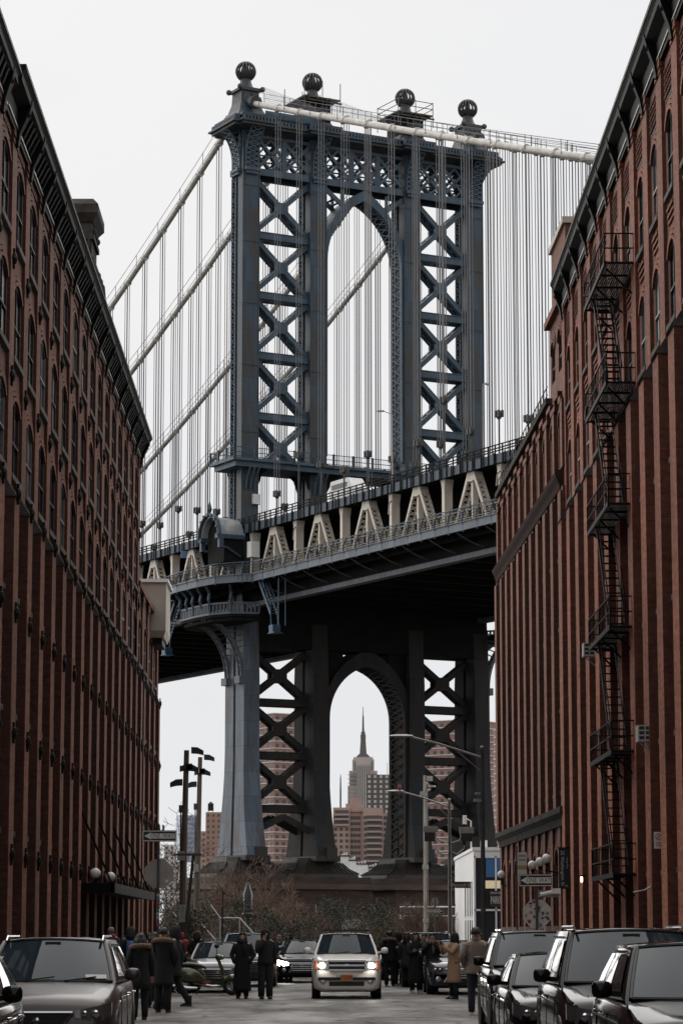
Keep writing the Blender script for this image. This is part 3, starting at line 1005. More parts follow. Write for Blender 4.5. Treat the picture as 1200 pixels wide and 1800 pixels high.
# floor beams and stringers
m = MB()
m.box(-14.2, 14.2, -.25, .25, 36.9, 38.75)
for s in (-1, 1):
    m.prism([(s * 14.2, 37.6), (s * 18.2, 38.5), (s * 18.2, 38.75), (s * 14.2, 38.75)], -.15, .15, 'xz')
me_fb = m.mesh('floor_beam', M['under'])
k = 0
while Y0 + 3 + k * 5.025 < Y1:
    put('floor_beam', me_fb, DK, (0, -13.03 - 5.025 * 19 + k * 5.025, 0)); k += 1
for u in (-16.6, -12, -9, -6.1, -3, 0, 3, 6.1, 9, 12, 16.6):
    MB().box(u - .2, u + .2, Y0, Y1, 38.0, 38.74).build('stringer', M['under'], DK)
# curved bracket ribs under the walkway
n = 6
m = MB()
pts = [(-14.3 - 3.9 * f, 0, 37.2 + 1.35 * f ** 1.8) for f in [i / n for i in range(n + 1)]]
m.tube(pts, .07, 4)
me_rb = m.mesh('walkway_rib', M['fascia'])
for k in range(22): put('walkway_rib', me_rb, DK, (0, -10 - 5.025 * k, 0))

# near walkway: girder, outer blue curved fence, inner cream fence
def fence_post():
    m = MB()
    m.tube([(0, 0, -.75), (0, 0, -.2), (-.16, 0, .2), (-.10, 0, .7), (.14, 0, 1.2), (.2, 0, 1.45)], .085, 5)
    m.box(-.08, .12, -.09, .09, -.85, 0)
    return m.mesh('fence_post', M['blue_r'])
me_fp = fence_post()
def cream_hoop():
    m = MB()
    m.tube([(0, 0, 0), (0, 0, 1.1), (.1, 0, 1.7), (.35, 0, 2.05)], .05, 4)
    return m.mesh('inner_fence_post', M['cream'])
me_ch = cream_hoop()
# balcony plan round each outer leg, as a polyline in (u, y) on the near side
BAL = [(-18.3, -9.5), (-19.2, -8.9), (-20.9, -6.0), (-21.3, -2.5), (-21.3, 2.5), (-20.9, 6.0), (-19.2, 8.9), (-18.3, 9.5)]
def walkway_line(s):
    L = [(-18.3, Y0)] + BAL + [(-18.3, Y1)]
    return [(-s * a if s > 0 else a, b) for a, b in L]
for s in (-1, 1):
    L = walkway_line(s)
    fas, rail, scr = MB(), MB(), MB()
    for (a, b_) in zip(L, L[1:]):
        p, q = Vector((*a, 38.75)), Vector((*b_, 38.75))
        fas.beam(p, q, .14, .75)
        fas.beam(p + Vector((0, 0, .38)), q + Vector((0, 0, .38)), .36, .09); fas.beam(p - Vector((0, 0, .38)), q - Vector((0, 0, .38)), .3, .09)
        for z, r_ in ((.45, .04), (1.7, .06), (1.45, .03)):
            rail.tube([p + Vector((0, 0, z)), q + Vector((0, 0, z))], r_, 4)
        if s < 0:
            LL = (q - p).length
            for i in range(int(LL / .28)):
                c = p.lerp(q, i / (LL / .28))
                scr.tube([c + Vector((0, 0, .4)), c + Vector((0, 0, 1.7))], .03, 3, False)
            for z in (.75, 1.05, 1.3): scr.tube([p + Vector((0, 0, z)), q + Vector((0, 0, z))], .03, 3, False)
            npst = max(1, round(LL / 2.51))
            for i in range(npst):
                c = p.lerp(q, i / npst)
                if -80 < c.y < 60: put('fence_post', me_fp, DK, (c.x, c.y, 39.05), math.atan2((q - p).y, (q - p).x) - math.pi / 2)
    fas.build('walkway_girder', M['fascia'], DK)
    rail.build('walkway_rail', M['blue_r'], DK)
    if s < 0: tag(scr.build('fence_mesh', M['socket'], DK), kind='stuff')
    b2 = MB()
    P = [(x, y) for x, y in ([(a if s < 0 else -a, b_) for a, b_ in BAL])]
    b2.prism(P, 38.5, 38.72, 'xy')
    b2.build('balcony_floor', M['under'], DK)
m = MB()
for z in (.35, .75, 1.15, 1.55, 1.9):
    m.tube([(-15.7, Y0, 39 + z), (-15.7, -7, 39 + z)], .035, 4); m.tube([(-15.7, 7, 39 + z), (-15.7, 60, 39 + z)], .035, 4)
m.build('inner_fence_rail', M['cream'], DK)
y = -75
while y < 50:
    if abs(y) > 7: put('inner_fence_post', me_ch, DK, (-15.7, y, 39.0), math.pi)
    y += 1.25
# lower balustrade shelf under the balcony and the curved leg bracket
for s in (-1, 1):
    m = MB()
    P = [(s * 16.2, -7.0), (s * 19.0, -6.0), (s * 20.3, -3.5), (s * 20.5, 0), (s * 20.3, 3.5), (s * 19.0, 6.0), (s * 16.2, 7.0)]
    m.prism(P, 35.0, 35.25, 'xy')
    m.prism([(a * .985, b_ * .97) for a, b_ in P], 34.6, 35.0, 'xy')
    m.build('balustrade_shelf', M['under'], DK)
    m = MB()
    for a, b_ in zip(P, P[1:]):
        p, q = Vector((*a, 35.25)), Vector((*b_, 35.25))
        m.beam(p + Vector((0, 0, .12)), q + Vector((0, 0, .12)), .22, .2); m.beam(p + Vector((0, 0, 1.2)), q + Vector((0, 0, 1.2)), .25, .18)
        k = int((q - p).length / .42)
        for i in range(k + 1):
            c = p.lerp(q, i / max(1, k)); m.box(c.x - .09, c.x + .09, c.y - .09, c.y + .09, 35.4, 36.4)
    m.build('balustrade', M['fascia'], DK)
    for a, b_ in P[1:-1] + [((P[2][0] + P[3][0]) / 2, 1.7), ((P[2][0] + P[3][0]) / 2, -1.7)]:
        m = MB()
        d = Vector((a - s * 15.0, b_ * .75, 0)).normalized()
        c = Vector((a, b_, 0))
        m.tube([c + Vector((0, 0, 36.2)), c + d * .25 + Vector((0, 0, 36.9)), c + d * .1 + Vector((0, 0, 37.6)), c + d * .75 + Vector((0, 0, 38.4))], .17, 6)
        m.build('scroll_bracket', M['blue_r'], DK)
    for y in (-1.6, 1.6):
        m = MB()
        n = 12
        pr = []
        for i in range(n + 1):
            t = R(90 * i / n)
            pr.append((s * (15.6 + 4.6 * (1 - math.cos(t))), 29.0 + 6.0 * math.sin(t)))
        for dy in (-.35, .35):
            for i in range(n):
                m.beam((pr[i][0], y + dy, pr[i][1]), (pr[i + 1][0], y + dy, pr[i + 1][1]), .1, .35, Vector((-(pr[i + 1][1] - pr[i][1]), 0, pr[i + 1][0] - pr[i][0])))
        for i in range(n):
            m.beam((pr[i][0], y - .35, pr[i][1]), (pr[i + 1][0], y + .35, pr[i + 1][1]), .08, .1)
            m.beam((pr[i][0], y + .35, pr[i][1]), (pr[i + 1][0], y - .35, pr[i + 1][1]), .08, .1)
            m.beam((pr[i][0], y, pr[i][1]), (s * 15.6, y, pr[i][1] + .4), .1, .12)
        m.box(*sorted((s * 15.5, s * 16.1)), y - .6, y + .6, 28.3, 29.1)
        m.build('leg_bracket', M['fascia'], DK)
# hooded niche over the walkway at the near leg
m = MB()
n = 10
r0 = 2.25
def vault(u0, u1, ra, rb):
    m = MB()
    rings = []
    for i in range(n + 1):
        t = math.pi * i / n
        rings.append([(u0, math.cos(t) * ra, 44.3 + math.sin(t) * ra), (u1, math.cos(t) * rb, 44.3 + math.sin(t) * rb),
                      (u1, math.cos(t) * (rb - .18), 44.3 + math.sin(t) * (rb - .18)), (u0, math.cos(t) * (ra - .18), 44.3 + math.sin(t) * (ra - .18))])
    m.loft(rings)
    return m
vault(-18.6, -15.4, r0, r0 * .92).build('niche_vault', mat('niche_roof', (.22, .25, .27), .6, c2=(.40, .38, .34), vscale=.5, world=False, lo=.45, hi=.6), DK, 30)
vault(-18.95, -18.5, r0 + .28, r0 + .28).build('niche_arch', M['blue_r'], DK, 30)
m = MB()
for s in (-1, 1):
    m.box(-18.9, -15.6, s * 2.05 - .35, s * 2.05 + .35, 43.9, 44.35)
    m.box(-18.7, -18.2, s * 2.2 - .22, s * 2.2 + .22, 42.9, 43.9)
    m.tube([(-18.4, s * 2.2, 43.0), (-17.6, s * 2.2, 42.9), (-16.0, s * 2.2, 42.0)], .14, 6)
for i in range(9):
    t = math.pi * i / 8
    m.beam((-18.98, math.cos(t) * 2.2, 44.3 + math.sin(t) * 2.2), (-18.98, math.cos(t) * 2.6, 44.3 + math.sin(t) * 2.6), .14, .2)
m.lathe([(.3, 46.5), (.14, 46.9), (.3, 47.3), (.05, 48.2)], 6, (-18.7, 0, 0))
m.build('niche_cornice', M['blue_r'], DK)
m = MB(); m.prism([(2.02 * math.cos(math.pi * i / 12), 44.3 + 2.02 * math.sin(math.pi * i / 12)) for i in range(13)] + [(-1.9, 41.4), (1.9, 41.4)], -17.9, -15.5, 'yz'); m.build('niche_recess', M['under'], DK)
MB().box(-.5, .5, -.5, .5, 0, 1.7).build('equipment_cabinet', M['white'], DK, loc=(-15.6, -4.4, 41.7))
MB().box(-.35, .35, -.05, .05, 0, .8).build('notice_board', mat('notice_blue', (.15, .25, .45), .5), DK, loc=(-17.2, 9.5, 43.2))
# blue maintenance stairs hanging from the deck
for (bx, by, s) in ((-17.6, -10.5, 1), (-17.6, 10.2, -1)):
    m = MB()
    for dx in (-.4, .4):
        m.beam((bx + dx, by, 38.2), (bx + dx, by - s * 2.6, 34.6), .08, .3); m.tube([(bx + dx, by, 39.2), (bx + dx, by - s * 2.6, 35.6)], .05, 4)
        for f in (0, .33, .66, 1): m.tube([(bx + dx, by - s * 2.6 * f, 38.2 - 3.6 * f), (bx + dx, by - s * 2.6 * f, 39.2 - 3.6 * f)], .045, 4)
        m.tube([(bx + dx, by - s * 4.4, 39), (bx + dx, by - s * 4.4, 33.2)], .06, 4)
        m.tube([(bx + dx, by - s * 2.6, 34.6), (bx + dx, by - s * 2.9, 32.6)], .06, 4)
    for i in range(12): m.box(bx - .4, bx + .4, by - s * 2.6 * i / 11 - .12, by - s * 2.6 * i / 11 + .12, 38.2 - 3.6 * i / 11, 38.26 - 3.6 * i / 11)
    m.box(bx - .5, bx + .5, by - s * 2.7 - .9, by - s * 2.7 + .5, 32.5, 32.6)
    m.box(bx - .45, bx + .45, by - s * 2.7 - .5, by - s * 2.7 + .4, 32.6, 33.4)
    m.build('maintenance_stair', M['blue_v'], DK)
# catwalk beneath the far edge
m = MB()
m.box(17.6, 18.3, Y0, Y1, 37.7, 37.9)
y = Y0
while y < Y1:
    m.box(17.7, 18.2, y - .2, y + .2, 37.9, 38.75); y += 5.0
m.build('catwalk', M['under'], DK)
# lamps along the upper roadway
def bridge_lamp(h=7.2):
    m = MB()
    m.tube([(0, 0, 0), (0, 0, h)], [.09, .06], 6); m.tube([(0, 0, h), (.9, .3, h + .25)], .04, 5)
    m.box(.8, 1.5, .2, .45, h + .18, h + .32)
    return m.mesh('roadway_lamp', M['galv'])
me_l = bridge_lamp()
for y, u, rz in ((-33.5, -15.1, 2.6), (-50.5, -15.1, 0.4), (2.5, -15.1, 2.6), (-88, -15.1, .4)):
    put('roadway_lamp', me_l, DK, (u, y, 45.4), rz)
m = MB()
m.tube([(0, 0, 0), (-.4, 0, .9), (-1.2, 0, 1.1)], .07, 5); m.box(-1.9, -1.1, -.14, .14, 1.02, 1.16)
me_l = m.mesh('walkway_lamp', M['cream'])
for y in (-13, -33, -53, 12, 32): put('walkway_lamp', me_l, DK, (-15.3, y, 42.6), R(70))
M['pane_blind'] = mat('pane_with_blind', (.10, .095, .085), .3, c2=(.03, .03, .03), vscale=1.2, stretch=(.3, .3, 2.2), lo=.45, hi=.55)
M['pane_hazy'] = mat('pane_dusty', (.022, .026, .03), .12, spec=.6)
# ================================================================ brick warehouses
def arch_pts(w, rise, n=8):
    """segmental arch from (-w/2,0) to (w/2,0) with given rise"""
    if rise <= 0: return [(-w / 2, 0), (w / 2, 0)]
    r_ = (w * w / 4 + rise * rise) / (2 * rise)
    a = math.asin(min(1, w / 2 / r_))
    return [(r_ * math.sin(-a + 2 * a * i / n), r_ * math.cos(-a + 2 * a * i / n) - (r_ - rise)) for i in range(n + 1)]

def add_cell(m, y0, y1, z0, z1, hole, dep):
    """wall panel in the plane x=0 facing +x with one arched opening (yc, w, zsill, zspring, rise)"""
    if hole is None:
        m.add([(0, y0, z0), (0, y1, z0), (0, y1, z1), (0, y0, z1)], [(0, 1, 2, 3)]); return
    yc, w, zs, zp, rise = hole
    a, b = yc - w / 2, yc + w / 2
    def q(p0, p1, p2, p3): m.add([p0, p1, p2, p3], [(0, 1, 2, 3)])
    q((0, y0, z0), (0, a, z0), (0, a, z1), (0, y0, z1))
    q((0, b, z0), (0, y1, z0), (0, y1, z1), (0, b, z1))
    q((0, a, z0), (0, b, z0), (0, b, zs), (0, a, zs))
    ar = [(yc + p, zp + h) for p, h in arch_pts(w, rise)]
    for (p, h), (p2, h2) in zip(ar, ar[1:]):
        q((0, p, h), (0, p2, h2), (0, p2, z1), (0, p, z1))
        q((0, p2, h2), (0, p, h), (-dep, p, h), (-dep, p2, h2))
    q((0, a, zs), (0, a, zp), (-dep, a, zp), (-dep, a, zs))
    q((0, b, zp), (0, b, zs), (-dep, b, zs), (-dep, b, zp))
    q((0, a, zs), (-dep, a, zs), (-dep, b, zs), (0, b, zs))

def window_meshes(w, h, rise, dep, fm, name='window', mull=True):
    """frame and pane, origin at the sill centre on the wall plane"""
    f = MB()
    x0, x1 = -dep + .02, -dep + .08
    f.box(x0, x1, -w / 2, -w / 2 + .07, 0, h); f.box(x0, x1, w / 2 - .07, w / 2, 0, h)
    f.box(x0, x1, -w / 2 + .07, w / 2 - .07, 0, .08); f.box(x0, x1 + .02, -w / 2 + .07, w / 2 - .07, h * .52 - .035, h * .52 + .035)
    if mull:
        f.box(x0, x1, -.025, .025, .08, h * .52 - .035); f.box(x0, x1, -.025, .025, h * .52 + .035, h + rise * .8)
    ar = arch_pts(w, rise)
    for (p, a), (p2, a2) in zip(ar, ar[1:]):
        f.add([(x0, p, h + a - .07), (x1, p, h + a - .07), (x1, p2, h + a2 - .07), (x0, p2, h + a2 - .07), (x0, p, h + a), (x1, p, h + a), (x1, p2, h + a2), (x0, p2, h + a2)],
              [(0, 3, 2, 1), (0, 1, 5, 4), (1, 2, 6, 5), (3, 0, 4, 7)])
    g = MB()
    g.prism([(-w / 2, 0), (w / 2, 0)] + [(p, h + a) for p, a in reversed(ar)], -dep - .02, -dep + .03, 'yz')
    return f.mesh(name, fm), g.mesh('pane', M['glass_d'])

def hood_mesh(w, rise, matl, rings=3):
    m = MB()
    for k in range(rings):
        e0, e1 = .02 + k * .15, .13 + k * .15
        pr = .075 - .022 * k
        n = 8
        a0 = [(p * (1 + 2 * e0 / w), h + e0) for p, h in arch_pts(w, rise, n)]
        a1 = [(p * (1 + 2 * e1 / w), h + e1) for p, h in arch_pts(w, rise, n)]
        for i in range(n):
            m.add([(0, *a0[i]), (0, *a0[i + 1]), (0, *a1[i + 1]), (0, *a1[i]), (pr, *a0[i]), (pr, *a0[i + 1]), (pr, *a1[i + 1]), (pr, *a1[i])],
                  [(0, 1, 2, 3), (4, 7, 6, 5), (0, 4, 5, 1), (3, 2, 6, 7), (0, 3, 7, 4), (1, 5, 6, 2)])
    return m.mesh('brick_arch', matl)

def sill_mesh(w):
    m = MB()
    m.box(-.10, .13, -w / 2 - .14, w / 2 + .14, -.17, .0)
    return m.mesh('sill', M['stone'])

def facade(bd, bm, y0, nb, bay, rows, wh, rise, top, pw=1.0, ww=1.8, pu=.10, pl=.22, capz=14.35, fm=None, base=0.9, dep=.09, anchors=True, hood=True, zground=None, lp=.04, skip=None):
    """bd: building empty, wall plane local x=0 facing +x, bays run along +y"""
    m = MB()
    zb = [0] + [(a + wh + rise + b) / 2 for a, b in zip(rows, rows[1:])] + [top]
    for i in range(nb):
        a, b = y0 + i * bay, y0 + (i + 1) * bay
        for j, zs in enumerate(rows):
            hole = ((a + b) / 2, ww, zs, zs + wh, rise)
            if skip and skip(i, j): hole = None
            add_cell(m, a, b, zb[j], zb[j + 1], hole, dep + .06)
    m.build('wall', bm, bd, fix=False)
    fr = [window_meshes(ww, wh, rise, dep, fm or M['frame_d']), window_meshes(ww, wh, rise, dep, M['frame_l'])]
    blind = fr[0][1].copy(); blind.materials.clear(); blind.materials.append(M['pane_blind'])
    hazy = fr[0][1].copy(); hazy.materials.clear(); hazy.materials.append(M['pane_hazy'])
    hm = hood_mesh(ww, rise, bm) if hood else None
    sm = sill_mesh(ww)
    for i in range(nb):
        for j, zs in enumerate(rows):
            if skip and skip(i, j): continue
            f, g = fr[0] if random.random() < .75 else fr[1]
            rv = random.random()
            if rv < .16: g = blind
            elif rv < .34: g = hazy
            yc = y0 + (i + .5) * bay
            w = put('window', f, bd, (0, yc, zs))
            put('pane', g, w)
            put('sill', sm, w, (0, 0, 0))
            if hood: put('brick_arch', hm, w, (0, 0, wh))
    # pilasters: thinner above the cap stone, thicker below
    up = MB(); up.box(-.05, pu, -pw / 2, pw / 2, capz, top)
    up.box(-.05, pu + .05, -pw / 2 - .05, pw / 2 + .05, top - .35, top); up.box(-.05, pu + .03, -pw / 2 - .03, pw / 2 + .03, top - .55, top - .42)
    up = up.mesh('pilaster', bm)
    lo = MB(); lo.box(-.05, pl, -pw / 2 - lp, pw / 2 + lp, 0, capz - .25); lo = lo.mesh('pilaster', bm)
    cp = MB(); cp.frustum((-.02, pl + .05, -pw / 2 - lp - .05, pw / 2 + lp + .05, capz - .25), (-.02, pu + .02, -pw / 2 - .02, pw / 2 + .02, capz + .22)); cp = cp.mesh('cap_stone', M['stone_d'])
    an = MB(); an.lathe([(.02, 0), (.20, .02), (.17, .08), (.06, .12)], 8); an.box(-.05, .05, -.28, .28, 0, .06); an.box(-.3, .3, -.06, .06, 0, .06)
    an.xf(Matrix.Rotation(R(90), 4, 'Y')); an = an.mesh('tie_anchor', M['iron'])
    for i in range(nb + 1):
        y = y0 + i * bay
        p = put('pilaster', up, bd, (0, y, 0)); put('pilaster', lo, bd, (0, y, 0)); put('cap_stone', cp, bd, (0, y, 0))
        if anchors:
            for z in rows[1:]:
                zz = z - .75
                put('tie_anchor', an, bd, ((pu if zz > capz else pl) + .0, y, zz))

def cornice(bd, y0, y1, z0, h, p, bay, first, big, brk=1.25):
    m = MB()
    prof = [(0, z0 - .15), (.14, z0 - .15), (.16, z0 + .1), (.2, z0 + h * .42), (p * .82, z0 + h * .60), (p * .84, z0 + h * .78), (p, z0 + h * .9), (p, z0 + h), (-.4, z0 + h)]
    m.prism(prof + [(-.4, z0 - .15)], y0, y1, 'xz')
    m.build('cornice', M['cornice'], bd)
    MB().box(p - .003, p + .012, y0 + .3, y1 - .1, z0 + h * .885, z0 + h * .905).build('gutter_edge', M['alu'], bd)
    MB().box(.165, .19, y0 + .2, y1 - .1, z0 - .02, z0 + .05).build('cornice_moulding', M['alu'], bd)
    s = MB()
    s.prism([(.12, z0 + .1), (.22, z0 + .12), (p * .7, z0 + h * .56), (p * .74, z0 + h * .62), (.12, z0 + h * .62)], -.11, .11, 'xz')
    s = s.mesh('cornice_bracket', M['cornice'])
    b = MB()
    b.prism([(.05, z0 - .5), (.2, z0 - .5), (.26, z0 - .1), (p * .8, z0 + h * .5), (p * .9, z0 + h * .74), (.05, z0 + h * .74)], -.16, .16, 'xz')
    b.ball((p * .62, 0, z0 + h * .42), .13, 8, 5)
    b = b.mesh('cornice_bracket', M['cornice'])
    y = first
    while y < y1:
        if y > y0: put('cornice_bracket', b if big else s, bd, (0, y, 0))
        k = 1
        while k * brk < bay - .05:
            if y0 < y + k * brk < y1: put('cornice_bracket', s, bd, (0, y + k * brk, 0))
            k += 1
        y += bay

# ---------------------------------------------------------------- left warehouse with its lower wing
LB = empty('brick_warehouse', (-9.1, 0, 0))
tag(LB, 'dark brown-red brick warehouse with arched windows and black cornice, opposite the fire escape', 'building')
rowsL = [1.2, 4.65, 8.1, 11.55, 15.0, 18.5, 22.0]
facade(LB, M['brick_l'], 70.6, 17, 3.75, rowsL, 1.95, .36, 25.2, pw=1.15, ww=2.15, pu=.10, pl=.34, capz=14.35, dep=.07)
cornice(LB, 75.4, 135.05, 25.15, 1.15, .68, 3.75, 78.1, True, .625)
cornice(LB, 66.0, 75.4, 25.05, 1.05, .56, 3.75, 66.85, True, .625)
m = MB()
m.box(-16, -.16, 66, 134.35, 0, 25.2); m.box(-16, -.3, 66, 134.5, 25.2, 26.0)
m.box(-.3, .0, 66, 70.6, 0, 25.2)
m.build('shell', M['brick_l'], LB)
m = MB(); m.box(-16, .0, 134.35, 134.5, 18.5, 25.2); m.build('end_wall', M['brick_l'], LB)
# brick corbel table under the cornice
m = MB(); m.box(-.02, .06, -.11, .11, 24.75, 25.05)
cb = m.mesh('corbel', M['brick_l'])
for i in range(17):
    for k in range(7): put('corbel', cb, LB, (0, 70.6 + 3.75 * i + .95 + k * .31, 0))
# roof ornament above the cornice
m = MB()
m.box(-.7, .16, 104.0, 106.4, 26.0, 29.3)
m.frustum((-.75, .2, 103.9, 106.5, 29.2), (-.95, .42, 103.6, 106.8, 29.5)); m.box(-.95, .42, 103.6, 106.8, 29.5, 29.85)
m.frustum((-.95, .42, 103.6, 106.8, 29.85), (-.6, .2, 104.0, 106.4, 30.15))
for z in (27.6, 28.5): m.box(-.75, .26, 103.9, 106.5, z, z + .2)
for y in (104.2, 105.2, 106.2): m.tube([(.14, y, 27.5), (.42, y, 27.1), (.46, y, 26.7), (.2, y, 26.4)], .12, 6)
for y in (104.4, 105.2, 106.0): m.ball((.18, y, 28.9), .16, 8, 5)
for k in range(5): m.tube([(-.6 + k * .16, 103.98, 27.9), (-.62 + k * .17, 103.86, 28.2), (-.6 + k * .16, 103.95, 28.5)], .06, 5)
m.frustum((.1, .5, 103.8, 106.6, 26.2), (.1, .3, 103.9, 106.5, 27.2))
m.build('roof_ornament', M['stone_d'], LB)
# wing
rowsW = rowsL[:5]
facade(LB, M['brick_l'], 134.35, 4, 4.2, rowsW, 1.95, .32, 18.7, pw=1.15, ww=1.9, capz=14.35)
m = MB(); m.box(-16, -.16, 134.5, 151.0, 0, 18.7); m.box(-16, .2, 134.5, 151.3, 18.7, 19.0); m.box(-16, -.02, 151.0, 151.15, 0, 18.7)
m.build('wing_shell', M['brick_l'], LB)
# pent canopy over the entrance, hung on chains
m = MB()
m.box(0, 1.5, 101.5, 126.0, 3.22, 3.42); m.box(1.42, 1.56, 101.4, 126.1, 3.16, 3.52); m.box(0, 1.56, 101.4, 101.55, 3.16, 3.52)
m.build('entrance_canopy', M['iron'], LB)
m = MB()
for y in (102.2, 110, 118, 125): m.tube([(1.4, y, 3.5), (.15, y, 6.4)], .04, 5)
m.build('canopy_chain', M['iron'], LB)
# big dark loading doors at street level
for y in (104, 111.5, 119, 126.5):
    MB().box(.0, .06, y - 1.2, y + 1.2, .1, 3.0).build('loading_door', M['frame_d'], LB)

# ---------------------------------------------------------------- beige plant cabinet hung at the corner of the wing
o = empty('plant_cabinet', (-8.9, 148.0, 17.4))
tag(o, 'beige metal plant cabinet jutting from the left warehouse corner under the bridge deck', 'cabinet')
m = MB(); m.frustum((-.55, .5, -1.9, 1.9, -.0), (-.72, .62, -2.1, 2.1, .35)); m.box(-.72, .62, -2.1, 2.1, .35, 2.95); m.build('housing', M['beige'], o)
m = MB(); m.box(-.85, .75, -2.25, 2.25, 2.95, 3.12); m.build('lid', M['white'], o)
m = MB(); m.box(-.4, .4, -1.5, 1.5, -.35, 0); m.build('underframe', M['frame_d'], o)

# ---------------------------------------------------------------- right warehouse with the fire escape
RB = empty('brick_warehouse', (10.5, 114.5, 0), math.pi)
tag(RB, 'red brick warehouse carrying the black iron fire escape', 'building')
rowsR = [.9, 3.6, 7.6, 11.6, 15.7, 19.7, 23.7]
rowsR = [3.6, 7.6, 11.6, 15.7, 19.7, 23.7]
facade(RB, M['brick_r'], 0, 12, 3.71, rowsR, 2.0, .45, 28.3, pw=1.25, ww=1.7, pu=.12, pl=.36, capz=19.2, anchors=False, lp=.05)
cornice(RB, -.35, 46, 28.25, 1.15, .62, 3.71, 0, True, 3.71)
m = MB()
m.box(-18, -.16, .15, 48, 0, 28.3); m.box(-18, -.3, 0, 48, 28.3, 29.0); m.box(-18, 0, 0, .15, 0, 28.3); m.box(-.3, 0, 44.52, 48, 0, 28.3)
m.build('shell', M['brick_r'], RB)
# pierced brick panel under the cornice in each bay
m = MB()
for i in range(7):
    for j in range(5):
        y = -.75 + i * .25; z = 26.75 + j * .2
        m.box(.0, .07, y - .12 + (.06 if j % 2 else 0), y - .02 + (.06 if j % 2 else 0), z, z + .1)
gp = m.mesh('pierced_brickwork', M['brick_r'])
gb = MB().box(-.01, .015, -.95, .95, 26.65, 27.8).mesh('pierced_ground', M['frame_d'])
for i in range(12):
    q = put('pierced_ground', gb, RB, (0, (i + .5) * 3.71, 0)); tag(put('pierced_brickwork', gp, q), kind='stuff')
# recessed corbel bands under each sill
m = MB()
for k in range(3): m.box(0, .05 + .02 * k, -.7, .7, -.95 + k * .2, -.86 + k * .2)
sb = m.mesh('corbel_band', M['brick_r'])
for i in range(12):
    for z in rowsR[1:]: put('corbel_band', sb, RB, (0, (i + .5) * 3.71, z))
# street level: shop bands, doors
for i in range(12):
    MB().box(.0, .08, (i + .5) * 3.71 - .95, (i + .5) * 3.71 + .95, .1, 3.0).build('street_door', M['frame_d'], RB)

# fire escape
FE = empty('fire_escape', (10.4, 88.3, 0))
tag(FE, 'black iron fire escape with railed landings and steep ladders on the right warehouse', 'fire escape')
X0, X1, YA, YB = -.98, -.02, 0.0, 7.0
levels = [3.6, 7.55, 11.6, 15.65, 19.7, 23.75]
for li, z in enumerate(levels):
    m = MB()
    n = 13
    for i in range(n + 1):
        x = X0 + (X1 - X0) * i / n
        m.box(x - .02, x + .02, YA, YB, z - .03, z + .01) if not (.3 < (i / n) < .85 and False) else None
    for y in (YA, 1.75, 3.5, 5.25, YB): m.box(X0, X1, y - .04, y + .04, z - .09, z - .03)
    m.box(X0 - .03, X0 + .03, YA, YB, z - .14, z + .02)
    for y in (.6, 3.5, 6.4): m.beam((X0 + .1, y, z - .1), (X1, y, z - .95), .05, .06)
    m.build('landing', M['iron'], FE)
    m = MB()
    for zz in (.45, .95): 
        m.tube([(X0, YA, z + zz), (X0, YB, z + zz)], .028, 4); m.tube([(X0, YA, z + zz), (X1, YA, z + zz)], .028, 4); m.tube([(X0, YB, z + zz), (X1, YB, z + zz)], .028, 4)
    k = 14
    for i in range(k + 1): m.tube([(X0, YA + (YB - YA) * i / k, z), (X0, YA + (YB - YA) * i / k, z + .95)], .02 if i % 7 else .035, 4, False)
    for i in range(5):
        for y in (YA, YB): m.tube([(X0 + (X1 - X0) * i / 4, y, z), (X0 + (X1 - X0) * i / 4, y, z + .95)], .02, 4, False)
    m.build('railing', M['iron'], FE)
    if li:
        zl = levels[li - 1]
        m = MB()
        ya, yb = 5.6, 1.9
        for x in (-.80, -.25):
            m.beam((x, ya, z), (x, yb, zl), .05, .16)
            m.tube([(x, ya, z + .85), (x, yb, zl + .85)], .025, 4)
        for i in range(15):
            f = i / 14
            m.box(-.80, -.25, yb + (ya - yb) * f - .09, yb + (ya - yb) * f + .09, zl + (z - zl) * f - .02, zl + (z - zl) * f + .015)
        m.build('ladder', M['iron'], FE)
# ---------------------------------------------------------------- second right warehouse, slightly turned, lower
ang = math.pi + math.atan(.0212)
Wd = Vector((-.0212, 1, 0)).normalized()
W0 = Vector((10.45, 114.9, 0))
Wend = W0 + Wd * 32.0
WB = empty('brick_warehouse', Wend, ang)
tag(WB, 'narrow-bayed brick warehouse with stone band and arched attic windows at the far right corner', 'building')
bayW = 3.2
rowsA = [7.7, 11.2, 14.7, 17.7]
def wcell():
    m = MB()
    zb = [6.9, 10.6, 14.1, 17.3, 20.6]
    for i in range(10):
        a, b = i * bayW, (i + 1) * bayW
        for j, zs in enumerate(rowsA): add_cell(m, a, b, zb[j], zb[j + 1], ((a + b) / 2, 1.5, zs, zs + 2.1, .15), .2)
        add_cell(m, a, b, 20.6, 25.3, ((a + b) / 2, 1.45, 21.7, 23.5, .55), .2)
        for k in (-.78, .78):
            pass
        add_cell(m, a, b, 0, 6.9, ((a + b) / 2, 1.7, 2.0, 4.6, .7), .25)
    m.build('wall', M['brick_w'], WB, fix=False)
wcell()
w1 = window_meshes(1.5, 2.1, .15, .14, M['frame_d']); w2 = window_meshes(1.45, 1.8, .55, .14, M['frame_d']); w3 = window_meshes(1.7, 2.6, .7, .18, M['frame_d'])
h2 = hood_mesh(1.45, .55, M['brick_w'], 3); h3 = hood_mesh(1.7, .7, M['brick_w'], 2)
s1 = sill_mesh(1.4)
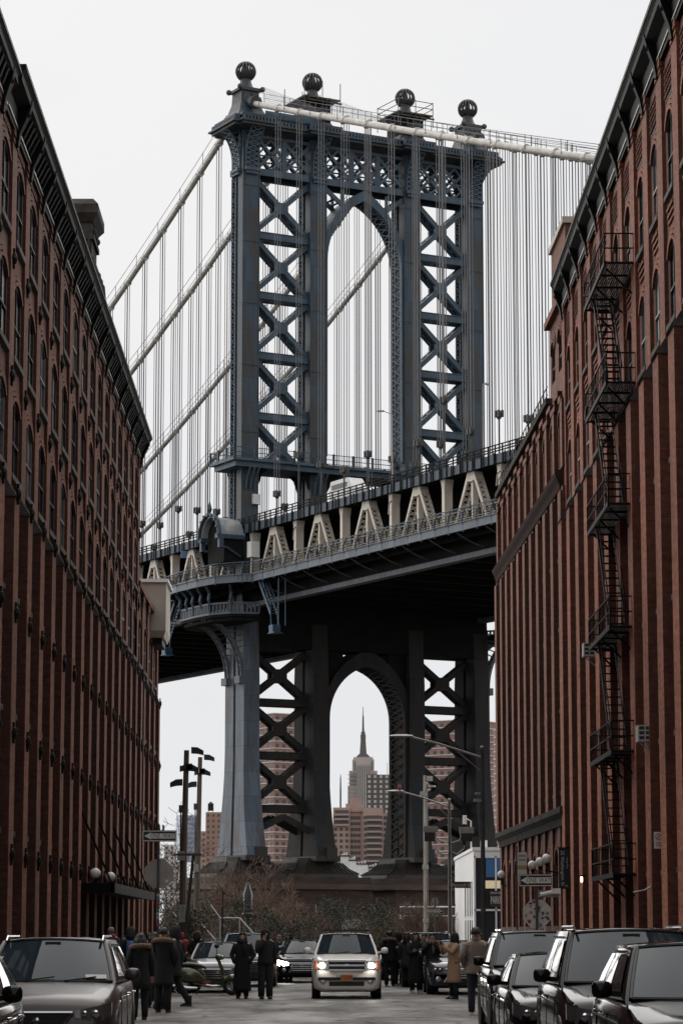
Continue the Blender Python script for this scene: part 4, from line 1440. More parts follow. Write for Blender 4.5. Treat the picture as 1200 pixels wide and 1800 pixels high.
for i in range(10):
    yc = (i + .5) * bayW
    for zs in rowsA:
        w = put('window', w1[0], WB, (0, yc, zs)); put('pane', w1[1], w); put('sill', s1, w)
    w = put('window', w2[0], WB, (0, yc, 21.7)); put('pane', w2[1], w); put('brick_arch', h2, w, (0, 0, 1.8))
    w = put('window', w3[0], WB, (0, yc, 2.0)); put('pane', w3[1], w); put('brick_arch', h3, w, (0, 0, 2.6)); put('sill', s1, w, (0, 0, 0), scale=(1, 1.2, 1.4))
pm = MB(); pm.box(-.05, .3, -.55, .55, 7.0, 20.3); pm.box(-.05, .2, -.6, .6, 20.0, 20.5); pm = pm.mesh('pilaster', M['brick_w'])
pa = MB(); pa.box(-.05, .18, -.4, .4, 21.35, 24.3); pa = pa.mesh('attic_pilaster', M['brick_w'])
pb = MB(); pb.box(-.05, .12, -.5, .5, 0, 6.2); pb = pb.mesh('base_pier', M['brick_w'])
for i in range(11):
    for p in (pm, pa, pb): put(p.name.split('.')[0], p, WB, (0, i * bayW, 0))
m = MB(); m.prism([(0, 20.45), (.25, 20.45), (.3, 20.7), (.42, 20.95), (.46, 21.15), (.2, 21.3), (0, 21.35)], -.1, 32.0, 'xz'); m.build('belt_cornice', mat('belt_brown', (.055, .033, .026), .9, c2=(.03, .022, .019), vscale=1.5, spec=.05), WB)
m = MB(); m.prism([(0, 6.2), (.2, 6.2), (.25, 6.5), (.42, 6.7), (.42, 6.95), (0, 7.0)], -.1, 32.0, 'xz'); m.build('stone_band', M['stone_d'], WB)
# stepped drip line and parapet
m = MB()
for i in range(10):
    a = i * bayW
    m.box(0, .2, a, a + .9, 24.25, 24.5); m.box(0, .2, a + 2.3, a + 3.2, 24.25, 24.5)
    m.box(0, .22, a + .8, a + 2.4, 24.62, 24.85); m.box(0, .2, a + .8, a + .95, 24.3, 24.8); m.box(0, .2, a + 2.25, a + 2.4, 24.3, 24.8)
m.build('drip_course', M['brick_w'], WB)
m = MB(); m.box(-.3, .28, -.1, 27.0, 25.1, 25.35); m.build('parapet_coping', M['stone_d'], WB)
m = MB()
for k in range(22): m.tube([(.1, k * 1.22, 25.35), (.1, k * 1.22, 26.1)], .03, 4)
for z in (25.7, 26.08): m.tube([(.1, 0, z), (.1, 26, z)], .025, 4)
m.build('roof_railing', M['iron'], WB)
m = MB(); m.box(-16, -.22, 0.1, 31.9, 0, 25.1); m.box(-16, 0, -.05, .1, 0, 25.1); m.build('shell', M['brick_w'], WB)
# taller stair bay at the near end
m = MB()
add_cell(m, 26.4, 29.2, 25.3, 28.6, (27.8, 1.4, 25.9, 27.2, .5), .2); add_cell(m, 29.2, 32.0, 25.3, 28.6, (30.6, 1.4, 25.9, 27.2, .5), .2)
m.build('stair_bay_wall', M['brick_w'], WB, fix=False)
w4 = window_meshes(1.4, 1.3, .5, .14, M['frame_d']); h4 = hood_mesh(1.4, .5, M['brick_w'], 3)
for y in (27.8, 30.6):
    w = put('window', w4[0], WB, (0, y, 25.9)); put('pane', w4[1], w); put('brick_arch', h4, w, (0, 0, 1.3))
m = MB(); m.box(-8, -.22, 26.4, 32, 25, 28.6); m.box(-8, 0, 26.3, 26.4, 25, 28.6); m.box(-8, .25, 26.2, 32, 28.6, 28.9); m.build('stair_bay', M['brick_w'], WB)
# rooftop tank house
m = MB(); m.box(-6.0, -1.2, 16.5, 22.5, 25.1, 34.6); m.box(-6.15, -1.05, 16.35, 22.65, 34.6, 34.9)
m.build('tank_house', M['beige'], WB)
m = MB(); m.box(-2.6, -1.19, 16.45, 22.52, 25.2, 34.6); m.build('tank_house_brick', M['brick_w'], WB)
# ---------------------------------------------------------------- the block behind the viewpoint, seen only in reflections
for sgn, yA, nm, lb in ((-1, -40.0, 'brick_warehouse', 'brick warehouse of the nearer block, mirrored in the windscreen of the bronze car'),
                        (1, -40.0, 'brick_warehouse', 'brick warehouse of the nearer block, beside the black cars')):
    bx = empty(nm, (sgn * (9.5 if sgn < 0 else 10.8), yA, 0))
    tag(bx, lb, 'building')
    m = MB()
    a, b_ = sorted((0, sgn * 12))
    m.box(a, b_, 0, 91, 0, 24)
    a, b_ = sorted((-sgn * .6, sgn * 12))
    m.box(a, b_, 0, 91.3, 24, 25)
    m.build('wall', M['brick_l'] if sgn < 0 else M['brick_r'], bx)
    pm_ = MB().box(*sorted((0, -sgn * .2)), -.6, .6, 0, 24).mesh('pilaster', M['brick_l'] if sgn < 0 else M['brick_r'])
    wm_ = MB().box(*sorted((0, -sgn * .04)), -.85, .85, 0, 2.2).mesh('window', M['glass_d'])
    for i in range(24):
        put('pilaster', pm_, bx, (0, 1 + i * 3.8, 0))
        for j in range(6): put('window', wm_, bx, (0, 2.9 + i * 3.8, 2 + j * 3.6))

# ---------------------------------------------------------------- white garage building past the cross street
PK = empty('parking_garage', (9.5, 170, 0))
tag(PK, 'low white painted garage with slit windows and a glazed front reading PARK', 'building')
m = MB()
m.box(0, 14, .3, 24, 0, 6.75); m.box(-.08, 14, .2, 24.1, 6.75, 6.95)
m.build('wall', M['white'], PK)
for y in (2.4, 4.6, 7.2, 10.0):
    for z0, z1 in ((.9, 2.5), (2.75, 4.9)):
        w = MB().box(-.03, .1, y - .32, y + .32, z0, z1).build('slit_window', M['glass_d'], PK)
        MB().box(-.07, -.0, y - .4, y + .4, z0 - .1, z0).build('sill', M['white'], w)
m = MB(); m.box(.05, 5.5, .12, .24, .05, 6.3); m.build('front_glazing', mat('garage_glass', (.02, .03, .04), .06, spec=.7), PK)
m = MB()
for x in (.05, 1.35, 2.75, 4.15): m.box(x - .05, x + .05, .02, .14, 0, 6.4)
for z in (3.1, 6.35): m.box(0, 5.5, .02, .14, z - .06, z + .06)
m.build('mullions', M['white'], PK)
MB().box(.75, 5.5, .05, .11, 5.1, 6.28).build('blue_panel', mat('garage_blue', (.05, .16, .34), .4), PK)
MB().box(.5, 5.2, .04, .10, 4.42, 4.9).build('lit_interior', mat('garage_lamp', (.35, .31, .22), .5, emit=(1, .80, .5), es=.14), PK)
bd_ = MB().box(.95, 4.6, -.06, .015, 3.3, 4.28).build('sign_board', mat('park_sign', (.03, .032, .034), .4), PK)
text('PARKING', .66, M['signw'], bd_, (1.0, -.075, 3.68), (R(90), 0, 0), align='LEFT', ext=.01, sx=.36)
text('MONTHLY DAILY', .17, M['signw'], bd_, (1.0, -.075, 4.13), (R(90), 0, 0), align='LEFT', ext=.01)
m = MB(); m.box(.5, .9, 1.0, 1.5, 6.95, 7.4); m.tube([(-.1, 1.2, 6.9), (-.1, 1.2, 8.6), (-.4, 1.0, 8.75)], .05, 5); m.box(-.62, -.38, .85, 1.1, 8.4, 8.95); m.build('roof_camera', M['white'], PK)

# ================================================================ the city across the river
def pxx(x, d): return (x - 562) / 4800 * d
def pzz(y, d): return 1.7 + (1640 - y) / 4800 * d
def tower_block(name, lab, cat, x, y, rz, w, d, h, mb, fl=3.0, cols=8, dcols=8, wm=None, ww=1.5, wh=1.5, band=None, z0=0, group=None, rowskip=0):
    o = empty(name, (x, y, 0), rz); tag(o, lab, cat, group)
    MB().box(-w / 2, w / 2, -d / 2, d / 2, z0, h).build('wall', mb, o)
    wme = MB().box(-ww / 2, ww / 2, -.15, .1, 0, wh).mesh('window', wm or M['glass_d'])
    n = int((h - z0 - 2) / fl)
    for j in range(rowskip, n):
        z = h - 2.4 - (n - 1 - j) * fl
        for i in range(cols): put('window', wme, o, (-w / 2 + w * (i + .5) / cols, -d / 2, z))
        for i in range(dcols): put('window', wme, o, (-w / 2, -d / 2 + d * (i + .5) / dcols, z), -math.pi / 2)
    if band:
        m = MB()
        for j in range(n + 1): m.box(-w / 2 - .25, w / 2 + .25, -d / 2 - .25, d / 2 + .25, h - 2.9 - (n - 1 - j) * fl - .0, h - 2.9 - (n - 1 - j) * fl + .35)
        m.build('floor_bands', band, o)
    return o
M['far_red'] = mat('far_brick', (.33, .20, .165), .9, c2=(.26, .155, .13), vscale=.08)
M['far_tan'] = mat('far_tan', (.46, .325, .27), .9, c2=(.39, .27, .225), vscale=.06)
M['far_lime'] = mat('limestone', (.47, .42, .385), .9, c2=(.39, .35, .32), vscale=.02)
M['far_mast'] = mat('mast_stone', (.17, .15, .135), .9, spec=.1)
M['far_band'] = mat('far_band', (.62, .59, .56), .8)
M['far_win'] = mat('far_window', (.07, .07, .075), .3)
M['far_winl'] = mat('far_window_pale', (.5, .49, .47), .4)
D = 1150.
tower_block('apartment_tower', 'red brick apartment tower with pale floor lines behind the left tower bracing', 'building', pxx(487, D), D, R(35), 13.5, 15, pzz(1262, D), M['far_red'], 2.9, 4, 4, M['far_win'], 1.5, 1.4, M['far_band'], z0=18)
tower_block('apartment_tower', 'red brick apartment slab with pale floor lines behind the right tower bracing', 'building', pxx(812, D), D + 20, R(-38), 22, 22, pzz(1268, D), M['far_red'], 2.9, 6, 6, M['far_win'], 1.5, 1.4, M['far_band'], z0=18)
tower_block('apartment_tower', 'narrow red brick apartment slab showing past the right tower leg', 'building', pxx(866, D), D - 60, R(8), 4.6, 14, pzz(1287, D - 60), M['far_red'], 2.9, 2, 4, M['far_win'], 1.2, 1.4, M['far_band'], z0=18)
# brown balconied apartments in the arch
D = 1300.
o = empty('apartment_block', (pxx(634, D), D, 0)); tag(o, 'brown apartment block with stacked balconies in the bridge arch', 'building')
k = D / 4800
x0 = 634
def bx(xa, xb, ya, yb, d0, d1): return ((xa - x0) * k, (xb - x0) * k, d0, d1, pzz(yb, D), pzz(ya, D))
m = MB()
for a in ((585, 614, 1423, 1560, 0, 14), (614, 637, 1420, 1560, 3, 16), (637, 672, 1424, 1560, -1, 14), (672, 690, 1432, 1560, 3, 16), (607, 637, 1416, 1430, 2, 12), (617, 632, 1405, 1425, 3, 10)): m.box(*bx(*a))
m.build('wall', M['far_tan'], o)
wm = MB().box(-.75, .75, -.15, .2, 0, 1.5).mesh('window', M['far_win'])
bm_ = MB(); bm_.box(-3.4, 3.4, -1.7, 0, -.9, 0); bm_ = bm_.mesh('balcony', M['far_tan'])
be_ = MB(); be_.box(-3.3, 3.3, -.1, .3, .05, 1.7); be_ = be_.mesh('balcony_opening', M['far_win'])
z = pzz(1555, D); j = 0
while z < pzz(1434, D):
    for xx, dd in ((589, 0), (599, 0), (609, 0), (618, 3), (624, 3), (630, 3), (641, -1), (645, -1), (668, -1), (676, 3), (682, 3)):
        put('window', wm, o, ((xx - x0) * k, dd, z))
    q = put('balcony_opening', be_, o, ((656 - x0) * k, -1, z)); put('balcony', bm_, q, (0, 0, 0))
    z += 2.75; j += 1
for yy in (1428, 1436, 1446):
    q = put('balcony_opening', be_, o, ((600 - x0) * k, 0, pzz(yy, D) - 1.6)); put('balcony', bm_, q)
o = tower_block('office_block', 'dark grey gridded block with pale windows right of the stepped skyscraper', 'building', pxx(668, 2000), 2000, 0, 21, 20, pzz(1367, 2000), mat('far_dark', (.13, .11, .10), .9), 3.6, 5, 1, M['far_winl'], 1.9, 1.9, None, z0=60)
# stepped limestone skyscraper with spire
D = 5424.
S = empty('stepped_skyscraper', (pxx(637.5, D), D, 0)); tag(S, 'tall stepped limestone skyscraper with a needle spire, framed by the bridge arch', 'building')
k = D / 4800
def st(hw, ya, yb, hd_=None): return (-hw * k, hw * k, -(hd_ or hw * .8) * k, (hd_ or hw * .8) * k, pzz(yb, D), pzz(ya, D))
m = MB()
for a in ((27, 1386, 1560), (24.5, 1360, 1390), (19, 1340, 1362), (17, 1336, 1342)): m.box(*st(*a))
m.box(*st(12, 1348, 1560, 24))
m.build('shaft', M['far_lime'], S)
m = MB()
for hw, ya, yb in ((12, 1334, 1337), (10, 1332, 1335), (8, 1330, 1333)): m.box(*st(hw, ya, yb))
a, b_ = st(6.2, 1294, 1331), st(3.6, 1294, 1331)
m.frustum((a[0], a[1], a[2], a[3], a[4]), (b_[0], b_[1], b_[2], b_[3], b_[5]))
m.box(*st(4.6, 1296, 1304)); m.box(*st(3.6, 1291, 1297))
m.build('mooring_mast', M['far_mast'], S)
m = MB(); m.tube([(0, 0, pzz(1292, D)), (0, 0, pzz(1282, D)), (0, 0, pzz(1264, D)), (0, 0, pzz(1262, D)), (0, 0, pzz(1247, D))], [2.4 * k, 1.8 * k, 1.4 * k, .8 * k, .5 * k], 6); m.build('spire', M['far_mast'], S)
wv = MB()
for i in range(15):
    x = (-24.5 + i * 3.5) * k
    if abs(x) > 11 * k: wv.box(x - .55 * k, x + .55 * k, -21.8 * k, -21 * k, pzz(1440, D), pzz(1390 if abs(x) > 24 * k else 1364, D))
for i in range(6):
    x = (-10 + i * 4) * k; wv.box(x - .6 * k, x + .6 * k, -24.3 * k, -23.9 * k, pzz(1440, D), pzz(1352, D))
for i in range(6):
    x = (-15 + i * 6) * k; 
    if abs(x) > 12 * k: wv.box(x - .8 * k, x + .8 * k, -15.6 * k, -15 * k, pzz(1360, D), pzz(1343, D))
wv.build('window_strips', mat('far_strip', (.13, .125, .12), .6), S)
m = MB()
for j in range(11):
    z = pzz(1440 - j * 7.2, D)
    m.box(-27.1 * k, -12.2 * k, -22.0 * k, -21.9 * k, z, z + 1.5); m.box(12.2 * k, 27.1 * k, -22.0 * k, -21.9 * k, z, z + 1.5)
m.build('spandrels', M['far_lime'], S)
# radio mast
D = 2500.
o = MB().tube([(0, 0, 0), (0, 0, pzz(1395, D)), (0, 0, pzz(1372, D)), (0, 0, pzz(1365, D))], [.9, .8, .55, .2], 5).build('radio_mast', M['stone_d'], None, loc=(pxx(598, D), D, 0))
tag(o, 'thin radio mast left of the stepped skyscraper', 'mast')
o = MB().tube([(0, 0, 0), (0, 0, pzz(1345, D))], [.6, .2], 5).build('radio_mast', M['galv'], None, loc=(pxx(679.5, D), D, 0)); tag(o, 'faint hairline mast above the dark gridded block', 'mast')
# left skyline
D = 1500.
tower_block('glass_tower', 'pale blue glass tower behind the two floodlight poles', 'building', pxx(329, D), D, R(20), 9.5, 6, pzz(1437, D), mat('far_blue', (.36, .42, .52), .4), 2.6, 1, 1, mat('far_blue_band', (.24, .29, .38), .3), 8.8, 1.0, None, z0=40)
o = tower_block('brick_apartments', 'brick apartment house with a roof water tank left of the near bridge leg', 'building', pxx(377, D), D, 0, 8.5, 12, pzz(1432, D), mat('far_brick_orange', (.36, .22, .165), .9), 3.0, 3, 1, M['far_win'], 1.1, 1.3, None, z0=20)
m = MB(); m.lathe([(1.6, 0), (1.6, 3.6), (1.75, 3.7), (.1, 5.0)], 10, (-1.8, 0, pzz(1432, D) + 1)); 
for dx in (-1.1, 1.1): m.tube([(-1.8 + dx, 0, pzz(1432, D)), (-1.8 + dx, 0, pzz(1432, D) + 1)], .2, 4)
m.build('water_tank', M['frame_d'], o)
tower_block('tan_building', 'squat tan building between the two floodlight poles', 'building', pxx(352, D), D + 60, 0, 9, 12, pzz(1458, D), M['far_tan'], 3.0, 3, 1, M['far_win'], 1.2, 1.3, None, z0=20)
tower_block('white_building', 'white low building beside the one-way sign, far across the river', 'building', pxx(305, 1600), 1600, 0, 9, 10, pzz(1488, 1600), M['far_band'], 3.0, 3, 1, M['far_win'], 1.2, 1.3, None, z0=10)
tower_block('grey_building', 'pale grey building at the right rim of the river gap', 'building', pxx(880, 1400), 1400, 0, 4.2, 10, pzz(1405, 1400), mat('far_grey', (.42, .41, .42), .8), 3.0, 2, 1, M['far_win'], 1.1, 1.3, None, z0=10)
tower_block('tan_building', 'tan building below the pale grey one at the right rim', 'building', pxx(880, 1350), 1350, 0, 4.4, 10, pzz(1440, 1350), M['far_tan'], 3.0, 2, 1, M['far_win'], 1.1, 1.3, None, z0=5)
# white sheds on the far bank below the arch
for i, (xa, xb, ya, yb, lb) in enumerate(((597, 612, 1508, 1530, 'white flat roofed shed at the left foot of the arch view'), (612, 626, 1514, 1532, 'white shed with roof plant in the middle of the arch view'), (626, 648, 1519, 1534, 'long white shed at the foot of the arch view'), (648, 668, 1523, 1536, 'grey shed at the right foot of the arch view'))):
    o = empty('riverside_shed', (pxx((xa + xb) / 2, 900), 900 + i * 12, 0)); tag(o, lb, 'shed', 'white sheds on the far bank')
    w = (xb - xa) / 4800 * 900
    MB().box(-w / 2, w / 2, 0, 8, 8, pzz(ya, 900)).build('wall', M['white'] if i < 3 else M['alu'], o)
    MB().box(-w / 2 - .3, w / 2 + .3, -.3, 8.3, pzz(ya, 900), pzz(ya, 900) + .4).build('roof', M['stone_d'], o)
    m = MB()
    for q in range(3): m.box(-w * .3 + q * w * .25, -w * .3 + q * w * .25 + .5, 1, 2, pzz(ya, 900) + .4, pzz(ya, 900) + .9 + q * .3)
    m.build('roof_vent', M['white'], o)
# ================================================================ ground, road, pavements
g = MB().box(-9000, 9000, -400, 12000, -.6, -.02).build('ground', M['soil']); tag(g, kind='structure')
road = MB().add([(-200, -60, 0), (200, -60, 0), (200, 168, 0), (-200, 168, 0)], [(0, 1, 2, 3)]).build('road', M['asphalt']); tag(road, kind='structure')
def pavement(x0, x1, y0, y1):
    m = MB(); s = 1 if x0 > 0 else -1
    m.box(x0, x1, y0, y1, 0.004, .145)
    o = m.build('pavement', M['walk']); tag(o, kind='structure')
    xk = x0 if x0 > 0 else x1
    kb = MB().box(*sorted((xk - s * .16, xk - s * .002)), y0, y1, .004, .16).mesh('kerb', M['kerb'])
    put('kerb', kb, o)
    return o
pavement(-9.5, -4.45, -40, 62); pavement(5.2, 10.8, -40, 62)
pavement(-9.3, -4.45, 73, 152); pavement(5.2, 10.8, 73, 150)
o = MB().box(-60, 9.3, 168, 300, .0, .14).build('park_ground', M['soil']); tag(o, kind='structure')
# granite setts flush along the far kerb line of the crossing
m = MB()
rnd = random.Random(3)
# ================================================================ street furniture
def P_(px, d): return (px - 562) / 4800 * d
def oct_pts(r_): return [(r_ * math.cos(R(22.5 + 45 * i)), r_ * math.sin(R(22.5 + 45 * i))) for i in range(8)]
def arrow_sign(parent, c, w, h, left=True, rz=0, words=('ONE', 'WAY'), split=True):
    """black one-way plate with a white arrow and black lettering, facing -y"""
    s = empty('one_way_plate', c, rz, parent)
    MB().box(-w / 2, w / 2, -.008, .008, -h / 2, h / 2).build('plate', M['signb'], s)
    m = MB()
    t = h * .06
    for a in ((-w / 2 + .01, w / 2 - .01, h / 2 - .03, h / 2 - .012), (-w / 2 + .01, w / 2 - .01, -h / 2 + .012, -h / 2 + .03)): m.box(a[0], a[1], -.012, -.008, a[2], a[3])
    for x in (-w / 2 + .012, w / 2 - .03): m.box(x, x + .018, -.012, -.008, -h / 2 + .03, h / 2 - .03)
    k = 1 if left else -1
    hw, hh = w / 2 - .05, h / 2 - .055
    poly = [(-hw, 0), (-hw + h * .62, hh), (-hw + h * .62, hh * .72), (hw, hh * .72), (hw, -hh * .72), (-hw + h * .62, -hh * .72), (-hw + h * .62, -hh)]
    poly = [(a * k, b) for a, b in poly]
    m.prism(poly, -.014, -.009, 'xz')
    m.build('arrow', M['signw'], s)
    sh = .04 * k
    text(words[0], h * .54, M['signb'], s, (-w * .17 + sh, -.016, 0), (R(90), 0, 0), ext=.002, sx=.78)
    text(words[1], h * .54, M['signb'], s, (w * .22 + sh, -.016, 0), (R(90), 0, 0), ext=.002, sx=.78)
    return s

def post_sign(name, lab, x, y, top, cat='sign', r_=.035, matl=None):
    o = empty(name, (x, y, 0)); tag(o, lab, cat)
    MB().tube([(0, 0, 0.0), (0, 0, top)], r_, 8).build('post', matl or M['poleg'], o)
    return o
# left corner: one-way over the back of a stop sign
d = 70.6
o = post_sign('sign_post', 'street sign post with black one-way plate over an unmarked grey octagon, left corner', P_(281, d), d, 4.45)
arrow_sign(o, (.02, -.045, 4.16), .88, .29)
m = MB(); m.prism([(a, b + 3.2) for a, b in oct_pts(.40)], -.012, .012, 'xz'); st_ = m.build('octagon_back', M['alu'], o, loc=(.01, .05, 0))
MB().lathe([(.035, -.005), (.035, .005)], 10).xf(Matrix.Rotation(R(90), 4, 'X')).build('sticker', M['signw'], st_, loc=(.2, -.016, 3.02))
MB().box(-.012, .012, -.32, .32, 3.95, 4.2).build('street_name_blade', mat('green_blade', (.05, .075, .02), .5), o, loc=(.1, .3, .25))
cols_ = [(.28, .05, .05), (.05, .12, .2), (.3, .28, .2), (.3, .3, .3), (.06, .14, .12), (.1, .08, .07)]
for i in range(9):
    MB().box(-.04, .04, -.042, -.034, -.04, .04).build('sticker', mat('sticker_%d' % i, cols_[i % 6], .5), o, loc=(0, 0, 1.9 + i * .095))
# right corner
d = 72.5
o = post_sign('sign_post', 'street sign post with a sticker-covered octagon back below a one-way plate, right corner', P_(939, d), d, 3.35)
arrow_sign(o, (-.02, -.06, 3.07), .90, .32, rz=R(-14))
m = MB(); m.prism([(a, b + 2.2) for a, b in oct_pts(.40)], -.012, .012, 'xz'); st_ = m.build('octagon_back', mat('octagon_pale', (.50, .46, .42), .6, c2=(.38, .35, .32), vscale=5), o, loc=(.01, .05, 0), rz=R(-8))
rn = random.Random(5)
pal = [(.20, .05, .045), (.45, .43, .40), (.03, .03, .03), (.20, .17, .10), (.06, .07, .10), (.5, .49, .47), (.10, .045, .04), (.08, .08, .08)]
sm_ = [mat('sticker_paper_%d' % i, c, .5) for i, c in enumerate(pal)]
for i in range(24):
    a, r_ = rn.random() * 6.28, .33 * math.sqrt(rn.random())
    w, h = rn.uniform(.02, .055), rn.uniform(.018, .045)
    MB().box(-w, w, -.002, .002, -h, h).build('sticker', sm_[i % 8], st_, loc=(r_ * math.cos(a), -.016 - i * .0006, 2.2 + r_ * math.sin(a)))
MB().box(-.3, .3, -.01, .01, -.09, .09).build('street_name_blade', M['galv'], o, loc=(.3, .05, 2.72))
text('ST', .14, M['signb'], o, (.2, .03, 2.72), (R(90), 0, 0), ext=.002)
m = MB(); m.tube([(.1, 0, 2.7), (.5, -.05, 2.78)], .05, 6); m.box(.4, .62, -.1, .05, 2.72, 2.86); m.build('clamp_lamp', M['white'], o)
# small one-way sign by the hedge
d = 158.
o = post_sign('sign_post', 'small one-way sign pointing right in front of the olive hedge', P_(762, d), d, 3.7)
arrow_sign(o, (0, -.05, 2.95), .98, .36, left=False)
MB().prism([(a, b + 3.5) for a, b in oct_pts(.22)], -.02, .0, 'xz').build('round_plate', M['alu'], o)
# regulation sign left of the dark lamp post
d = 112.
o = post_sign('sign_post', 'thin parking-rule sign post with a reddish plate before the evergreen shrubs', P_(393, d), d, 3.4)
MB().box(-.31, .0, -.03, -.01, 2.75, 3.25).build('plate', mat('rule_plate', (.34, .24, .21), .5), o)
m = MB(); m.box(-.27, -.04, -.034, -.031, 2.83, 2.9); m.box(-.27, -.04, -.034, -.031, 3.0, 3.06); m.build('lettering', mat('rule_red', (.4, .09, .07), .5), o)
# no-parking plate on the right wall
o = empty('wall_sign', (10.28, 83.0, 4.5)); tag(o, 'white no-parking plate with red ring on the right warehouse wall', 'sign')
MB().box(-.20, .06, -.012, .012, -.28, .22).build('plate', M['signw'], o)
m = MB(); m.tube([(-.07 + .085 * math.cos(a), -.016, .08 + .085 * math.sin(a)) for a in [i * math.pi / 8 for i in range(17)]], .016, 4); m.beam((-.13, -.016, .02), (-.01, -.016, .14), .01, .025); m.box(-.15, .01, -.02, -.014, -.2, -.17); m.box(-.15, .01, -.02, -.014, -.13, -.10)
m.build('symbol', mat('sign_red', (.42, .08, .06), .5), o)
# big street sign panel
d = 112.
o = post_sign('notice_sign', 'tall cream bus notice panel on a post before the second right warehouse', P_(905, d), d, 5.2)
pn = MB().box(.02, .40, -.03, .0, 3.75, 4.95).build('panel', M['signw'], o)
m = MB()
for z in (4.78, 4.62, 4.0, 3.9): m.box(.07, .35, -.034, -.031, z, z + .04)
m.build('lettering', M['signb'], pn)
MB().box(.02, .40, -.035, -.031, 4.26, 4.42).build('stripe', mat('notice_ochre', (.4, .28, .12), .5), pn)
# blade banner
o = empty('banner', (10.3, 113.6, 4.3)); tag(o, 'black vertical banner lettered 25 Washington St on the right warehouse corner', 'banner')
MB().box(-.46, -.0, -.02, .02, -.80, .85).build('cloth', M['signb'], o)
text('25 Washington St', .20, M['signw'], o, (-.30, -.028, .05), (R(90), R(90), 0), ext=.002)
text('leasing office', .09, M['signw'], o, (-.10, -.028, .25), (R(90), R(90), 0), ext=.002)
text('25', .12, M['signw'], o, (-.15, -.028, -.68), (R(90), 0, 0), ext=.002)
MB().box(-.5, .1, -.025, .025, .85, .9).build('arm', M['iron'], o)

# street lamps with long arms
def cobra(name, lab, x, y, h, arm, extra=None):
    o = empty(name, (x, y, 0)); tag(o, lab, 'street lamp')
    m = MB(); m.tube([(0, 0, 0), (0, 0, .9), (0, 0, 1.0), (0, 0, h)], [.16, .14, .11, .07], 8); m.build('post', M['poleg'], o, True)
    m = MB(); m.tube([(0, 0, h - .3), (-arm * .5, 0, h + .25), (-arm * .85, 0, h + .55)], .05, 6); m.tube([(0, 0, h - .9), (-arm * .3, 0, h - .02)], .02, 4); m.build('arm', M['galv'], o, True)
    m = MB()
    m.loft([[(xx, yy * w, zz * t + h + .58) for yy, zz in ((-.12, 0), (0, .07), (.12, 0), (.08, -.05), (-.08, -.05))] for xx, w, t in ((-arm * .82, .6, .6), (-arm * .9, 1.1, 1.1), (-arm * 1.02, 1.2, 1), (-arm * 1.1, .7, .5))])
    m.build('lamp_head', M['galv'], o, True)
    MB().ball((0, 0, h + .1), .09, 8, 6).build('photocell', M['alu'], o)
    return o
o = cobra('street_lamp', 'nearer long-armed street lamp on a tall dark post by the garage', P_(846, 112), 112, 9.1, 3.45)
m = MB(); m.box(-.35, -.05, -.1, .1, 7.0, 7.12); m.box(-.3, -.08, -.08, .08, 7.3, 7.38); m.build('camera_arm', M['galv'], o)
o = cobra('street_lamp', 'farther long-armed street lamp carrying the Plymouth St sign', P_(788, 152), 152, 8.9, 3.1)
q = MB().box(.1, 1.15, -.06, -.03, 4.15, 4.5).build('street_name_blade', mat('blade_brown', (.045, .028, .022), .5), o)
text('Plymouth St', .26, M['signw'], q, (.62, -.075, 4.31), (R(90), 0, 0), ext=.003, sx=.8)
m = MB()
for sx in (-1, 1):
    m.tube([(0, 0, 6.6), (sx * .5, 0, 6.75), (sx * .85, 0, 7.0)], .04, 5)
    m.tube([(0, 0, 6.1 + .1 * sx), (sx * .4, 0, 6.0), (sx * .8, 0, 6.3), (sx * .8, 0, 6.5)], .045, 5)
m.box(-1.45, -.65, -.1, .1, 7.2, 7.55); m.box(.55, 1.35, -.1, .1, 7.15, 7.5)
m.build('signal_brackets', M['galv'], o)
m = MB(); m.box(-1.4, -.8, -.14, .14, 6.7, 7.2); m.box(.6, 1.25, -.14, .14, 6.7, 7.15); m.build('signal_head', M['signb'], o)
MB().lathe([(.07, 0), (.09, .15), (.05, .3)], 8, (-2.75, 0, 9.55)).build('beacon', mat('beacon_red', (.25, .02, .015), .4), o)
# pale mast
d = 188.
o = empty('pale_mast', (P_(745, d), d, 0)); tag(o, 'pale slender mast with clamp collars in front of the right tower leg', 'mast')
m = MB(); m.tube([(0, 0, 0), (0, 0, 12.4)], [.13, .09], 8); m.build('post', mat('mast_cream', (.34, .30, .25), .6, c2=(.24, .21, .17), vscale=1), o, True)
m = MB(); m.tube([(.17, 0, 2), (.17, 0, 11.5)], .035, 5); m.box(-.16, .24, -.15, .15, 6.0, 6.3); m.box(-.16, .24, -.15, .15, 2.4, 2.7); m.build('conduit', M['galv'], o)
m = MB(); m.box(.15, .55, -.15, .15, 12.0, 12.35); m.box(-.3, .2, -.12, .12, 11.0, 11.3); m.lathe([(.25, 0), (.25, .1)], 8, (.5, 0, 11.6)); m.build('floodlight', M['galv'], o)
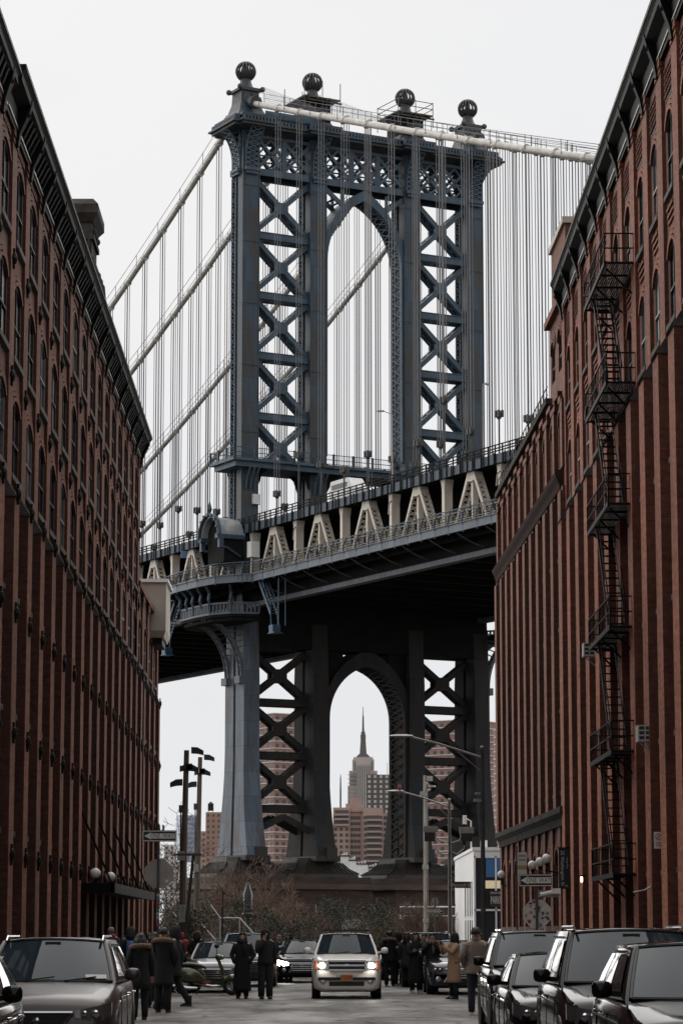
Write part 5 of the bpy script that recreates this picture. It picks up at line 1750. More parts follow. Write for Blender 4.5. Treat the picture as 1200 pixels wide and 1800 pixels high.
# wooden floodlight poles
for px, d, h, lab in ((327, 150., 11.6, 'nearer brown floodlight pole beside the left warehouse'), (351, 178., 13.0, 'farther brown floodlight pole before the brick apartments')):
    o = empty('floodlight_pole', (P_(px, d), d, 0)); tag(o, lab, 'pole')
    m = MB(); m.tube([(-.14, 0, 0), (-.06, 0, h * .5), (.04, 0, h)], [.22, .18, .14], 8); m.build('post', M['pole'], o, True)
    for dx, z, s in ((.55, h - .05, 1), (.30, h - 1.0, 1), (-.42, h - 1.8, -1), (.1, h - .95, -1)):
        m = MB(); m.loft([[(dx + s * a, b_ * .22, z + c_) for b_, c_ in ((-1, t0), (1, t0), (1, t1), (-1, t1))] for a, t0, t1 in ((-.25, -.12, .22), (.1, -.14, .2), (.42, -.22, .02))]); m.build('floodlight', M['signb'], o)
    m = MB(); m.box(-.32, .42, -.12, .12, h - .95, h - .85); m.tube([(-.25, 0, h - 3), (-.25, 0, 1)], .04, 5); m.box(-.35, -.15, -.15, .15, h - 3.4, h - 3.0); m.build('bracket', M['poleg'], o)
    m = MB(); m.box(-.4, .0, -.3, -.2, 5.6, 6.1); m.build('junction_box', M['galv'], o)
# thin leaning service pole next to the first
o = empty('service_pole', (P_(336, 128), 128, 0)); tag(o, 'thin dark service pole with a meter box beside the first floodlight pole', 'pole')
m = MB(); m.tube([(-.35, 0, 0), (.15, 0, 5.3)], [.09, .07], 6); m.build('post', M['poleg'], o)
m = MB(); m.box(-.75, .55, -.1, .1, 5.25, 5.35); m.build('crossarm', M['poleg'], o)
MB().box(-.5, -.2, -.2, -.05, 2.2, 3.0).build('meter_box', M['galv'], o)
# globe lamps
def globe(lab, x, y, z, wallx, group):
    o = empty('globe_lamp', (x, y, z)); tag(o, lab, 'lamp', group)
    MB().ball((0, 0, 0), .2, 14, 10).build('globe', M['globe'], o, True)
    m = MB(); m.tube([(0, 0, -.2), (0, 0, -.5), ((wallx - x) * .6, 0, -.62), (wallx - x, 0, -.55)], .035, 6); m.lathe([(.1, -.22), (.07, -.3)], 8); m.build('bracket', M['iron'], o)
gr = 'white globe lamps on the right warehouses'
globe('white globe lamp, leftmost of three above the right one-way sign', 9.62, 124.8, 4.75, 10.3, gr)
globe('white globe lamp, middle of three above the right one-way sign', 9.62, 120.4, 4.78, 10.35, gr)
globe('white globe lamp, rightmost of three above the right one-way sign', 9.6, 116.6, 4.82, 10.4, gr)
globe('single white globe lamp in front of the PARK sign', 9.45, 143.6, 4.72, 9.9, gr)
gl = 'white globe lamps on the left entrance canopy'
for x, y, z, lab in ((-8.3, 102.0, 3.88, 'nearer white globe lamp on the left entrance canopy'), (-8.3, 109.4, 3.9, 'farther white globe lamp on the left entrance canopy')):
    o = empty('globe_lamp', (x, y, z)); tag(o, lab, 'lamp', gl)
    MB().ball((0, 0, 0), .2, 14, 10).build('globe', M['globe'], o, True)
    MB().tube([(0, 0, -.46), (0, 0, -.18)], .05, 6).build('stem', M['iron'], o)
# lit wall lamp by the banner
o = empty('wall_lamp', (10.15, 106.5, 3.75)); tag(o, 'small lit wall lamp on the right warehouse near the banner', 'lamp')
MB().box(-.07, .07, -.07, .07, -.1, .1).build('glass', mat('lamp_glow', (1, .8, .5), .4, emit=(1, .70, .38), es=4), o)
m = MB(); m.box(-.1, .1, -.1, .1, .1, .16); m.tube([(0, 0, .16), (.25, 0, .2)], .03, 5); m.build('bracket', M['iron'], o)
# air conditioners
for x, y, z, lab in ((10.0, 101.6, 11.9, 'white air conditioner box beside the fire escape landing'), (10.0, 84.6, 7.55, 'white air conditioner in a lower window of the right warehouse')):
    o = empty('air_conditioner', (x, y, z)); tag(o, lab, 'air conditioner', 'window air conditioners')
    MB().box(-.2, .35, -.3, .3, 0, .5).build('housing', mat('aged_white', (.42, .41, .39), .6), o)
    m = MB()
    for r_ in range(3):
        for c_ in range(2): m.box(-.16 + c_ * .2, .0 + c_ * .2, -.31, -.29, .06 + r_ * .15, .16 + r_ * .15)
    m.build('vent', M['signb'], o)
    m = MB(); m.beam((-.15, 0, 0), (.35, 0, -.4), .04, .04); m.build('bracket', M['galv'], o)
# wall camera arm on the right
o = empty('wall_camera', (10.3, 84.5, 2.95)); tag(o, 'white angled camera arm over a door of the right warehouse', 'camera')
m = MB(); m.tube([(.0, 0, .25), (-.35, 0, .05), (-.7, 0, -.02)], .025, 5); m.build('arm', M['galv'], o); MB().box(-.1, .04, -.1, .1, .15, .4).build('housing', M['white'], o)
# parking meter with blue P plate
o = empty('parking_meter', (P_(866, 100), 100, 0)); tag(o, 'blue P parking meter behind the first black car', 'parking meter')
MB().box(-.12, .12, -.1, .1, .14, 1.3).build('pillar', M['signb'], o); q = MB().box(-.13, .13, -.06, .04, 1.3, 1.72).build('plate', mat('meter_blue', (.04, .11, .25), .4), o)
text('P', .26, M['signw'], q, (0, -.07, 1.5), (R(90), 0, 0), ext=.003)
# ornate dark lamp post in the park
o = empty('park_lamp', (P_(437, 190), 190, 0)); tag(o, 'dark ornate park lamp post among the bare trees', 'lamp post')
m = MB(); m.lathe([(.3, 0), (.3, .4), (.16, .7), (.16, 2.6), (.26, 2.9), (.3, 3.6), (.34, 4.3), (.18, 4.8), (.05, 5.2)], 8); m.build('post', M['black'], o, True)
m = MB(); m.lathe([(.38, 2.8), (.42, 3.0), (.3, 3.1)], 8); m.build('collar', M['black'], o)
# park stair with pale handrails
o = empty('park_stair', (P_(355, 165), 165, 0)); tag(o, 'park steps with pale zigzag handrails behind the parked cars on the left', 'stairs')
for i in range(8): MB().box(-1.5, 2.2, i * .32, i * .32 + .34, 0.14, .3 + i * .16).build('step', M['walk'], o)
for dx in (-1.5, 1.1):
    m = MB(); m.tube([(dx - .6, 2.5, 3.4), (dx, 2.0, 2.6), (dx + 1.2, 1.2, 2.6), (dx + 2.4, 0, 1.3), (dx + 2.4, 0, .2)], .04, 5)
    m.tube([(dx, 2, 2.6), (dx, 2, .8)], .035, 5); m.tube([(dx + 1.2, 1.2, 2.6), (dx + 1.2, 1.2, .5)], .035, 5); m.build('handrail', M['galv'], o)
# railings in front of the tower base
o = empty('guard_rail', (P_(640, 283), 283, 0)); tag(o, 'thin guard rail along the foot of the bridge tower', 'railing')
for k in range(9):
    MB().tube([(-14 + k * 3.0, 0, 1.0), (-14 + k * 3.0, 0, 4.6)], .035, 5).build('post', M['galv'], o)
for z in (3.3, 4.55): MB().tube([(-14, 0, z), (10, 0, z)], .028, 5).build('rail', M['poleg'], o)
o = empty('guard_rail', (P_(745, 230), 230, 0)); tag(o, 'white gate rails beside the pale mast', 'railing')
for x, z0, z1 in ((-2.1, .2, 3.2), (2.6, .2, 3.9), (0, .2, 3.9)): MB().tube([(x, 0, z0), (x, 0, z1)], .06, 5).build('post', M['white'], o)
for z in (3.1, 3.85): MB().tube([(-2.1, 0, z), (2.6, 0, z)], .07, 5).build('rail', M['white'], o)
# concrete blocks behind the hedge
for i, (px, w) in enumerate(((607, .7), (620, 1.6), (641, 2.0))):
    o = MB().frustum((-w / 2, w / 2, 0, .8, 0), (-w / 2 + .06, w / 2 - .06, .1, .7, 2.75 - .25 * (i == 0))).build('concrete_block', M['kerb'], None, loc=(P_(px, 215), 215 + i, 0))
    tag(o, ['narrow grey concrete block behind the hedge, left of three', 'middle grey concrete block behind the hedge', 'wide grey concrete block behind the hedge, right of three'][i], 'concrete block', 'concrete blocks behind the hedge')
# bike/loading rail loops by the garage
o = empty('bike_rack', (P_(815, 150), 150, 0)); tag(o, 'grey hooped bike rack at the foot of the white garage', 'bike rack')
for k in range(2):
    MB().tube([(k * 1.2 - .4, 0, 0), (k * 1.2 - .4, 0, .8), (k * 1.2 - .2, 0, 1.15), (k * 1.2 + .3, 0, 1.15), (k * 1.2 + .5, 0, .8), (k * 1.2 + .5, 0, 0)], .04, 6).build('hoop', M['galv'], o, True)
# ================================================================ bare shrubs and trees
def twigs(seed, h, spread, stems, depth=4, r0=.06, up=.55, kids=(2, 4), minr=.016):
    rn = random.Random(seed)
    m = MB()
    def grow(p, d, ln, r_, lv):
        n = 3
        pts, rs = [p], [r_]
        for i in range(n):
            d = (d + Vector((rn.gauss(0, .16), rn.gauss(0, .16), rn.gauss(.03, .1)))).normalized()
            p = p + d * (ln / n); pts.append(p); rs.append(max(minr, r_ * (1 - .45 * (i + 1) / n)))
        m.tube(pts, rs, 4 if lv < 2 else 3, False)
        if lv >= depth: return
        for k in range(rn.randint(*kids)):
            f = rn.uniform(.35, 1.0)
            q = pts[min(n, max(1, round(f * n)))]
            a = Vector((rn.gauss(0, 1), rn.gauss(0, 1), rn.gauss(.25, .5))).normalized()
            grow(q, (d * up + a * (1 - up)).normalized(), ln * rn.uniform(.55, .8), max(minr, r_ * .58), lv + 1)
    for s in range(stems):
        a = rn.random() * 6.283
        d = Vector((math.cos(a) * spread, math.sin(a) * spread, 1)).normalized()
        grow(Vector((math.cos(a) * .2, math.sin(a) * .2, 0)), d, h * rn.uniform(.38, .52), r0 * rn.uniform(.7, 1.1), 0)
    return m
def leaves(seed, n, rx, ry, h, size, clumps=26, base=.0):
    rn = random.Random(seed)
    m = MB()
    cs = []
    for _ in range(clumps):
        a = rn.random() * 6.283; r_ = math.sqrt(rn.random()); z = rn.random()
        w = math.sqrt(max(.05, 1 - (z * .95) ** 2))
        cs.append(Vector((rx * r_ * w * math.cos(a), ry * r_ * w * math.sin(a), base + h * z)))
    for i in range(n):
        c = rn.choice(cs)
        p = c + Vector((rn.gauss(0, rx * .16), rn.gauss(0, ry * .16), rn.gauss(0, h * .1)))
        if p.z < .05: p.z = .05 + rn.random() * .3
        a = Vector((rn.gauss(0, 1), rn.gauss(0, 1), rn.gauss(0, 1))).normalized() * size * rn.uniform(.6, 1.3)
        b_ = Vector((rn.gauss(0, 1), rn.gauss(0, 1), rn.gauss(0, 1))).normalized() * size * .55
        m.add([p - a, p + b_, p + a, p - b_], [(0, 1, 2, 3)])
    return m
def tree(name, lab, px, d, h, spread, stems, seed, group, cat='tree', depth=4, r0=.08, kids=(2, 4), trunk=0, up=.5):
    o = empty(name, (P_(px, d), d, 0.1)); tag(o, lab, cat, group)
    t = twigs(seed, h, spread, stems, depth, r0, up, kids)
    if trunk:
        t.xf(Matrix.Translation((0, 0, trunk)))
        MB().tube([(0, 0, 0), (.05, 0, trunk * .5), (0, 0, trunk + .3)], [r0 * 2.0, r0 * 1.6, r0 * 1.3], 7).build('trunk', M['bark'], o, True)
    t.build('branches', M['twig'], o, fix=False)
    return o
g1 = 'bare brown trees left of the bridge tower'
for i, (px, d, h, sp, stm, lab) in enumerate((
    (318, 235, 4.8, .55, 7, 'bare brown tree behind the nearer floodlight pole'),
    (352, 232, 5.0, .6, 8, 'bare brown tree behind the farther floodlight pole'),
    (384, 225, 5.4, .6, 8, 'bare brown tree just left of the near bridge leg'),
    (412, 215, 5.8, .65, 9, 'tall bare brown tree in front of the near bridge leg'),
    (446, 210, 7.6, .7, 9, 'tallest bare brown tree with spreading twigs beside the near bridge leg'),
    (480, 215, 4.8, .7, 8, 'bare brown tree in front of the left apartment tower'),
    (512, 200, 4.6, .8, 8, 'low spreading bare tree left of the white car'),
    (545, 198, 4.2, .8, 8, 'low pale bare shrub above the dark car, nearest the white car'))):
    tree('bare_tree', lab, px, d, h, sp, stm, 11 + i, g1, depth=4, kids=(2, 4), r0=.10, up=.52)
for i, (px, d, h, lab) in enumerate(((281, 190, 9.5, 'thin bare tree rising behind the left one-way plate'), (300, 250, 9.8, 'thin pale bare tree between the left one-way plate and the poles'))):
    tree('bare_tree', lab, px, d, h * .8, .35, 3, 41 + i, g1, depth=4, r0=.07, trunk=h * .22)
# evergreen shrubs
g2 = 'dark evergreen shrubs of the park'
for i, (px, d, rx, h, lab) in enumerate(((312, 158, 1.3, 4.4, 'dark evergreen shrub beside the left corner sign post'), (372, 172, 1.7, 4.0, 'dark evergreen shrub behind the parking-rule sign'), (420, 178, 1.5, 3.6, 'dark evergreen shrub left of the ornate park lamp'),
    (478, 176, 1.6, 2.9, 'low evergreen shrub right of the ornate park lamp'), (535, 168, 1.6, 2.6, 'low evergreen shrub behind the dark car beside the white car'), (592, 180, 1.9, 3.6, 'black-green evergreen shrub above the white car roof'), (655, 172, 1.6, 3.2, 'dark evergreen shrub right of the white car'), (345, 150, 1.2, 2.6, 'yellow-green shrub by the park steps'))):
    o = empty('evergreen_shrub', (P_(px, d), d, .1)); tag(o, lab, 'shrub', g2)
    leaves(61 + i, 2600, rx, rx * .8, h, .075, 34).build('foliage', M['leaf_d'] if i != 7 else M['leaf_o'], o, fix=False)
    twigs(80 + i, h * .8, .6, 4, 2, .04).build('branches', M['bark'], o, fix=False)
# brushy olive hedge
g3 = 'olive brown hedge plants before the tower foot'
nm = ['first', 'second', 'third', 'fourth', 'fifth', 'sixth']
for i in range(6):
    px = 655 + i * 26
    d = 192 + (i % 2) * 6
    o = empty('hedge_plant', (P_(px, d), d, .1)); tag(o, 'olive brown twiggy hedge plant, %s from the white car' % nm[i], 'hedge', g3)
    hh = (2.9, 3.4, 3.6, 3.4, 3.3, 2.8)[i]
    leaves(101 + i, 2400, 1.0, .9, hh, .06, 40).build('foliage', M['leaf_o'], o, fix=False)
    twigs(120 + i, hh * 1.05, .5, 12, 3, .03, up=.7).build('branches', M['twig'], o, fix=False)
# ================================================================ vehicles (local front at y=0 facing -y)
def paint(name, c, metal=.3, rough=.28): 
    return mat(name, c, rough, metal=metal, coat=1.0, spec=.5)
M['carglass'] = mat('car_glass', (.020, .032, .042), .03, spec=.5)
M['carglass'].node_tree.nodes['Principled BSDF'].inputs['IOR'].default_value = 1.33
M['tyre'] = mat('tyre_rubber', (.012, .012, .012), .8)
M['rim'] = mat('alloy_rim', (.30, .30, .30), .3, metal=.8)
M['chrome'] = mat('chrome', (.55, .55, .55), .12, metal=1.0)
M['plastic'] = mat('black_plastic', (.012, .012, .013), .5)
M['lens'] = mat('headlamp_lens', (.09, .09, .095), .08, spec=.8)
M['lens_i'] = mat('headlamp_reflector', (.5, .5, .5), .15, metal=.9)
M['lit'] = mat('headlamp_lit', (1, .95, .85), .3, emit=(1, .95, .86), es=14)
M['amber'] = mat('amber_lens', (.20, .06, .02), .25)
M['tail'] = mat('tail_lens', (.10, .01, .01), .3)
M['interior'] = mat('car_interior', (.02, .02, .021), .8)

def wheel_tree(parent, x, y, r_, w, side):
    o = empty('wheel', (x, y, r_), 0, parent)
    t = MB()
    prof = [(r_ * .64, -w / 2), (r_ * .93, -w / 2), (r_, -w * .32), (r_, w * .32), (r_ * .93, w / 2), (r_ * .64, w / 2)]
    t.lathe(prof, 22, cap=False); t.xf(Matrix.Rotation(R(90), 4, 'Y')); t.build('tyre', M['tyre'], o, True)
    m = MB(); m.lathe([(r_ * .05, side * w * .40), (r_ * .2, side * w * .38), (r_ * .2, side * w * .25)], 14)
    for k in range(5):
        a = k * 2 * math.pi / 5
        m.beam((math.cos(a) * r_ * .1, math.sin(a) * r_ * .1, side * w * .33), (math.cos(a) * r_ * .64, math.sin(a) * r_ * .64, side * w * .38), r_ * .2, .03, (0, 0, 1))
    m.lathe([(r_ * .60, side * w * .3), (r_ * .66, side * w * .46), (r_ * .68, side * w * .3)], 20, cap=False)
    m.xf(Matrix.Rotation(R(90), 4, 'Y')); m.build('rim', M['rim'], o)

def make_car(name, lab, x, y, cp, L=4.5, W=1.82, H=1.68, zh=.92, zc=1.06, zn=.70, cy=1.15, ry0=1.95, ry1=3.5, ty=4.25, wb=(.85, 3.5), wr=.35,
             style='suv', rails=True, rz=0, lit=False, cat='car', group='parked and waiting cars', plate=None, grille='bars', dash_paper=False):
    o = empty(name, (x, y, 0), rz); tag(o, lab, cat, group)
    hw = W / 2
    sedan = style == 'sedan'
    # ---- lower body
    def prof(yy):
        """half width, bottom, top at station"""
        keys = [(0.0, .80, .30, zn - .02), (.03, .86, .24, zn + .06), (.10, .915, .21, (zn + zh) / 2 + .05), (.24, .955, .20, zh - .015), (.5, .985, .20, zh + .02), (cy * .75, 1.0, .20, zh + (zc - zh) * .72),
                (cy, 1.0, .20, zc), (cy + .3, 1.0, .20, zc + .02), ((cy + L) / 2, 1.0, .20, zc + .04), (L - .75, .995, .20, zc + .05), (L - .25, .96, .24, zc + (.02 if not sedan else -.02)), (L - .04, .90, .30, zc - .12), (L, .84, .36, zc - .25)]
        return keys
    rings = []
    for (yy, w, zb, zt) in prof(0):
        w *= hw
        hsec = [(0, zb), (.80 * w, zb), (.955 * w, zb + .07), (.995 * w, zb + .25), (1.0 * w, (zb + zt) / 2 + .02), (.985 * w, zt - .20), (.955 * w, zt - .08), (.90 * w, zt - .018), (.60 * w, zt + .012), (0, zt + .028)]
        rings.append([(a, yy, b) for a, b in hsec] + [(-a, yy, b) for a, b in reversed(hsec[1:-1])])
    m = MB().loft(rings)
    m.build('body', cp, o, 50)
    # lower cladding and front apron
    m = MB()
    m.box(-hw * .93, hw * .93, cy * .6, L - .6, .17, .36)
    m.build('sill_cladding', M['plastic'], o)
    # ---- cabin surface
    zr = H
    def lev(f):
        g = f
        y0 = cy + .02 + (ry0 - cy) * g ** 1.08
        y1 = ty - (ty - ry1) * g ** 1.3
        w = hw * (.93 - .20 * g ** 1.2)
        z = zc + .01 + (zr - .05 - zc) * g
        return y0, y1, w, z
    def pf(u, f):
        y0, y1, w, z = lev(f); return Vector((u * w, y0 + .27 * abs(u) ** 2.1, z + .045 * f * (1 - u * u) - .012))
    def ps(s, t, f):
        y0, y1, w, z = lev(f)
        bow = 1 + .012 * math.sin(math.pi * t)
        return Vector((s * w * bow, y0 + .24 + (y1 - y0 - .36) * t, z))
    def prr(u, f):
        y0, y1, w, z = lev(f); return Vector((u * w, y1 - .1 * abs(u) ** 2.5, z + .03 * f * (1 - u * u) - .012))
    rings = []
    for f in (0, .25, .5, .75, .92, 1.0):
        rg = [pf(u, f) for u in (-.96, -.7, -.35, 0, .35, .7, .96)] + [ps(1, t, f) for t in (0, .25, .5, .75, 1)] + [prr(u, f) for u in (.9, .45, 0, -.45, -.9)] + [ps(-1, t, f) for t in (1, .75, .5, .25, 0)]
        rings.append(rg)
    top = []
    for p in rings[-1]:
        c = Vector((0, (ry0 + ry1) / 2, zr)); q = p.lerp(c, .12); top.append(Vector((q.x, q.y, max(p.z + .008, zr - .03))))
    rings.append(top)
    rings.append([Vector((p.x * .55, (p.y - (ry0 + ry1) / 2) * .75 + (ry0 + ry1) / 2, zr - .002)) for p in top])
    MB().loft(rings).build('cabin', cp, o, 60)
    def panel(fn, us, fs, push, nm, mt=None):
        m = MB()
        n = len(us)
        for f in fs:
            for u in us: m.v.append(tuple(fn(u, f) + push))
        for j in range(len(fs) - 1):
            for i in range(n - 1):
                a = j * n + i; m.f.append((a, a + 1, a + 1 + n, a + n))
        return m.build(nm, mt or M['carglass'], o, 'all')
    us = [-.90 + 1.8 * i / 10 for i in range(11)]
    ws = panel(pf, us, [.05, .3, .55, .8, .93], Vector((0, -.022, .012)), 'windscreen')
    # dark surround of the screen
    m = MB()
    for f in (.035, .95):
        m.tube([pf(u, f) + Vector((0, -.024, .012)) for u in us], .018, 5)
    for u in (-.915, .915): m.tube([pf(u, f) + Vector((0, -.02, .012)) for f in (.03, .3, .6, .95)], .02, 5)
    m.build('screen_trim', M['plastic'], o)
    for s in (-1, 1):
        for t0, t1 in ((.05, .36), (.40, .68), (.72, .93)):
            panel(lambda t, f: ps(s, t, f), [t0, (t0 + t1) / 2, t1], [.07, .45, .84], Vector((s * .012, 0, 0)), 'side_window')
        m = MB(); m.tube([ps(s, t, .04) + Vector((s * .014, 0, 0)) for t in (.02, .3, .6, .95)], .012, 4)
        m.tube([ps(s, t, .89) + Vector((s * .014, 0, .0)) for t in (.05, .3, .6, .95)], .012, 4); m.build('window_trim', M['chrome'], o)
        # door mirrors
        m = MB()
        bx_, by_, bz_ = s * hw * .955, cy + .42, zc + .05
        m.loft([[(bx_ + s * (.06 + a), by_ - .03 + .07 * k * math.cos(t) * (1 if math.cos(t) < 0 else .5), bz_ + .06 + .085 * k * math.sin(t)) for t in [i * math.pi / 5 for i in range(10)]] for a, k in ((0, .55), (.025, .85), (.08, 1.0), (.14, .98), (.175, .8), (.19, .4))])
        m.beam((bx_ - s * .04, by_, bz_ + .01), (bx_ + s * .12, by_, bz_ + .03), .06, .05)
        m.build('mirror', cp, o, 70)
        m = MB()
        for yy in (cy + .12, cy + 1.18, cy + 2.15): m.tube([(s * (hw + .001), yy, .36), (s * (hw + .002), yy + .02, .62), (s * hw * .985, yy + .05, zc - .12)], .007, 4)
        m.tube([(s * (hw - .004), cy + .1, zc - .2), (s * (hw - .004), L - .8, zc - .16)], .008, 4)
        m.build('door_seam', M['plastic'], o)
        for yy in (cy + 1.0, cy + 1.95):
            MB().tube([(s * (hw + .005), yy, zc - .14), (s * (hw + .03), yy + .05, zc - .135), (s * (hw + .03), yy + .15, zc - .13), (s * (hw + .005), yy + .2, zc - .13)], .012, 5).build('door_handle', M['chrome'], o)
        if rails:
            y0, y1, w, z = lev(.97)
            m = MB(); m.tube([(s * w * .9, ry0 + .05, zr - .05), (s * w * .9, ry0 + .22, zr + .012), (s * w * .9, ry1 - .2, zr + .012), (s * w * .9, ry1 - .05, zr - .05)], .017, 6)
            m.build('roof_rail', M['chrome'] if rails == 'chrome' else M['plastic'], o)
        for yy in wb:
            wheel_tree(o, s * (hw - .12), yy, wr, .22, s)
            m = MB(); m.lathe([(wr * 1.14, s * .01), (wr * 1.14, s * -.1)], 22); m.xf(Matrix.Rotation(R(90), 4, 'Y')); m.build('wheel_arch', M['plastic'], o, loc=(s * (hw - .012), yy, wr))
    # ---- front end
    fm = M['lit'] if lit else M['lens']
    for s in (-1, 1):
        m = MB()
        zl = zn + .02 if style != 'boxy' else zn - .0
        a, b_ = (.52, .94)
        if style == 'boxy':
            m.loft([[(s * hw * k, yy, zl + q) for q in (-.10, .12)] + [(s * hw * k, yy + .12, zl + q) for q in (.12, -.10)] for k, yy in ((.56, -.03), (.78, -.015), (.90, .05))])
        else:
            m.loft([[(s * hw * k, yy, zl + q0), (s * hw * k, yy + .015, zl + q1), (s * hw * k, yy + .14, zl + q1), (s * hw * k, yy + .12, zl + q0)] for k, yy, q0, q1 in ((.50, -.02, -.03, .05), (.70, -.005, -.07, .09), (.86, .05, -.07, .12), (.955, .20, -.02, .145))])
        hl = m.build('headlight', fm if not (lit and style == 'boxy') else M['lens_i'], o, 30)
        if lit and style == 'boxy':
            MB().ball((s * hw * .71, -.035, zl), .085, 10, 6, .9).build('bulb', M['lit'], hl)
            MB().box(*sorted((s * hw * .855, s * hw * .93)), -.01, .1, zl - .1, zl + .12).build('indicator', M['amber'], hl)
        elif lit:
            MB().tube([(s * hw * .58, -.035, zl + .01), (s * hw * .8, .0, zl + .04)], .022, 5).build('daylight_strip', M['lit'], hl)
        else:
            for k, rr in ((.62, .045), (.76, .055)): MB().ball((s * hw * k, .005, zl + .01), rr, 8, 6).build('reflector', M['lens_i'], hl)
        MB().lathe([(.06, 0), (.075, .03), (.0, .035)], 12).xf(Matrix.Rotation(R(90), 4, 'X')).build('fog_light', M['lens_i'], o, loc=(s * hw * .68, .02, .44))
        MB().tube([(s * hw * .80, L - .05, zc - .25), (s * hw * .78, L - .05, zc - .10)], .06, 6).build('tail_light', M['tail'], o)
    gz0, gz1 = (.50, zn + .05)
    if style == 'boxy':
        m = MB(); m.box(-hw * .54, hw * .54, -.035, .05, zn - .12, zn + .13); gq = m.build('grille', M['plastic'], o)
        m = MB()
        for z in (zn - .115, zn + .005, zn + .125): m.box(-hw * .54, hw * .54, -.05, -.02, z - .022, z + .022)
        for s in (-1, 1): m.box(s * hw * .54 - .02, s * hw * .54 + .02, -.05, -.02, zn - .12, zn + .13)
        m.build('grille_bar', M['chrome'], gq)
        MB().ball((0, -.055, zn + .005), .085, 14, 8, .5).xf(Matrix.Scale(.35, 4, (0, 1, 0))).build('badge', M['chrome'], gq)
        m = MB(); m.box(-hw * .82, hw * .82, -.045, .2, .48, .56); m.build('bumper_strip', M['plastic'], o)
        m = MB(); m.box(-hw * .5, hw * .5, -.02, .1, .34, .45); m.build('lower_intake', M['plastic'], o)
    else:
        m = MB(); m.prism([(-hw * .46, gz1), (hw * .46, gz1), (hw * .36, (gz0 + gz1) / 2), (hw * .5, .34), (-hw * .5, .34), (-hw * .36, (gz0 + gz1) / 2)], -.03, .08, 'xz'); gq = m.build('grille', M['plastic'], o)
        m = MB()
        k = 0
        z = gz1 - .05
        while z > gz0 - .08:
            m.box(-hw * .40, hw * .40, -.042, -.03, z - .012, z + .012); z -= .065
        m.build('grille_bar', M['chrome'] if grille == 'bars' else M['plastic'], gq)
        m = MB(); m.tube([(-hw * .47, -.035, gz1), (hw * .47, -.035, gz1)], .018, 5)
        for s in (-1, 1): m.tube([(s * hw * .47, -.035, gz1), (s * hw * .37, -.035, (gz0 + gz1) / 2), (s * hw * .50, -.03, .35)], .02, 5)
        m.build('grille_surround', M['chrome'], gq)
        MB().ball((0, -.05, gz1 - .09), .055, 12, 6).xf(Matrix.Scale(.4, 4, (0, 1, 0))).build('badge', M['chrome'], gq)
    if plate:
        pl_ = MB().box(-.16, .16, -.075, -.055, .47, .63).build('licence_plate', mat('plate_orange', (.55, .17, .05), .5), o)
        text(plate, .13, M['signb'], pl_, (0, -.078, .55), (R(90), 0, 0), ext=.002)
    for s in (-.35, .25):
        m = MB(); m.tube([pf(s, .03) + Vector((0, -.04, .02)), pf(s + .45, .10) + Vector((0, -.04, .03))], .012, 4); m.build('wiper', M['plastic'], o)
    m = MB(); m.box(-.10, .10, -.02, .01, -.03, .03); m.build('rear_view_mirror', M['plastic'], o, loc=pf(0, .86) + Vector((0, -.012, .0)))
    if dash_paper:
        m = MB(); pa_ = [pf(u, f) + Vector((0, -.03, .018)) for u, f in ((.55, .08), (.85, .08), (.85, .17), (.55, .17))]
        m.add(pa_ + [p + Vector((0, -.004, .002)) for p in pa_], [(0, 1, 2, 3), (4, 7, 6, 5), (0, 4, 5, 1), (1, 5, 6, 2), (2, 6, 7, 3), (3, 7, 4, 0)]); m.build('dashboard_paper', M['signw'], o)
    return o

pt_white = mat('paint_cream', (.80, .77, .71), .35, metal=.0, coat=.6)
pt_bronze = mat('paint_bronze', (.062, .054, .051), .30, metal=.3, coat=.15)
pt_black = mat('paint_black', (.006, .006, .007), .08, coat=0, spec=.10)
pt_black2 = mat('paint_blueblack', (.010, .010, .013), .08, coat=0, spec=.10)
pt_grey = mat('paint_grey', (.05, .052, .056), .3, metal=.3, coat=.6)
pt_silver = mat('paint_silver', (.085, .088, .092), .3, metal=.4, coat=.6)
for _m in (pt_black, pt_black2):
    _m.node_tree.nodes['Principled BSDF'].inputs['IOR'].default_value = 1.28
    _m.node_tree.nodes['Principled BSDF'].inputs['Specular IOR Level'].default_value = .5
# white taxi-plated SUV in the lane
c = make_car('sport_utility_car', 'cream boxy sport utility car with lit headlights and orange plate in mid street', .70, 72.2, pt_white, L=4.45, W=1.82, H=1.70, zh=1.02, zc=1.13, zn=.86, cy=1.15, ry0=1.75, ry1=3.9, ty=4.35, style='boxy', rails='dark', lit=True, plate='T612396C', wr=.36)
m = MB()
for yy in (2.2, 3.3): m.box(-.62, .62, yy - .03, yy + .03, 1.75, 1.79)
m.build('roof_rack', M['plastic'], c)
# bronze crossover, near left
make_car('crossover_car', 'bronze crossover with chrome-edged grille parked at the near left', -3.42, 33.6, pt_bronze, L=4.65, W=1.86, H=1.645, zh=.93, zc=1.07, zn=.70, cy=1.25, ry0=2.05, ry1=3.75, ty=4.4, rails='chrome', dash_paper=True, wr=.36, grille='plain')
make_car('parked_car', 'dark car corner cut off at the lower left edge', -3.92, 24.6, pt_black, L=4.5, W=1.82, H=1.55, zh=.88, zc=1.02, zn=.66, cy=1.2, ry0=2.0, ry1=3.6, ty=4.2, rails=False)
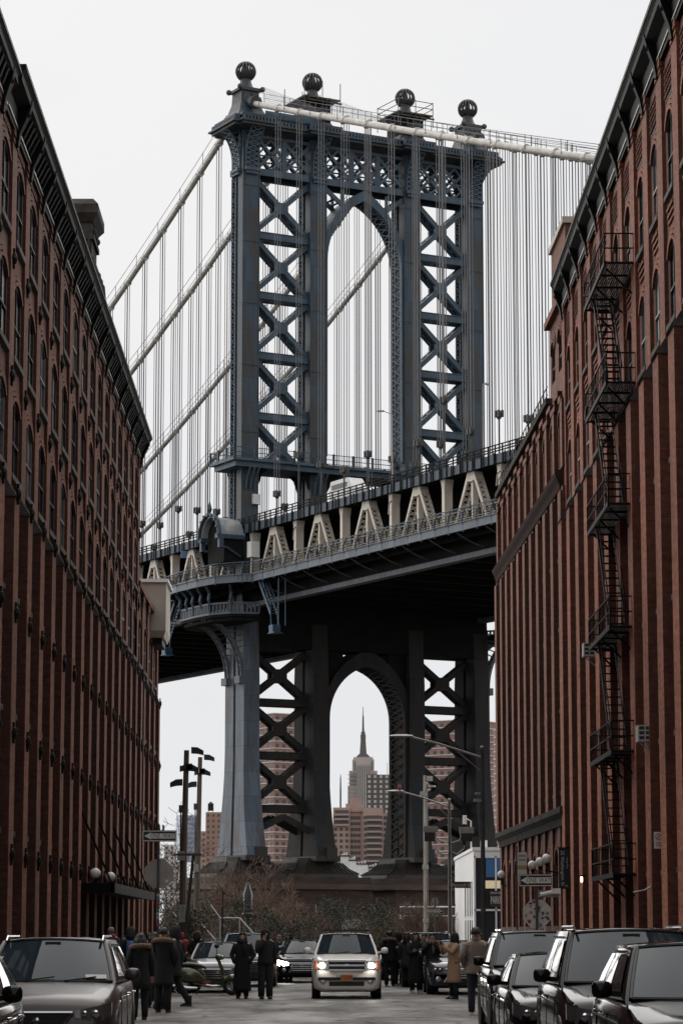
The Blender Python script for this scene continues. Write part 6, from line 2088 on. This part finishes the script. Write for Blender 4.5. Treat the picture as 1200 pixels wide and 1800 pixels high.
# row of black cars on the right
make_car('parked_car', 'black sport utility car farthest back in the right row, with chrome roof rail', 3.78, 45.6, pt_black, L=4.8, W=1.92, H=1.74, zh=1.0, zc=1.12, zn=.76, cy=1.25, ry0=2.05, ry1=4.0, ty=4.6, rails='chrome', wr=.37)
make_car('parked_sedan', 'low black sedan tucked between two taller cars in the right row', 3.42, 36.6, pt_black2, L=4.6, W=1.80, H=1.44, zh=.82, zc=.95, zn=.62, cy=1.3, ry0=2.15, ry1=3.3, ty=4.1, style='sedan', rails=False, wr=.32)
make_car('parked_car', 'tall black sport utility car with big round mirror, second from the camera on the right', 3.62, 30.2, pt_black2, L=4.75, W=1.92, H=1.76, zh=.98, zc=1.11, zn=.76, cy=1.25, ry0=2.05, ry1=3.95, ty=4.5, rails='chrome', wr=.37)
make_car('parked_car', 'black car with large clear headlight at the lower right edge', 3.66, 24.3, pt_black, L=4.5, W=1.84, H=1.62, zh=.94, zc=1.07, zn=.74, cy=1.15, ry0=1.95, ry1=3.6, ty=4.25, rails=False, wr=.35)
# farther cars
make_car('parked_car', 'grey small car directly behind the green scooter', -2.95, 79.5, pt_silver, L=4.3, W=1.76, H=1.44, zh=.84, zc=.96, zn=.62, cy=1.15, ry0=1.95, ry1=3.3, ty=4.0, style='sedan', rails=False, wr=.32)
make_car('parked_car', 'silver sport utility car behind the grey small car on the left', -2.35, 88.5, pt_silver, L=4.7, W=1.88, H=1.70, zh=.98, zc=1.1, zn=.74, cy=1.2, ry0=1.95, ry1=3.9, ty=4.5, rails='dark')
make_car('waiting_car', 'dark car with a bright headlight half hidden behind the cream car', -.62, 95.5, pt_black2, L=4.6, W=1.82, H=1.46, zh=.84, zc=.97, zn=.62, cy=1.25, ry0=2.05, ry1=3.4, ty=4.1, style='sedan', rails=False, lit=True)
make_car('parked_car', 'dark blue car with chrome grille behind the person in the tan coat', 3.92, 77.0, mat('paint_navy', (.022, .028, .042), .25, coat=1.0), L=4.6, W=1.84, H=1.50, zh=.88, zc=1.0, zn=.66, cy=1.2, ry0=2.0, ry1=3.5, ty=4.2, rails=False)
make_car('parked_car', 'grey sport utility car with pale roof rails behind the two standing women', 3.55, 88.0, pt_grey, L=4.7, W=1.86, H=1.72, zh=.98, zc=1.1, zn=.74, cy=1.2, ry0=1.95, ry1=3.9, ty=4.5, rails='chrome')
make_car('parked_car', 'dark car behind the fur-hooded couple, right of the cream car', 3.1, 100.5, pt_black2, L=4.5, W=1.82, H=1.5, zh=.88, zc=1.0, zn=.66, cy=1.2, ry0=2.0, ry1=3.5, ty=4.2, rails=False)
# white van on the upper roadway of the bridge (only its top shows over the rail)
Mb = Matrix.Translation((4.4, 303, 0)) @ Matrix.Rotation(R(28.5), 4, 'Z')
vp = Mb @ Vector((-13.2, -21.5, 45.45))
v = empty('white_van', vp, R(28.5)); tag(v, 'white van driving on the upper roadway of the bridge', 'van')
m = MB()
m.loft([[(-.95 * w, yy, z0), (.95 * w, yy, z0), (.98 * w, yy, (z0 + z1) / 2), (.85 * w, yy, z1), (-.85 * w, yy, z1), (-.98 * w, yy, (z0 + z1) / 2)] for yy, w, z0, z1 in ((-2.7, .95, .4, 1.2), (-1.9, 1, .35, 1.45), (-1.2, 1, .35, 2.35), (-.9, 1, .35, 2.5), (2.6, 1, .35, 2.5), (2.75, .96, .5, 2.3))])
m.build('body', M['white'], v, 40)
MB().box(-.80, .80, 2.74, 2.80, 1.45, 2.1).build('rear_window', M['carglass'], v)
for s in (-1, 1):
    MB().box(*sorted((s * .955, s * .975)), -1.0, 2.2, 1.5, 2.05).build('side_window', M['carglass'], v)
    MB().box(*sorted((s * .8, s * .95)), 2.72, 2.79, 1.0, 1.6).build('tail_light', mat('tail_red', (.35, .03, .03), .4), v)
    for yy in (-1.8, 1.7): wheel_tree(v, s * .85, yy, .35, .22, s)

# ---------------------------------------------------------------- green scooter, side on, facing right
sgreen = mat('scooter_green', (.085, .098, .045), .25, metal=.4, coat=1.0)
S = empty('scooter', (-3.12, 76.6, 0)); tag(S, 'olive green motor scooter with brown seat standing side-on at the left', 'scooter')
def swheel(x):
    o = empty('wheel', (x, 0, .26), R(90), S)
    t = MB(); t.lathe([(.15, -.055), (.23, -.055), (.26, -.02), (.26, .02), (.23, .055), (.15, .055)], 20, cap=False); t.xf(Matrix.Rotation(R(90), 4, 'Y')); t.build('tyre', M['tyre'], o, True)
    m = MB()
    for k in range(5):
        a = k * 2 * math.pi / 5 + .3
        m.beam((0, 0, 0), (math.cos(a) * .16, math.sin(a) * .16, 0), .05, .06, (0, 0, 1))
    m.lathe([(.14, -.05), (.165, -.05), (.165, .05), (.14, .05)], 16, cap=False); m.lathe([(.05, -.06), (.05, .06)], 8); m.xf(Matrix.Rotation(R(90), 4, 'Y')); m.build('rim', M['rim'], o)
swheel(-.62); swheel(.70)
def ell(x, ry, z0, z1, n=12, p=.75):
    zc_, rz_ = (z0 + z1) / 2, (z1 - z0) / 2
    out = []
    for k in range(n):
        a = 2 * math.pi * k / n
        ca, sa = math.cos(a), math.sin(a)
        out.append((x, ry * math.copysign(abs(ca) ** p, ca), zc_ + rz_ * math.copysign(abs(sa) ** p, sa)))
    return out
m = MB(); m.loft([ell(-1.0, .05, .56, .66), ell(-.93, .14, .46, .74), ell(-.75, .21, .36, .80), ell(-.5, .235, .32, .80), ell(-.25, .20, .30, .74), ell(-.08, .15, .26, .62), ell(.0, .14, .24, .40)]); m.build('rear_body', sgreen, S, True)
m = MB(); m.loft([ell(-.1, .17, .22, .33), ell(.15, .19, .21, .28), ell(.38, .19, .22, .29), ell(.46, .18, .24, .34)]); m.build('floorboard', sgreen, S, True)
m = MB(); 
m.loft([[(x + dx, yy * w, z) for dx, yy in ((-.03, -1), (.03, -.6), (.055, 0), (.03, .6), (-.03, 1), (-.05, .5), (-.02, 0), (-.05, -.5))] for x, z, w in ((.46, .27, .20), (.47, .45, .22), (.42, .70, .23), (.34, .92, .19), (.29, 1.0, .10))]); m.build('leg_shield', sgreen, S, True)
m = MB(); m.loft([ell(.45, .07, .34, .44), ell(.6, .12, .36, .56), ell(.75, .13, .36, .58), ell(.90, .10, .34, .50), ell(.97, .05, .34, .42)]); m.build('front_fender', sgreen, S, True)
m = MB(); m.loft([ell(-.86, .09, .78, .85), ell(-.7, .15, .78, .89), ell(-.4, .16, .77, .90), ell(-.15, .14, .74, .85), ell(-.02, .08, .70, .78)]); m.build('seat', mat('seat_brown', (.035, .022, .018), .45), S, True)
m = MB(); m.tube([(.47, 0, .5), (.30, 0, 1.0)], .035, 6); m.tube([(.26, -.32, 1.06), (.30, -.12, 1.06), (.30, .12, 1.06), (.26, .32, 1.06)], .022, 6); m.build('handlebar', M['plastic'], S, True)
m = MB(); m.loft([ell(.24, .07, .98, 1.1), ell(.32, .11, .95, 1.12), ell(.40, .10, .96, 1.1), ell(.43, .06, .99, 1.07)]); m.build('headset', sgreen, S, True)
MB().ball((.425, 0, 1.03), .06, 10, 6).build('headlight', M['lens_i'], S, True)
for s in (-1, 1):
    m = MB(); m.tube([(.28, s * .28, 1.06), (.27, s * .34, 1.3)], .01, 4); m.ball((.27, s * .34, 1.34), .06, 8, 6); m.build('mirror', M['plastic'], S)
m = MB(); m.tube([(-.25, -.22, .2), (-.5, -.24, .2), (-.78, -.24, .25), (-.92, -.24, .27)], [.04, .07, .075, .05], 8); m.build('exhaust', M['chrome'], S, True)
MB().ball((-1.0, 0, .55), .05, 8, 6).build('tail_light', M['amber'], S)
m = MB(); m.tube([(-.98, 0, .72), (-.88, -.12, .86), (-.88, .12, .86), (-.98, 0, .72)], .012, 4); m.build('grab_rail', M['chrome'], S)
m = MB(); m.box(-.10, .12, -.185, -.18, .33, .40); m.build('badge', mat('scooter_red', (.35, .06, .04), .4), S)
m = MB(); m.tube([(-.15, -.12, .25), (-.28, -.22, .02)], .02, 5); m.build('kickstand', M['plastic'], S)
# ================================================================ people
SK = mat('skin', (.45, .28, .20), .55)
HAIR = mat('hair_dark', (.012, .010, .009), .5)
GREYH = mat('hair_grey', (.22, .20, .18), .6)
CL = {'black': mat('cloth_black', (.010, .010, .0105), .9), 'char': mat('cloth_charcoal', (.026, .026, .03), .85), 'tan': mat('cloth_tan', (.36, .225, .14), .85, c2=(.28, .175, .11), vscale=6),
      'taupe': mat('puffer_taupe', (.20, .148, .12), .6, c2=(.145, .105, .085), vscale=5), 'white': mat('shoe_white', (.6, .58, .55), .6), 'fur': mat('fur_trim', (.23, .15, .095), .95, c2=(.12, .08, .05), vscale=30, bump=.8, bscale=80),
      'blue': mat('cloth_blue', (.05, .12, .30), .8), 'red': mat('cloth_red', (.30, .03, .03), .8), 'boot': mat('boot_black', (.012, .011, .010), .5), 'jean': mat('cloth_navy', (.02, .023, .032), .85)}
def ring(c, rx, ry, n=12, rot=0, dz=None):
    out = []
    for k in range(n):
        a = 2 * math.pi * k / n
        x, y = rx * math.cos(a), ry * math.sin(a)
        out.append((c[0] + x * math.cos(rot) - y * math.sin(rot), c[1] + x * math.sin(rot) + y * math.cos(rot), c[2]))
    return out
def hand_mb(p, d, side, sc_=1.0):
    """palm and five bent fingers at wrist p, pointing along d"""
    m = MB()
    d = Vector(d).normalized(); p = Vector(p)
    a = d.cross(Vector((0, 1, .2))); a = a.normalized() if a.length > .1 else Vector((1, 0, 0))
    n_ = a.cross(d).normalized()
    m.beam(p - d * .01, p + d * .085, .075, .03, n_)
    for k in range(4):
        o_ = a * (-.03 + .02 * k); ln = (.062, .072, .068, .052)[k]
        q = p + d * .08 + o_
        m.tube([q, q + d * ln * .55 - n_ * .006, q + d * ln * .85 - n_ * .026, q + d * ln * .9 - n_ * .045], [.0095, .009, .0085, .007], 5)
    q = p + d * .025 - a * .036 * side
    m.tube([q, q + d * .035 - a * .022 * side - n_ * .012, q + d * .065 - a * .02 * side - n_ * .025], [.012, .011, .009], 5)
    return m
def person(lab, x, y, h=1.7, rz=0., coat='black', legs='black', shoes='boot', hair='long', hairm=None, hem=.48, arms='down', stride=0., hood=None, fur=False, scarf=None, puffy=False, prop=None, wide=1., group='pedestrians on the street', collar=None, bag=None, headturn=0.):
    """stands at (x,y); rz=0 faces the camera (-y). hem = height of the coat hem as a share of h"""
    o = empty('person', (x, y, 0.0), rz); tag(o, lab, 'person', group)
    k = h / 1.72
    def V(a, b, c): return Vector((a * k, b * k, c * k))
    hipz, kneez, shz = .92, .50, 1.42
    st = stride
    J = {}
    for s, nm in ((-1, 'r'), (1, 'l')):
        f = st * s
        J['hip' + nm] = V(s * .09, 0, hipz)
        J['knee' + nm] = V(s * .10, -f * .55 - .02, kneez)
        J['ank' + nm] = V(s * .105, -f + (.10 if f < 0 else 0), .085 + (.05 if f < -.05 else 0))
        J['toe' + nm] = J['ank' + nm] + V(0, -.10, -.045 - (.03 if f < -.05 else 0))
        J['sh' + nm] = V(s * .185, .01, shz)
    mode = arms if isinstance(arms, (tuple, list)) else (arms, arms)
    for s, nm, md in ((-1, 'r', mode[0]), (1, 'l', mode[1])):
        if md == 'down': e, w = V(s * .25, .03, 1.13), V(s * .25, -.03, .88)
        elif md == 'pocket': e, w = V(s * .29, .07, 1.14), V(s * .20, -.08, .94)
        elif md == 'phone': e, w = V(s * .23, -.20, 1.22), V(s * .06, -.36, 1.40)
        elif md == 'face': e, w = V(s * .25, -.16, 1.20), V(s * .07, -.17, 1.46)
        elif md == 'cross': e, w = V(s * .24, -.10, 1.13), V(s * -.04, -.20, 1.20)
        elif md == 'swing': e, w = V(s * .25, .12, 1.14), V(s * .26, .10, .90)
        elif md == 'swingf': e, w = V(s * .25, -.03, 1.13), V(s * .24, -.20, .94)
        J['el' + nm], J['wr' + nm] = e, w
    # ---- one continuous body: skin modifier over the skeleton
    vs, es, rs = [], [], []
    def add(p, r_, par=None):
        vs.append(tuple(p)); rs.append(r_ * k)
        if par is not None: es.append((par, len(vs) - 1))
        return len(vs) - 1
    pel = add(V(0, 0, .95), .125)
    bel = add(V(0, 0, 1.10), .115, pel); che = add(V(0, .01, 1.28), .13, bel); nk0 = add(V(0, .015, 1.43), .085, che)
    nk = add(V(0, .01, 1.50), .052, nk0); jaw = add(V(0, -.02, 1.565), .07, nk); hd0 = add(V(0, -.01, 1.63), .088, jaw); hd1 = add(V(0, 0, 1.675), .07, hd0)
    for nm in 'rl':
        a = add(J['sh' + nm], .045, nk0); b_ = add(J['el' + nm], .044, a); c_ = add(J['wr' + nm], .028, b_)
        a = add(J['hip' + nm], .092, pel); b_ = add(J['knee' + nm], .06, a); c_ = add(J['ank' + nm], .032, b_); add(J['toe' + nm], .022, c_)
    me = bpy.data.meshes.new('body'); me.from_pydata(vs, es, []); 
    t = bpy.data.objects.new('body_tmp', me); col.objects.link(t)
    t.modifiers.new('s', 'SKIN'); sd = t.modifiers.new('d', 'SUBSURF'); sd.levels = 1; sd.render_levels = 1
    for i, sv in enumerate(me.skin_vertices[0].data):
        sv.radius = (rs[i], rs[i]); sv.use_root = (i == 0)
    bm_ = bpy.data.meshes.new_from_object(t.evaluated_get(bpy.context.evaluated_depsgraph_get())); bm_.name = 'body'
    bpy.data.objects.remove(t); bpy.data.meshes.remove(me)
    bm_.materials.clear(); bm_.materials.append(SK)
    bm_.polygons.foreach_set('use_smooth', [True] * len(bm_.polygons))
    body = put('body', bm_, o)
    # face
    m = MB(); m.tube([V(0, -.105, 1.635), V(0, -.128, 1.60), V(0, -.108, 1.592)], [.009 * k, .014 * k, .010 * k], 5); m.tube([V(-.022, -.100, 1.565), V(.022, -.100, 1.565)], .006 * k, 4); m.build('nose_and_mouth', SK, body)
    m = MB()
    for s in (-1, 1): m.ball(V(s * .032, -.088, 1.635), .012 * k, 6, 5); m.tube([V(s * .015, -.094, 1.655), V(s * .05, -.084, 1.655)], .006 * k, 4)
    m.build('eyes', HAIR, body)
    m = MB()
    for s in (-1, 1): m.ball(V(s * .088, 0, 1.615), .022 * k, 6, 5, 1.4)
    m.build('ears', SK, body)
    for s, nm in ((-1, 'r'), (1, 'l')):
        md = mode[0] if s < 0 else mode[1]
        d = J['wr' + nm] - J['el' + nm]
        if md in ('phone', 'face'): d = Vector((0, -.2, 1)) 
        if md != 'pocket': hand_mb(J['wr' + nm], d, s, k).build('hand', SK, body)
    # ---- trousers
    m = MB()
    n = 10
    for s, nm in ((-1, 'r'), (1, 'l')):
        pts = [J['hip' + nm] + V(0, 0, .06), J['hip' + nm] + V(0, 0, -.08), J['knee' + nm], (J['knee' + nm] + J['ank' + nm]) / 2 + V(0, .015, 0), J['ank' + nm] + V(0, .005, -.025)]
        m.tube(pts, [.115 * k, .115 * k, .082 * k * wide, .076 * k * wide, .066 * k * wide], n)
    m.loft([ring(V(0, 0, .84), .17 * k, .12 * k), ring(V(0, 0, .95), .185 * k, .135 * k), ring(V(0, 0, 1.06), .165 * k, .125 * k)])
    m.build('trousers', CL[legs], o, 'all')
    # ---- shoes
    for nm in 'rl':
        a, b_ = J['ank' + nm], J['toe' + nm]
        base = min(a.z - .085 * k, .05)
        hl = Vector((a.x, a.y + .06 * k, 0))
        m = MB()
        rngs = []
        for f, w, t in ((0, .036, .09), (.25, .046, .11), (.55, .05, .085), (.85, .048, .06), (1.0, .03, .04)):
            c_ = hl.lerp(Vector((b_.x, b_.y - .085 * k, 0)), f)
            zb = max(.0, base if st else 0)
            rngs.append([(c_.x - w * k, c_.y, zb), (c_.x + w * k, c_.y, zb), (c_.x + w * .8 * k, c_.y, zb + t * k), (c_.x - w * .8 * k, c_.y, zb + t * k)])
        m.loft(rngs)
        if shoes == 'boot': m.tube([Vector((a.x, a.y, max(.02, base + .05))), Vector((a.x, a.y, base + .24 * k))], [.056 * k, .062 * k], 8)
        m.build('shoe', CL[shoes], o, 40)
    # ---- coat: trunk, skirt and sleeves
    pf_ = 1.12 if puffy else 1.0
    m = MB()
    hz = hem * 1.72
    prof = [(1.50, .075, .075), (1.465, .12, .095), (1.43, .185, .115), (1.36, .212, .138), (1.22, .205, .148), (1.08, .190, .140), (.98, .200, .148)]
    zz = .88
    while zz > hz + .06:
        f = (.98 - zz) / .9
        prof.append((zz, .205 + .05 * f, .155 + .05 * f)); zz -= .12
    f = (.98 - hz) / .9
    prof.append((hz, .208 + .055 * f, .158 + .055 * f))
    rr = []
    rn = random.Random(int(abs(x * 97 + y * 13)))
    for i, (z, a, b_) in enumerate(prof):
        rg = []
        for kk in range(16):
            t_ = 2 * math.pi * kk / 16
            fold = 1 + (.035 * math.sin(5 * t_ + x) * max(0, (1.0 - z)) * 1.6) + rn.uniform(-.012, .012)
            leg = -st * .35 * (1 if math.cos(t_) > 0 else -1) * max(0, (.95 - z))
            rg.append((a * pf_ * k * math.cos(t_) * fold, (b_ * pf_ * math.sin(t_) * fold + leg * .5) * k, z * k))
        rr.append(rg)
    if puffy:                                    # quilted rolls
        r2 = []
        for i in range(len(rr) - 1):
            r2.append([(p[0] * .89, p[1] * .89, p[2]) for p in rr[i]])
            r2.append([tuple((Vector(p) + Vector(q)) / 2 * 1) for p, q in zip(rr[i], rr[i + 1])])
        r2.append([(p[0] * .9, p[1] * .9, p[2]) for p in rr[-1]])
        rr = r2
    m.loft(rr)
    for s, nm in ((-1, 'r'), (1, 'l')):
        a, b_, c_ = J['sh' + nm] + V(-s * .02, 0, 0), J['el' + nm], J['wr' + nm]
        if puffy:
            pts, rad = [], []
            for q in range(9):
                f = q / 8
                p = a.lerp(b_, f * 2) if f < .5 else b_.lerp(c_, f * 2 - 1)
                pts.append(p); rad.append((.088 - .022 * f) * k * (1.08 if q % 2 else .94))
            m.tube(pts, rad, 9)
        else:
            m.tube([a, a.lerp(b_, .5), b_, b_.lerp(c_, .5), c_], [.088 * k, .078 * k, .067 * k, .058 * k, .052 * k], 9)
    m.build('coat', CL[coat], o, 'all')
    if collar or puffy:
        m = MB(); m.loft([ring(V(0, .0, 1.46), .105 * k, .10 * k), ring(V(0, .0, 1.50), .10 * k, .10 * k), ring(V(0, .005, 1.56), .085 * k, .09 * k)]); m.build('collar', CL[collar or coat], o, 'all')
    if scarf:
        m = MB(); m.tube([V(.1 * math.cos(a), .1 * math.sin(a) - .01, 1.49 + .015 * math.sin(2 * a)) for a in [i * math.pi / 6 for i in range(13)]], .05 * k, 7); m.tube([V(.05, -.10, 1.47), V(.06, -.155, 1.3), V(.05, -.16, 1.15)], .04 * k, 6); m.build('scarf', CL[scarf], o, 'all')
    # ---- hair, hat or hood
    hm = hairm or HAIR
    if hood is not None:
        m = MB()
        m.loft([ring(V(0, .04, 1.45), .12 * k, .11 * k), ring(V(0, .03, 1.55), .125 * k, .125 * k), ring(V(0, .025, 1.63), .125 * k, .13 * k), ring(V(0, .03, 1.70), .105 * k, .11 * k), ring(V(0, .04, 1.75), .05 * k, .055 * k)])
        m.build('hood', CL[hood], o, 'all')
        if fur:
            m = MB(); m.tube([V(.125 * math.cos(a), -.05 - .02 * math.sin(a), 1.60 + .15 * math.sin(a)) for a in [R(-60 + 30 * i) for i in range(11)]], [(.04 + .008 * (i % 2)) * k for i in range(11)], 7); m.build('fur_trim', CL['fur'], o, 'all')
    else:
        m = MB()
        m.loft([ring(V(0, .045, 1.60), .098 * k, .085 * k), ring(V(0, .035, 1.66), .104 * k, .098 * k), ring(V(0, .02, 1.71), .088 * k, .092 * k), ring(V(0, .015, 1.745), .045 * k, .05 * k)])
        if hair == 'long':
            m.loft([ring(V(0, .055, 1.66), .105 * k, .075 * k), ring(V(0, .065, 1.56), .112 * k, .07 * k), ring(V(0, .08, 1.46), .115 * k, .06 * k), ring(V(0, .10, 1.36), .10 * k, .045 * k)])
            for s in (-1, 1): m.tube([V(s * .085, -.03, 1.67), V(s * .10, -.03, 1.58), V(s * .095, -.05, 1.47), V(s * .09, -.09, 1.40)], [.02 * k, .03 * k, .032 * k, .02 * k], 6)
        m.build('hair', hm, o, 'all')
        if fur:                                  # fur-trimmed hood lying on the shoulders
            m = MB(); m.tube([V(.19 * math.cos(a), .07 + .11 * math.sin(a), 1.46 + .03 * math.sin(a)) for a in [R(-30 + 24 * i) for i in range(11)]], [(.045 + .008 * (i % 2)) * k for i in range(11)], 7); m.build('fur_trim', CL['fur'], o, 'all')
    if prop == 'phone':
        w = (J['wrr'] + J['wrl']) / 2
        MB().box(-.045 * k, .045 * k, -.005, .005, -.03, .12).build('phone', M['plastic'], o, loc=w + Vector((0, -.04, .06)))
    if bag:
        m = MB(); m.loft([ring(V(0, .20, 1.05), .13 * k, .07 * k), ring(V(0, .22, 1.2), .15 * k, .09 * k), ring(V(0, .19, 1.40), .12 * k, .07 * k)])
        for s in (-1, 1): m.tube([V(s * .10, .16, 1.36), V(s * .13, .0, 1.46), V(s * .12, -.14, 1.34)], .022 * k, 5)
        m.build('backpack', CL[bag], o, 'all')
    return o
def gd(fy): return 4800 * 1.7 / (fy - 1640)
def PX(px, d): return (px - 562) / 4800 * d
B180 = math.pi
d = gd(1752)
person('woman in long black coat with fur collar standing left of the cream car', PX(428, d), d, 1.70, R(-5), hem=.12, hair='long', arms='pocket', scarf='black', collar='char')
d = gd(1753)
person('person in black jacket and wide trousers raising a hand, left of the cream car', PX(468, d), d, 1.78, R(12), hem=.50, wide=1.25, hood='black', arms=('face', 'down'))
d = gd(1723)
person('person in black leaning in beside the dark waiting car', PX(493, d), d, 1.62, R(80), hem=.42, hair='long', arms='pocket', shoes='white', hood=None, hairm=GREYH)
d = gd(1722)
person('woman with long black hair standing beside the dark waiting car', PX(508, d), d, 1.66, R(-40), hem=.40, hair='long', arms='down', shoes='white')
person('person in pale-trimmed hood seen from behind at the park steps', PX(349, 99), 99, 1.72, B180, hem=.45, hood='char', fur=True, arms='pocket')
person('person in red jacket beyond the left corner sign', PX(323, 104), 104, 1.70, R(20), coat='red', hem=.46, hood='red', arms='down')
# left cluster by the bronze car
person('grey-haired person with a red collar at the back of the left crowd', PX(200, 88), 88, 1.86, B180, hem=.45, hair='short', hairm=GREYH, scarf='red', coat='char')
person('hooded person with a bright blue bag strap in the left crowd', PX(233, 74), 74, 1.84, B180 + .3, hem=.42, hood='char', scarf='blue', bag='blue')
person('dark-haired person turned away in the middle of the left crowd', PX(266, 70), 70, 1.68, B180, hem=.4, hair='short', arms='pocket')
person('person in black parka with brown fur collar nearest the bronze car', PX(251, 55), 55, 1.68, B180 + .2, hem=.36, hair='long', fur=True, arms='down')
d = gd(1776)
person('tall person in long black parka with brown fur collar, back turned, left crowd', PX(291, d), d, 1.80, B180 - .15, hem=.33, hair='short', fur=True, arms='pocket', coat='black')
d = gd(1770)
person('person in black boots striding at the edge of the left crowd', PX(309, d), d, 1.84, R(-95), hem=.40, hood='black', stride=.22, arms=('swing', 'swingf'), legs='black')
# right group
d = gd(1731)
person('person in black parka with fur-trimmed hood seen from behind, right of the cream car', PX(683, d), d, 1.74, B180, hem=.45, hair='short', fur=True, arms='pocket')
d = gd(1730)
person('person in black with white shoes beside the fur-hooded parka', PX(699, d), d, 1.70, R(150), hem=.44, hood='black', shoes='white', arms='down')
d = gd(1743)
person('woman in long black coat with folded arms and long hair', PX(728, d), d, 1.70, R(15), hem=.16, hair='long', arms='cross', shoes='white')
d = gd(1744)
person('woman in black with both hands at her face and white sneakers', PX(757, d), d, 1.68, R(-10), hem=.40, hair='long', arms='face', shoes='white', scarf='taupe')
d = gd(1753)
person('person in long tan coat and black hood photographing with a phone', PX(794, d), d, 1.68, R(-62), coat='tan', hem=.25, hood='black', arms='phone', prop='phone')
d = gd(1780)
person('man in taupe quilted puffer jacket walking away, white sneakers', PX(833, d), d, 1.80, B180 - .1, coat='taupe', legs='jean', hem=.47, hair='short', puffy=True, stride=.14, shoes='white', arms='pocket')
person('person in dark hat behind the tall black car at the right', PX(985, 62), 62, 1.74, R(180), hem=.45, hair='short', coat='char')

person('person in charcoal jacket half hidden between the two fur-collared parkas', PX(274, 64), 64, 1.70, B180 + .5, coat='char', hem=.45, hair='long', arms='phone')
person('person in black cap just left of the green scooter', PX(313, 80), 80, 1.74, R(30), hem=.46, hood='char', coat='char', arms='pocket')
person('person in charcoal coat between the long-coated woman and the parka couple', PX(713, 88), 88, 1.70, R(160), coat='char', hem=.36, hair='long', arms='down')
person('person in dark jacket peering between the two women on the right', PX(743, 83), 83, 1.66, R(-20), coat='char', hem=.44, hair='short', arms='phone', prop='phone')
